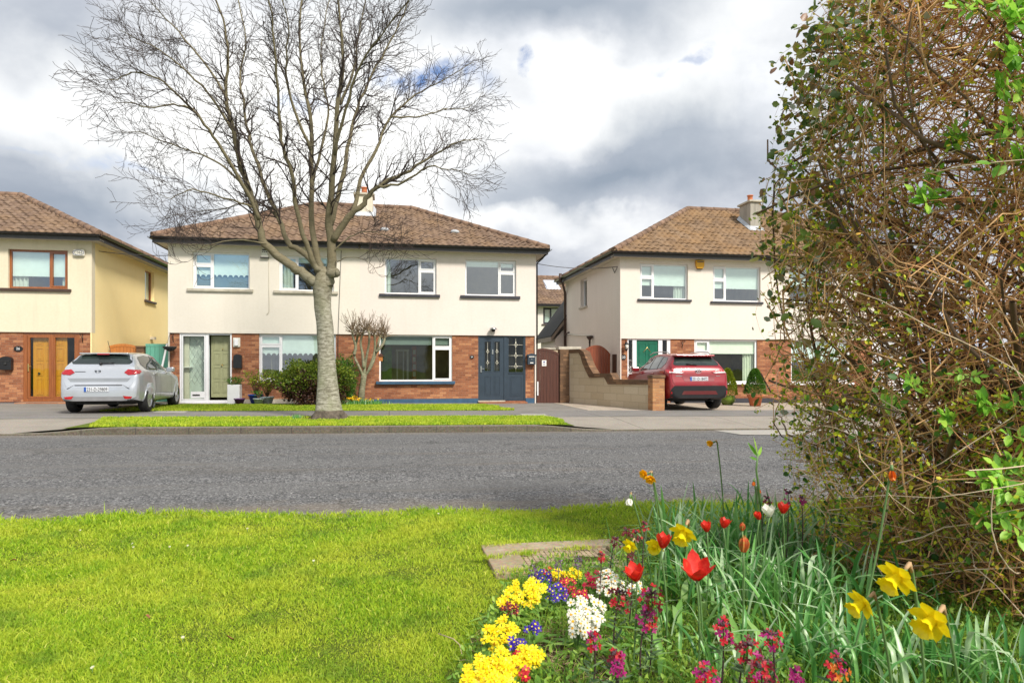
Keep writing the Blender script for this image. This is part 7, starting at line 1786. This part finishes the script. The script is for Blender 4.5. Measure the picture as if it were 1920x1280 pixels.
# strap leaves: long arching blades with a channelled section
def strap(V, F, R, base, h, w_, az, lean, curl, rnd, seg=8):
    b = len(V); d = Vector((cos(az), sin(az), 0)); s = Vector((-sin(az), cos(az), 0)); tw_ = rh.uniform(-.6, .6)
    for i in range(seg+1):
        f = i/seg; out = lean*h*f**1.6+curl*h*max(0, f-.55)**1.5; up = h*(f-.5*lean*f**2.2-curl*1.0*max(0, f-.6)**1.5)
        c = base+d*out+Vector((0, 0, up)); ww = w_*.5*(1 if f < .6 else max(.04, 1-((f-.6)/.4)**1.8))*(1-.25*(1-f)); a = tw_*f; sd2 = s*cos(a)+d*sin(a); nn = d*cos(a)-s*sin(a)
        V += [tuple(c-sd2*ww-nn*ww*.3), tuple(c+nn*ww*.15), tuple(c+sd2*ww-nn*ww*.3)]; R += [rnd+f*.08]*3
    for i in range(seg):
        k = b+i*3; F.append((k, k+1, k+4, k+3)); F.append((k+1, k+2, k+5, k+4))
def straps(name, items, mat, parent=None, root=None, kind=None):
    V, F, R = [], [], []
    for it in items: strap(V, F, R, *it)
    V = np.array(V)
    if root is not None: V = V-np.array(root.location)
    o = np_mesh(name, V, [np.array(F)], mat, parent, {'rnd': np.clip(R, 0, 1)}, smooth=True)
    if kind: tag(o, kind=kind)
    return o
its = []
def bedpt(px, py): p = gpt(px, py, .03); p.z = float(bedz(p.x, p.y)); return p
for (px, py, n, h, w_, sx) in [(1290, 1075, 30, .44, .016, .13), (1255, 1050, 16, .40, .015, .12), (1330, 1060, 40, .50, .015, .16), (1400, 1050, 50, .56, .014, .20), (1480, 1060, 50, .58, .014, .22), (1380, 1130, 42, .44, .015, .18), (1460, 1160, 50, .44, .015, .18), (1560, 1150, 44, .42, .015, .20), (1300, 1010, 26, .44, .014, .18), (1440, 1015, 36, .52, .014, .25),
                           (1530, 1250, 36, .38, .015, .14), (1640, 1260, 34, .40, .015, .14), (1760, 1290, 34, .40, .016, .14), (1270, 1110, 20, .34, .016, .12), (1400, 1260, 28, .30, .014, .13), (1560, 1060, 28, .36, .013, .25), (1850, 1290, 20, .34, .015, .10)]:
    c = bedpt(px, py)
    for k in range(int(n*1.5)):
        b = c+Vector((rh.gauss(0, sx), rh.gauss(0, sx*.8), 0)); b.z = float(bedz(b.x, b.y))-.01
        its.append((b, h*rh.uniform(.55, 1.1), w_*rh.uniform(.8, 1.7), rh.uniform(0, 2*pi), rh.uniform(.05, .6), rh.choice([0, .3, .9, 1.6])*rh.random(), rh.uniform(.05, .85) if rh.random() < .85 else .97))
straps('strap_leaves', its, BG, kind='stuff')
TL = leaf_mat('tulip_leaf', [(0, (.09, .26, .04)), (.5, (.20, .42, .08)), (1, (.38, .58, .20))], .4, .4)
its = []
for (px, py, n, h) in [(1225, 1120, 7, .26), (1290, 1140, 8, .28), (1260, 1180, 6, .24), (1200, 1215, 6, .22), (1330, 1200, 7, .26), (1250, 1250, 6, .22), (1180, 1160, 4, .2), (1380, 1100, 6, .3), (1450, 1230, 5, .26)]:
    c = bedpt(px, py)
    for k in range(n): b = c+Vector((rh.gauss(0, .05), rh.gauss(0, .05), -.01)); its.append((b, h*rh.uniform(.7, 1.1), rh.uniform(.028, .045), rh.uniform(0, 2*pi), rh.uniform(.3, 1.1), rh.uniform(0, .8), rh.random()))
straps('broad_leaves', its, TL, kind='stuff')
def petal(mb, c, ax, out, L, W, cup, flare=0, n=4, m=5, tip=1.0):
    """petal rising along ax, bulging towards out"""
    ax = ax.normalized(); out = (out-ax*out.dot(ax)).normalized(); sd_ = ax.cross(out); b = len(mb.v)
    for i in range(m+1):
        f = i/m; ww = W*.5*(sin(pi*min(1, f*.86+.10))**.7)*(1 if f < 1 else .12)
        r = cup*sin(f*pi*.62)*L+flare*L*f**2.5
        for j in range(n+1):
            g = (j/n*2-1); mb.v.append(tuple(c+ax*(L*f*(1-.05*abs(g)))+out*(r-ww*.35*g*g*(1-f*.5))+sd_*ww*g))
    for i in range(m):
        for j in range(n): k = b+i*(n+1)+j; mb.f.append([k, k+1, k+n+2, k+n+1]); mb.mi.append(mb.m); mb.sm.append(True)
def pmat(name, a, b, c, trans=.3):
    """petal material: streaked colour"""
    m, nt = new_mat(name); v = pos(nt); n = noise(nt, v, 60, 4, .6); col = ramp(nt, n, [(.3, a), (.55, b), (.8, c)])
    p = nt.nodes.new('ShaderNodeBsdfPrincipled'); nt.links.new(col, p.inputs['Base Color']); p.inputs['Roughness'].default_value = .45
    t = nt.nodes.new('ShaderNodeBsdfTranslucent'); nt.links.new(col, t.inputs[0]); mx = nt.nodes.new('ShaderNodeMixShader'); mx.inputs[0].default_value = trans
    nt.links.new(p.outputs[0], mx.inputs[1]); nt.links.new(t.outputs[0], mx.inputs[2]); nt.links.new(mx.outputs[0], nt.nodes.new('ShaderNodeOutputMaterial').inputs[0]); return m
MP = dict(red=pmat('tulip_red', (.60, .02, .012), (.80, .035, .02), (.85, .12, .06)), white=pmat('petal_cream', (.78, .76, .62), (.86, .85, .76), (.9, .9, .85)), yellow=pmat('petal_yellow', (.90, .68, .004), (.95, .79, .008), (.97, .86, .04)),
          gold=pmat('petal_gold', (.88, .42, .003), (.92, .52, .004), (.95, .62, .01)), bud=pmat('bud', (.30, .35, .08), (.65, .16, .05), (.75, .05, .03)), magenta=pmat('magenta', (.20, .004, .08), (.42, .012, .17), (.52, .03, .27)), crimson=pmat('crimson', (.26, .004, .01), (.55, .008, .025), (.72, .02, .03)),
          darkred=pmat('dark_red', (.08, .003, .01), (.17, .006, .02), (.28, .01, .04)), blue=pmat('violet_blue', (.03, .008, .22), (.06, .02, .40), (.10, .04, .55)), pink=pmat('cerise', (.45, .008, .05), (.65, .015, .08), (.72, .05, .14)), orange=pmat('orange', (.65, .12, .01), (.80, .22, .02), (.85, .35, .05)))
STEM = simple('flower_stem', (.12, .22, .07), .5, .15, 9); SPATHE = simple('dry_spathe', (.45, .29, .15), .7, .2, 20)
def stem_pts(base, top, bow=.04, n=7):
    q = Vector((rh.gauss(0, 1), rh.gauss(0, 1), 0)).normalized()*bow; return [base+(top-base)*(i/n)+q*sin(pi*i/n) for i in range(n+1)]
def tulip(px, py, t, size, col, label, open_=.3, tilt_=(0, 0), bx=0, leaves=2):
    c = at(px, py, t); base = Vector((c.x+bx, c.y+.03, 0)); base.z = float(bedz(base.x, base.y))-.01
    r = empty('tulip', label, 'tulip', base, group='tulips in the flower bed')
    ax = Vector((tilt_[0], tilt_[1], 1)).normalized(); bot = c-ax*size*.5
    mb = MB(); mb.tube(stem_pts(base, bot, .02), .0035, 6); rel(mb.build('stem', STEM, r), r)
    mb = MB()
    for k in range(6):
        th = k*pi/3+.3; o = Vector((cos(th), sin(th), 0)); petal(mb, bot+o*.002, ax, o, size*(1.0 if k % 2 else .94), size*.62, .30+open_*.25, open_*(.42 if k % 2 else .15))
    rel(mb.build('petals', MP[col], r), r)
    mb = MB(); mb.tube([bot, bot+ax*size*.3], [.004, .005], 6); rel(mb.build('pistil', STEM, r), r)
    if leaves: straps('leaves', [(base, rh.uniform(.20, .30), .035, rh.uniform(0, 6.28), rh.uniform(.3, .7), .3, rh.random()) for _ in range(leaves)], TL, r, r)
tulip(1306, 1067, 2.45, .088, 'red', 'largest wide open red tulip, facing the viewer in mid bed', .75, (-.15, -.35))
tulip(1190, 1073, 2.6, .068, 'red', 'open red tulip tilted left above the crimson wallflower', .55, (-.3, -.1))
tulip(1244, 1012, 2.9, .068, 'red', 'red tulip in front of the drooping yellow daffodil', .3, (.15, .0))
tulip(1324, 986, 3.3, .055, 'red', 'small red tulip left of the two half hidden among strap leaves', .25, (-.2, 0))
tulip(1359, 979, 3.4, .055, 'red', 'small red tulip right of another near the lawn edge', .4, (.3, 0))
tulip(1395, 1018, 2.8, .072, 'bud', 'closed tall tulip bud striped red and green', -.6, (.05, 0))
tulip(1421, 966, 3.5, .045, 'red', 'tiny red tulip leaning left beside the white tulip', .1, (-.4, 0))
tulip(1441, 957, 3.6, .065, 'white', 'white tulip at the back of the bed near the hedge', .5, (-.2, 0))
tulip(1469, 951, 3.6, .062, 'red', 'red tulip at the back of the bed touching the hedge', .4, (.1, 0))
tulip(1392, 986, 3.3, .045, 'bud', 'short orange red tulip bud among the strap leaves', -.5, (0, 0))
def daffodil(px, py, t, size, label, face=(-1, -.3, -.35), bend=(1, 0, 0), col='yellow', cup='gold', bx=.0, wilt=0, leaves=3, bh=None):
    c = at(px, py, t); fd = Vector(face).normalized(); back = c-fd*size*.28
    bd = Vector(bend).normalized(); neck = back-fd*size*.30; base = Vector((c.x+bx, c.y+.06, 0)); base.z = float(bedz(base.x, base.y))-.01
    r = empty('daffodil', label, 'daffodil', base, group='daffodils in the flower bed')
    kn = neck+Vector((-fd.x*size*.25, -fd.y*size*.25, -size*.05)); pts = [base+(kn-base)*(i/6)+Vector((sin(i/6*pi)*.02, 0, 0)) for i in range(7)]
    mb = MB(); mb.tube(pts+[(kn+neck)/2+Vector((0, 0, size*.12)), neck], [.0042]*7+[.004, .0035], 6); rel(mb.build('stem', STEM, r), r)
    mb = MB(); mb.tube([kn+Vector((0, 0, -.005)), kn+(neck-kn)*.5+Vector((0, 0, size*.15)), neck+Vector((0, 0, size*.03)), neck-fd*(-.01)], [.004, size*.075, size*.05, .002], 6); rel(mb.build('spathe', SPATHE, r), r)
    mb = MB(); mb.tube([neck, back], [.005, .0065], 8); rel(mb.build('ovary', STEM, r), r)
    mb = MB(); u = fd.cross(Vector((0, 0, 1))).normalized(); v = u.cross(fd)
    for k in range(6):
        th = k*pi/3+.4; o = u*cos(th)+v*sin(th); petal(mb, back, (o*(1-wilt*.8)+fd*(.18+wilt)).normalized(), fd, size*.56, size*.36, .05, rh.uniform(-.12, .12))
    rel(mb.build('petals', MP[col], r), r)
    mb = MB(); mb.smooth = True; n = 26; m = 6; b = 0
    for i in range(m+1):
        f = i/m; rad = size*(.10+.07*f+(.10*max(0, f-.75)/.25))*(1-wilt*.4)
        for k in range(n):
            th = 2*pi*k/n; rf = rad*(1+(.10*sin(th*9)+.05*sin(th*4))*max(0, f-.6)/.4); hh = size*.46*f*(1+.05*sin(th*7)*f)
            mb.v.append(tuple(back+fd*hh+(u*cos(th)+v*sin(th))*rf))
    for i in range(m):
        for k in range(n): mb.f.append([i*n+k, i*n+(k+1) % n, (i+1)*n+(k+1) % n, (i+1)*n+k]); mb.mi.append(0); mb.sm.append(True)
    rel(mb.build('trumpet', MP[cup], r), r)
    if leaves: straps('leaves', [(base+Vector((rh.gauss(0, .02), rh.gauss(0, .02), 0)), rh.uniform(.28, .42), .014, rh.uniform(0, 6.28), rh.uniform(.1, .5), .3, rh.random()) for _ in range(leaves)], BG, r, r)
daffodil(1672, 1092, 1.95, .115, 'highest of the three big yellow daffodils beside the hedge', (-1, -.22, -.55), bx=.16, cup='yellow')
daffodil(1606, 1138, 2.0, .095, 'big yellow daffodil lowest left of the three beside the hedge', (-1, -.1, -.5), bx=.18, cup='yellow')
daffodil(1736, 1172, 1.85, .115, 'big yellow daffodil lowest right of the three beside the hedge', (-1, -.3, -.4), bx=.18, cup='yellow')
daffodil(1278, 1008, 2.75, .115, 'large drooping yellow daffodil right of a red tulip', (-.55, -.5, -.65), bx=.12, cup='yellow')
daffodil(1226, 1028, 2.95, .085, 'yellow daffodil half hidden behind a red tulip', (-.5, -.6, -.4), bx=.08, cup='yellow')
daffodil(1178, 1026, 3.05, .075, 'small yellow daffodil facing the manhole cover', (-.7, -.5, -.5), bx=.1, cup='yellow')
daffodil(1180, 942, 3.5, .075, 'creamy white nodding daffodil against the road', (-.25, -.2, -1), bx=.16, col='white', cup='white', wilt=.7)
daffodil(1206, 889, 3.8, .075, 'upper flower of the golden pair against the road', (-.9, -.3, -.1), bx=.12, col='gold', cup='gold', wilt=.4, leaves=1)
daffodil(1219, 899, 3.75, .080, 'lower flower of the golden pair against the road', (-.4, -.6, -.6), bx=.12, col='gold', cup='gold', wilt=.4, leaves=1)
daffodil(1331, 831, 4.3, .070, 'lone small golden daffodil highest against the road', (-.9, -.2, -.2), bx=.12, col='gold', cup='gold', wilt=.5, leaves=1)
daffodil(1413, 907, 3.7, .045, 'withered orange daffodil low beside a green stalk', (-.3, -.3, -.9), bx=.05, col='orange', cup='orange', wilt=1.0, leaves=1)
daffodil(1424, 921, 3.7, .045, 'withered orange daffodil nearest the dark wallflowers at the back', (.2, -.3, -.9), bx=.03, col='orange', cup='orange', wilt=1.0, leaves=1)
daffodil(1673, 893, 2.55, .075, 'withered orange daffodil hanging in front of the hedge', (-.1, -.2, -1), bx=-.17, col='orange', cup='orange', wilt=1.1, leaves=0)
# primulas: a rosette of leaves with a dome of flat flowers
PL = leaf_mat('primula_leaf', [(0, (.08, .20, .02)), (.5, (.16, .34, .04)), (1, (.30, .48, .08))], .5, .3)
def flat_flower(mb, c, nrm, r, npet=5, eye=2, heart=True, cupd=.15):
    nrm = nrm.normalized(); u = nrm.cross(Vector((.3, 1, .1))).normalized(); v = nrm.cross(u); b = len(mb.v); off = rh.random()*6; mb.v.append(tuple(c)); n = npet*6
    for k in range(n):
        th = 2*pi*k/n+off; ph = (k % 6)/6; rr = r*((.35, .86, 1.0, .88, 1.0, .86)[k % 6]) if heart else r*((.3, .8, 1.0, 1.02, 1.0, .8)[k % 6]); mb.v.append(tuple(c+(u*cos(th)+v*sin(th))*rr+nrm*(cupd*r*(rr/r)+rh.uniform(-.1, .1)*r)))
    for k in range(n): mb.f.append([b, b+1+k, b+1+(k+1) % n]); mb.mi.append(0); mb.sm.append(False)
    if eye:
        b = len(mb.v); cc = c+nrm*r*.10
        for k in range(8): th = k*pi/4; mb.v.append(tuple(cc+(u*cos(th)+v*sin(th))*r*.26+nrm*r*.03))
        mb.f.append([b+k for k in range(8)]); mb.mi.append(1); mb.sm.append(False)
def primula(px, py, zf, wpx, hpx, col, eye, n, label, fr=.015, lv=9, lx=.07):
    t = (HC-zf)*FPX/(py-HY); c = at(px, py, t); W = wpx*t/FPX/2; H = hpx*t/FPX/2; base = Vector((c.x, c.y+.02, 0)); base.z = float(bedz(base.x, base.y))
    r = empty('primula', label, 'primula', base, group='primulas along the front of the bed')
    mb = MB(); sm_ = MB()
    for i in range(n):
        th = i*2.399; k = sqrt((i+.5)/n); x, y = k*cos(th), k*sin(th); q = c+Vector((x*W*1.05+rh.gauss(0, W*.16), -abs(1-k)*.03+y*W*.5+rh.gauss(0, .008), y*H*.9+rh.gauss(0, H*.14))); nd = Vector((x*.6+rh.gauss(0, .25), -.75+rh.gauss(0, .2), .75+y*.4))
        flat_flower(mb, q, nd, fr*rh.uniform(.85, 1.15)); sm_.tube([q, base+(q-base)*.4+Vector((0, 0, .01)), base], .0014, 3, cap=False)
    rel(mb.build('blooms', [MP[col], MP[eye]], r), r); rel(sm_.build('stems', STEM, r), r)
    straps('leaves', [(base, rh.uniform(.08, .13), .035, k*6.28/lv+rh.random()*.4, rh.uniform(.9, 1.6), .6, rh.random()) for k in range(lv)], PL, r, r)
for q in [(985, 1112, .13, 64, 44, 'yellow', 'gold', 30, 'yellow primula with two loose heads left of the violet flowers'), (950, 1127, .12, 34, 26, 'yellow', 'gold', 12, 'small yellow primula cluster at the lawn edge'), (1000, 1098, .13, 26, 26, 'yellow', 'gold', 10, 'bright yellow primula head nearest the manhole cover'),
          (942, 1192, .12, 60, 60, 'yellow', 'gold', 34, 'round dense yellow primula next to the dark blue one'), (906, 1258, .12, 66, 48, 'yellow', 'gold', 32, 'yellow primula at the bottom edge of the lawn side'), (948, 1250, .13, 48, 66, 'yellow', 'gold', 28, 'yellow primula between the two big yellow ones in front'),
          (990, 1230, .12, 50, 38, 'yellow', 'gold', 22, 'yellow primula with red bloom at its lower side'), (935, 1285, .12, 60, 30, 'yellow', 'gold', 20, 'yellow primula cut by the bottom of the picture'), (882, 1275, .10, 22, 20, 'yellow', 'gold', 6, 'smallest yellow primula at the bottom edge'),
          (1045, 1078, .10, 26, 18, 'yellow', 'gold', 9, 'small yellow primula behind the violet ones'), (1076, 1075, .10, 26, 16, 'yellow', 'gold', 9, 'small yellow primula beside the cerise ones near the manhole'),
          (1043, 1110, .12, 34, 34, 'blue', 'yellow', 14, 'deep violet blue primula with yellow eyes beside the cerise one'), (1012, 1081, .11, 44, 22, 'blue', 'yellow', 14, 'violet blue primula nearest the manhole corner'), (1000, 1176, .12, 22, 22, 'blue', 'yellow', 6, 'single dark blue primula standing alone'), (968, 1206, .12, 32, 20, 'blue', 'yellow', 9, 'dark blue primula wedged between yellow ones'),
          (1066, 1097, .12, 24, 34, 'pink', 'yellow', 10, 'crimson primula right of the violet one'), (1088, 1112, .12, 22, 18, 'pink', 'yellow', 6, 'cerise primula with one large yellow eye'), (1117, 1088, .13, 42, 34, 'pink', 'crimson', 16, 'crimson primula touching the white cluster'), (1027, 1073, .11, 14, 16, 'crimson', 'yellow', 4, 'tiny red primula at the top of the violet one'),
          (962, 1143, .11, 24, 22, 'darkred', 'orange', 6, 'dark red primula with orange eye under the yellow heads'), (946, 1140, .10, 20, 16, 'darkred', 'orange', 4, 'dark red primula bud cluster at the lawn edge'), (1051, 1086, .10, 20, 16, 'darkred', 'gold', 5, 'maroon primula between two small yellow ones'), (981, 1263, .11, 16, 18, 'crimson', 'gold', 4, 'red primula bloom below the yellow cluster'), (965, 1232, .12, 14, 24, 'crimson', 'gold', 4, 'red primula bloom beside the yellow cluster'),
          (1141, 1093, .17, 50, 40, 'white', 'gold', 20, 'white primula cluster beside the crimson one'), (1100, 1143, .18, 62, 50, 'white', 'gold', 26, 'large white primula cluster in the middle'), (1083, 1168, .16, 32, 52, 'white', 'gold', 14, 'lower left lobe of the white primulas'), (1112, 1162, .16, 30, 30, 'white', 'gold', 9, 'lower right lobe of the white primulas'), (1190, 1099, .18, 24, 18, 'white', 'gold', 5, 'small white primula under the left red tulip')]:
    primula(*q, fr=.0205 if q[5] in ('white', 'yellow') else .0175)
# wallflowers
WL = leaf_mat('wallflower_leaf', [(0, (.05, .10, .04)), (.5, (.10, .18, .07)), (1, (.20, .28, .12))], .55, .2)
def wallflower(px, py, zf, wpx, cols, n, label, fr=.013, t=None, stemlean=0, bud=True):
    t = t or (HC-zf)*FPX/(py-HY); c = at(px, py, t); W = wpx*t/FPX/2; base = Vector((c.x+stemlean, c.y+.04, 0)); base.z = float(bedz(base.x, base.y))
    r = empty('wallflower', label, 'wallflower', base, group='wallflowers in the flower bed')
    for ci, cl in enumerate(cols):
        mb = MB()
        for i in range(ci, n, len(cols)):
            th = i*2.399; k = sqrt((i+.5)/n); x, y = k*cos(th), k*sin(th); q = c+Vector((x*W, y*W*.7-.01, y*W*.9+rh.gauss(0, .005))); nd = Vector((x*.9+rh.gauss(0, .3), -.7+rh.gauss(0, .3), .6+y*.5)); flat_flower(mb, q, nd, fr*rh.uniform(.8, 1.2), 4, 0, False, .2)
        rel(mb.build('blooms', MP[cl], r), r)
    mb = MB(); P_ = stem_pts(base, c+Vector((0, 0, W*.4)), .02); mb.tube(P_, [.0035]*5+[.003, .0025, .002], 5)
    if bud:
        for k in range(7): mb.tube([c+Vector((0, 0, W*.3)), c+Vector((rh.gauss(0, W*.3), rh.gauss(0, W*.3), W*.5+rh.uniform(0, .012)))], [.003, .0045], 4)
    rel(mb.build('stem', simple('purple_stem', (.07, .035, .04), .6, .2, 12) if not hasattr(wallflower, 'm') else wallflower.m, r), r)
    L = []
    for k in range(26): f = rh.uniform(.05, .85); th = rh.uniform(0, 6.28); q = base+(c-base)*f; L.append((q, Vector((cos(th), sin(th), rh.uniform(.1, .8))).normalized(), rh.uniform(.035, .065)))
    oriented_leaves('leaves', L, WL, r, .18, r)
wallflower.m = simple('purple_stem', (.07, .035, .04), .6, .2, 12)
for q in [(1162, 1119, .36, 44, ['crimson', 'darkred'], 13, 'crimson wallflower head right of the white primulas'), (1222, 1120, .38, 50, ['magenta', 'darkred', 'crimson'], 18, 'tallest purple wallflower under the red tulips'), (1212, 1160, .30, 44, ['magenta', 'magenta', 'crimson'], 12, 'lower purple head of the tall wallflower'),
          (1111, 1198, .26, 30, ['magenta', 'crimson'], 9, 'small purple wallflower below the white primulas'), (1153, 1232, .26, 30, ['crimson', 'darkred', 'magenta'], 9, 'red and purple wallflower over the dry straw'), (1157, 1252, .24, 26, ['magenta'], 7, 'low magenta wallflower over the dry straw'),
          (1356, 1181, .34, 38, ['magenta', 'crimson'], 12, 'magenta wallflower standing alone under the big tulip'), (1400, 1216, .32, 46, ['crimson', 'darkred'], 14, 'crimson wallflower with dark centre at the lower middle'), (1446, 1196, .34, 42, ['crimson', 'magenta'], 11, 'wallflower half crimson half purple left of the daffodils'),
          (1428, 1262, .28, 60, ['crimson', 'magenta', 'darkred'], 20, 'widest crimson wallflower at the bottom edge'), (1322, 1264, .26, 46, ['crimson', 'magenta'], 14, 'crimson purple wallflower at the bottom with a yellow bloom beside'), (1567, 1247, .32, 44, ['crimson', 'orange', 'magenta'], 14, 'wallflower with orange centre under the left big daffodil'), (1490, 1266, .26, 28, ['magenta'], 8, 'plain magenta wallflower near the bottom edge')]:
    wallflower(*q)
for (px, py, t, w_, cl, lb) in [(1175, 998, 3.4, 22, ['darkred'], 'dark red wallflower left of the drooping daffodils'), (1192, 1003, 3.35, 24, ['darkred', 'crimson'], 'dark red wallflower touching the yellow daffodils'), (1208, 985, 3.5, 16, ['darkred', 'crimson'], 'topmost small dark red wallflower by the lawn'), (1153, 1014, 3.5, 20, ['darkred'], 'dark red wallflower nearest the manhole cover'), (1128, 1043, 3.4, 16, ['crimson'], 'tiny crimson wallflower beside the manhole cover'), (1183, 1040, 3.2, 18, ['darkred'], 'dark wallflower under the small yellow daffodil'), (1437, 938, 3.9, 18, ['darkred', 'magenta'], 'dark purple wallflower far back beside the road'), (1478, 929, 3.9, 26, ['darkred', 'magenta', 'gold'], 'purple wallflower far back against the hedge'), (1503, 935, 3.8, 14, ['magenta'], 'small purple wallflower just inside the hedge')]:
    wallflower(px, py, 0, w_, cl, 8, lb, .010, t=t)
# mauve lavender-like spikes near the manhole, a tall green stalk, twigs
for (px, py, lb) in [(1000, 1072, 'mauve flower spike left of the violet primulas'), (1047, 1062, 'mauve flower spike in front of the manhole lid'), (1084, 1054, 'mauve flower spike right of the manhole lid')]:
    c = at(px, py, 3.7); base = Vector((c.x, c.y, float(bedz(c.x, c.y)))); r = empty('flower_spike', lb, 'flower spike', base, group='mauve spikes by the manhole')
    P, d = ellipsoid_pts((c.x, c.y, c.z), (.02, .02, .035), 60, .3); leaf_cloud('florets', P, .012, leaf_mat('mauve', [(0, (.16, .08, .18)), (1, (.36, .24, .40))]), r, d, .6, root=r); mb = MB(); mb.tube([base, c], .0025, 4); rel(mb.build('stem', STEM, r), r)
b0 = bedpt(1432, 1010); top_ = at(1410, 838, 3.55); r = empty('green_stalk', 'tall green leafy stalk rising left of the hedge', 'plant', b0)
mb = MB(); mb.tube([b0, at(1424, 930, 3.6), at(1418, 880, 3.55), at(1421, 850, 3.55)], [.006, .005, .005, .004], 6); rel(mb.build('stem', STEM, r), r)
oriented_leaves('leaves', [(at(1420, 856, 3.55), Vector((-.5, 0, .9)).normalized(), .09), (at(1420, 852, 3.55), Vector((-.15, -.2, 1)).normalized(), .10), (at(1421, 856, 3.55), Vector((.4, 0, .9)).normalized(), .06), (at(1420, 862, 3.55), Vector((-.9, -.2, .4)).normalized(), .05)], LE, r, .3, r)
# daisies and fallen leaves in the lawn
for i, (px, py) in enumerate([(150, 1000), (248, 1022), (250, 1028), (318, 1029), (352, 1028), (464, 998), (343, 1200), (822, 966), (588, 1062), (173, 1268)]):
    p = gpt(px, py, .02); r = empty('daisy', 'tiny white daisy in the front lawn', 'daisy', (p.x, p.y, float(lawn(p.x, p.y))), group='daisies scattered in the lawn')
    mb = MB(); flat_flower(mb, Vector((p.x, p.y, r.location.z+.036)), Vector((rh.gauss(0, .2), -.5, 1)), .008, 7, 1, False, .1); rel(mb.build('bloom', [MP['white'], MP['gold']], r), r); mb = MB(); mb.tube([Vector((p.x, p.y, r.location.z-.01)), Vector((p.x, p.y, r.location.z+.036))], .0012, 4); rel(mb.build('stem', STEM, r), r)
DL = simple('dead_leaf', (.22, .09, .035), .8, .4, 30)
for i, (px, py) in enumerate([(25, 1055), (277, 1161), (432, 1196), (712, 995)]):
    p = gpt(px, py, .02); z = float(lawn(p.x, p.y))+.028; mb = MB(); n = 7; mb.smooth = True
    L_, W_ = rh.uniform(.025, .04), rh.uniform(.006, .011); th = rh.uniform(-.5, .5)
    for k in range(n):
        f = k/(n-1); ww = W_*sin(pi*f)*.9+.001; c = Vector((p.x+cos(th)*(f-.5)*L_, p.y+sin(th)*(f-.5)*L_, z+.01*sin(f*3+i)))
        mb.v += [tuple(c+Vector((-sin(th)*ww, cos(th)*ww, .006))), tuple(c), tuple(c-Vector((-sin(th)*ww, cos(th)*ww, -.008)))]
        if k: b = (k-1)*3; mb.f += [[b, b+1, b+4, b+3], [b+1, b+2, b+5, b+4]]; mb.mi += [0, 0]; mb.sm += [True, True]
    o = mb.build('fallen_leaf', DL); tag(o, 'curled brown fallen leaf lying on the front lawn', 'leaf', 'fallen leaves on the lawn')
mb = MB(); mb.tube([gpt(822, 1187, .03), gpt(850, 1197, .05), gpt(862, 1208, .04), gpt(866, 1226, .03)], [.003, .0025, .002, .0015], 5); tag(mb.build('dry_stalk', simple('dry_stalk', (.5, .38, .25), .8, .1)), 'curved dry pale stalk lying on the lawn by the bed', 'stalk')
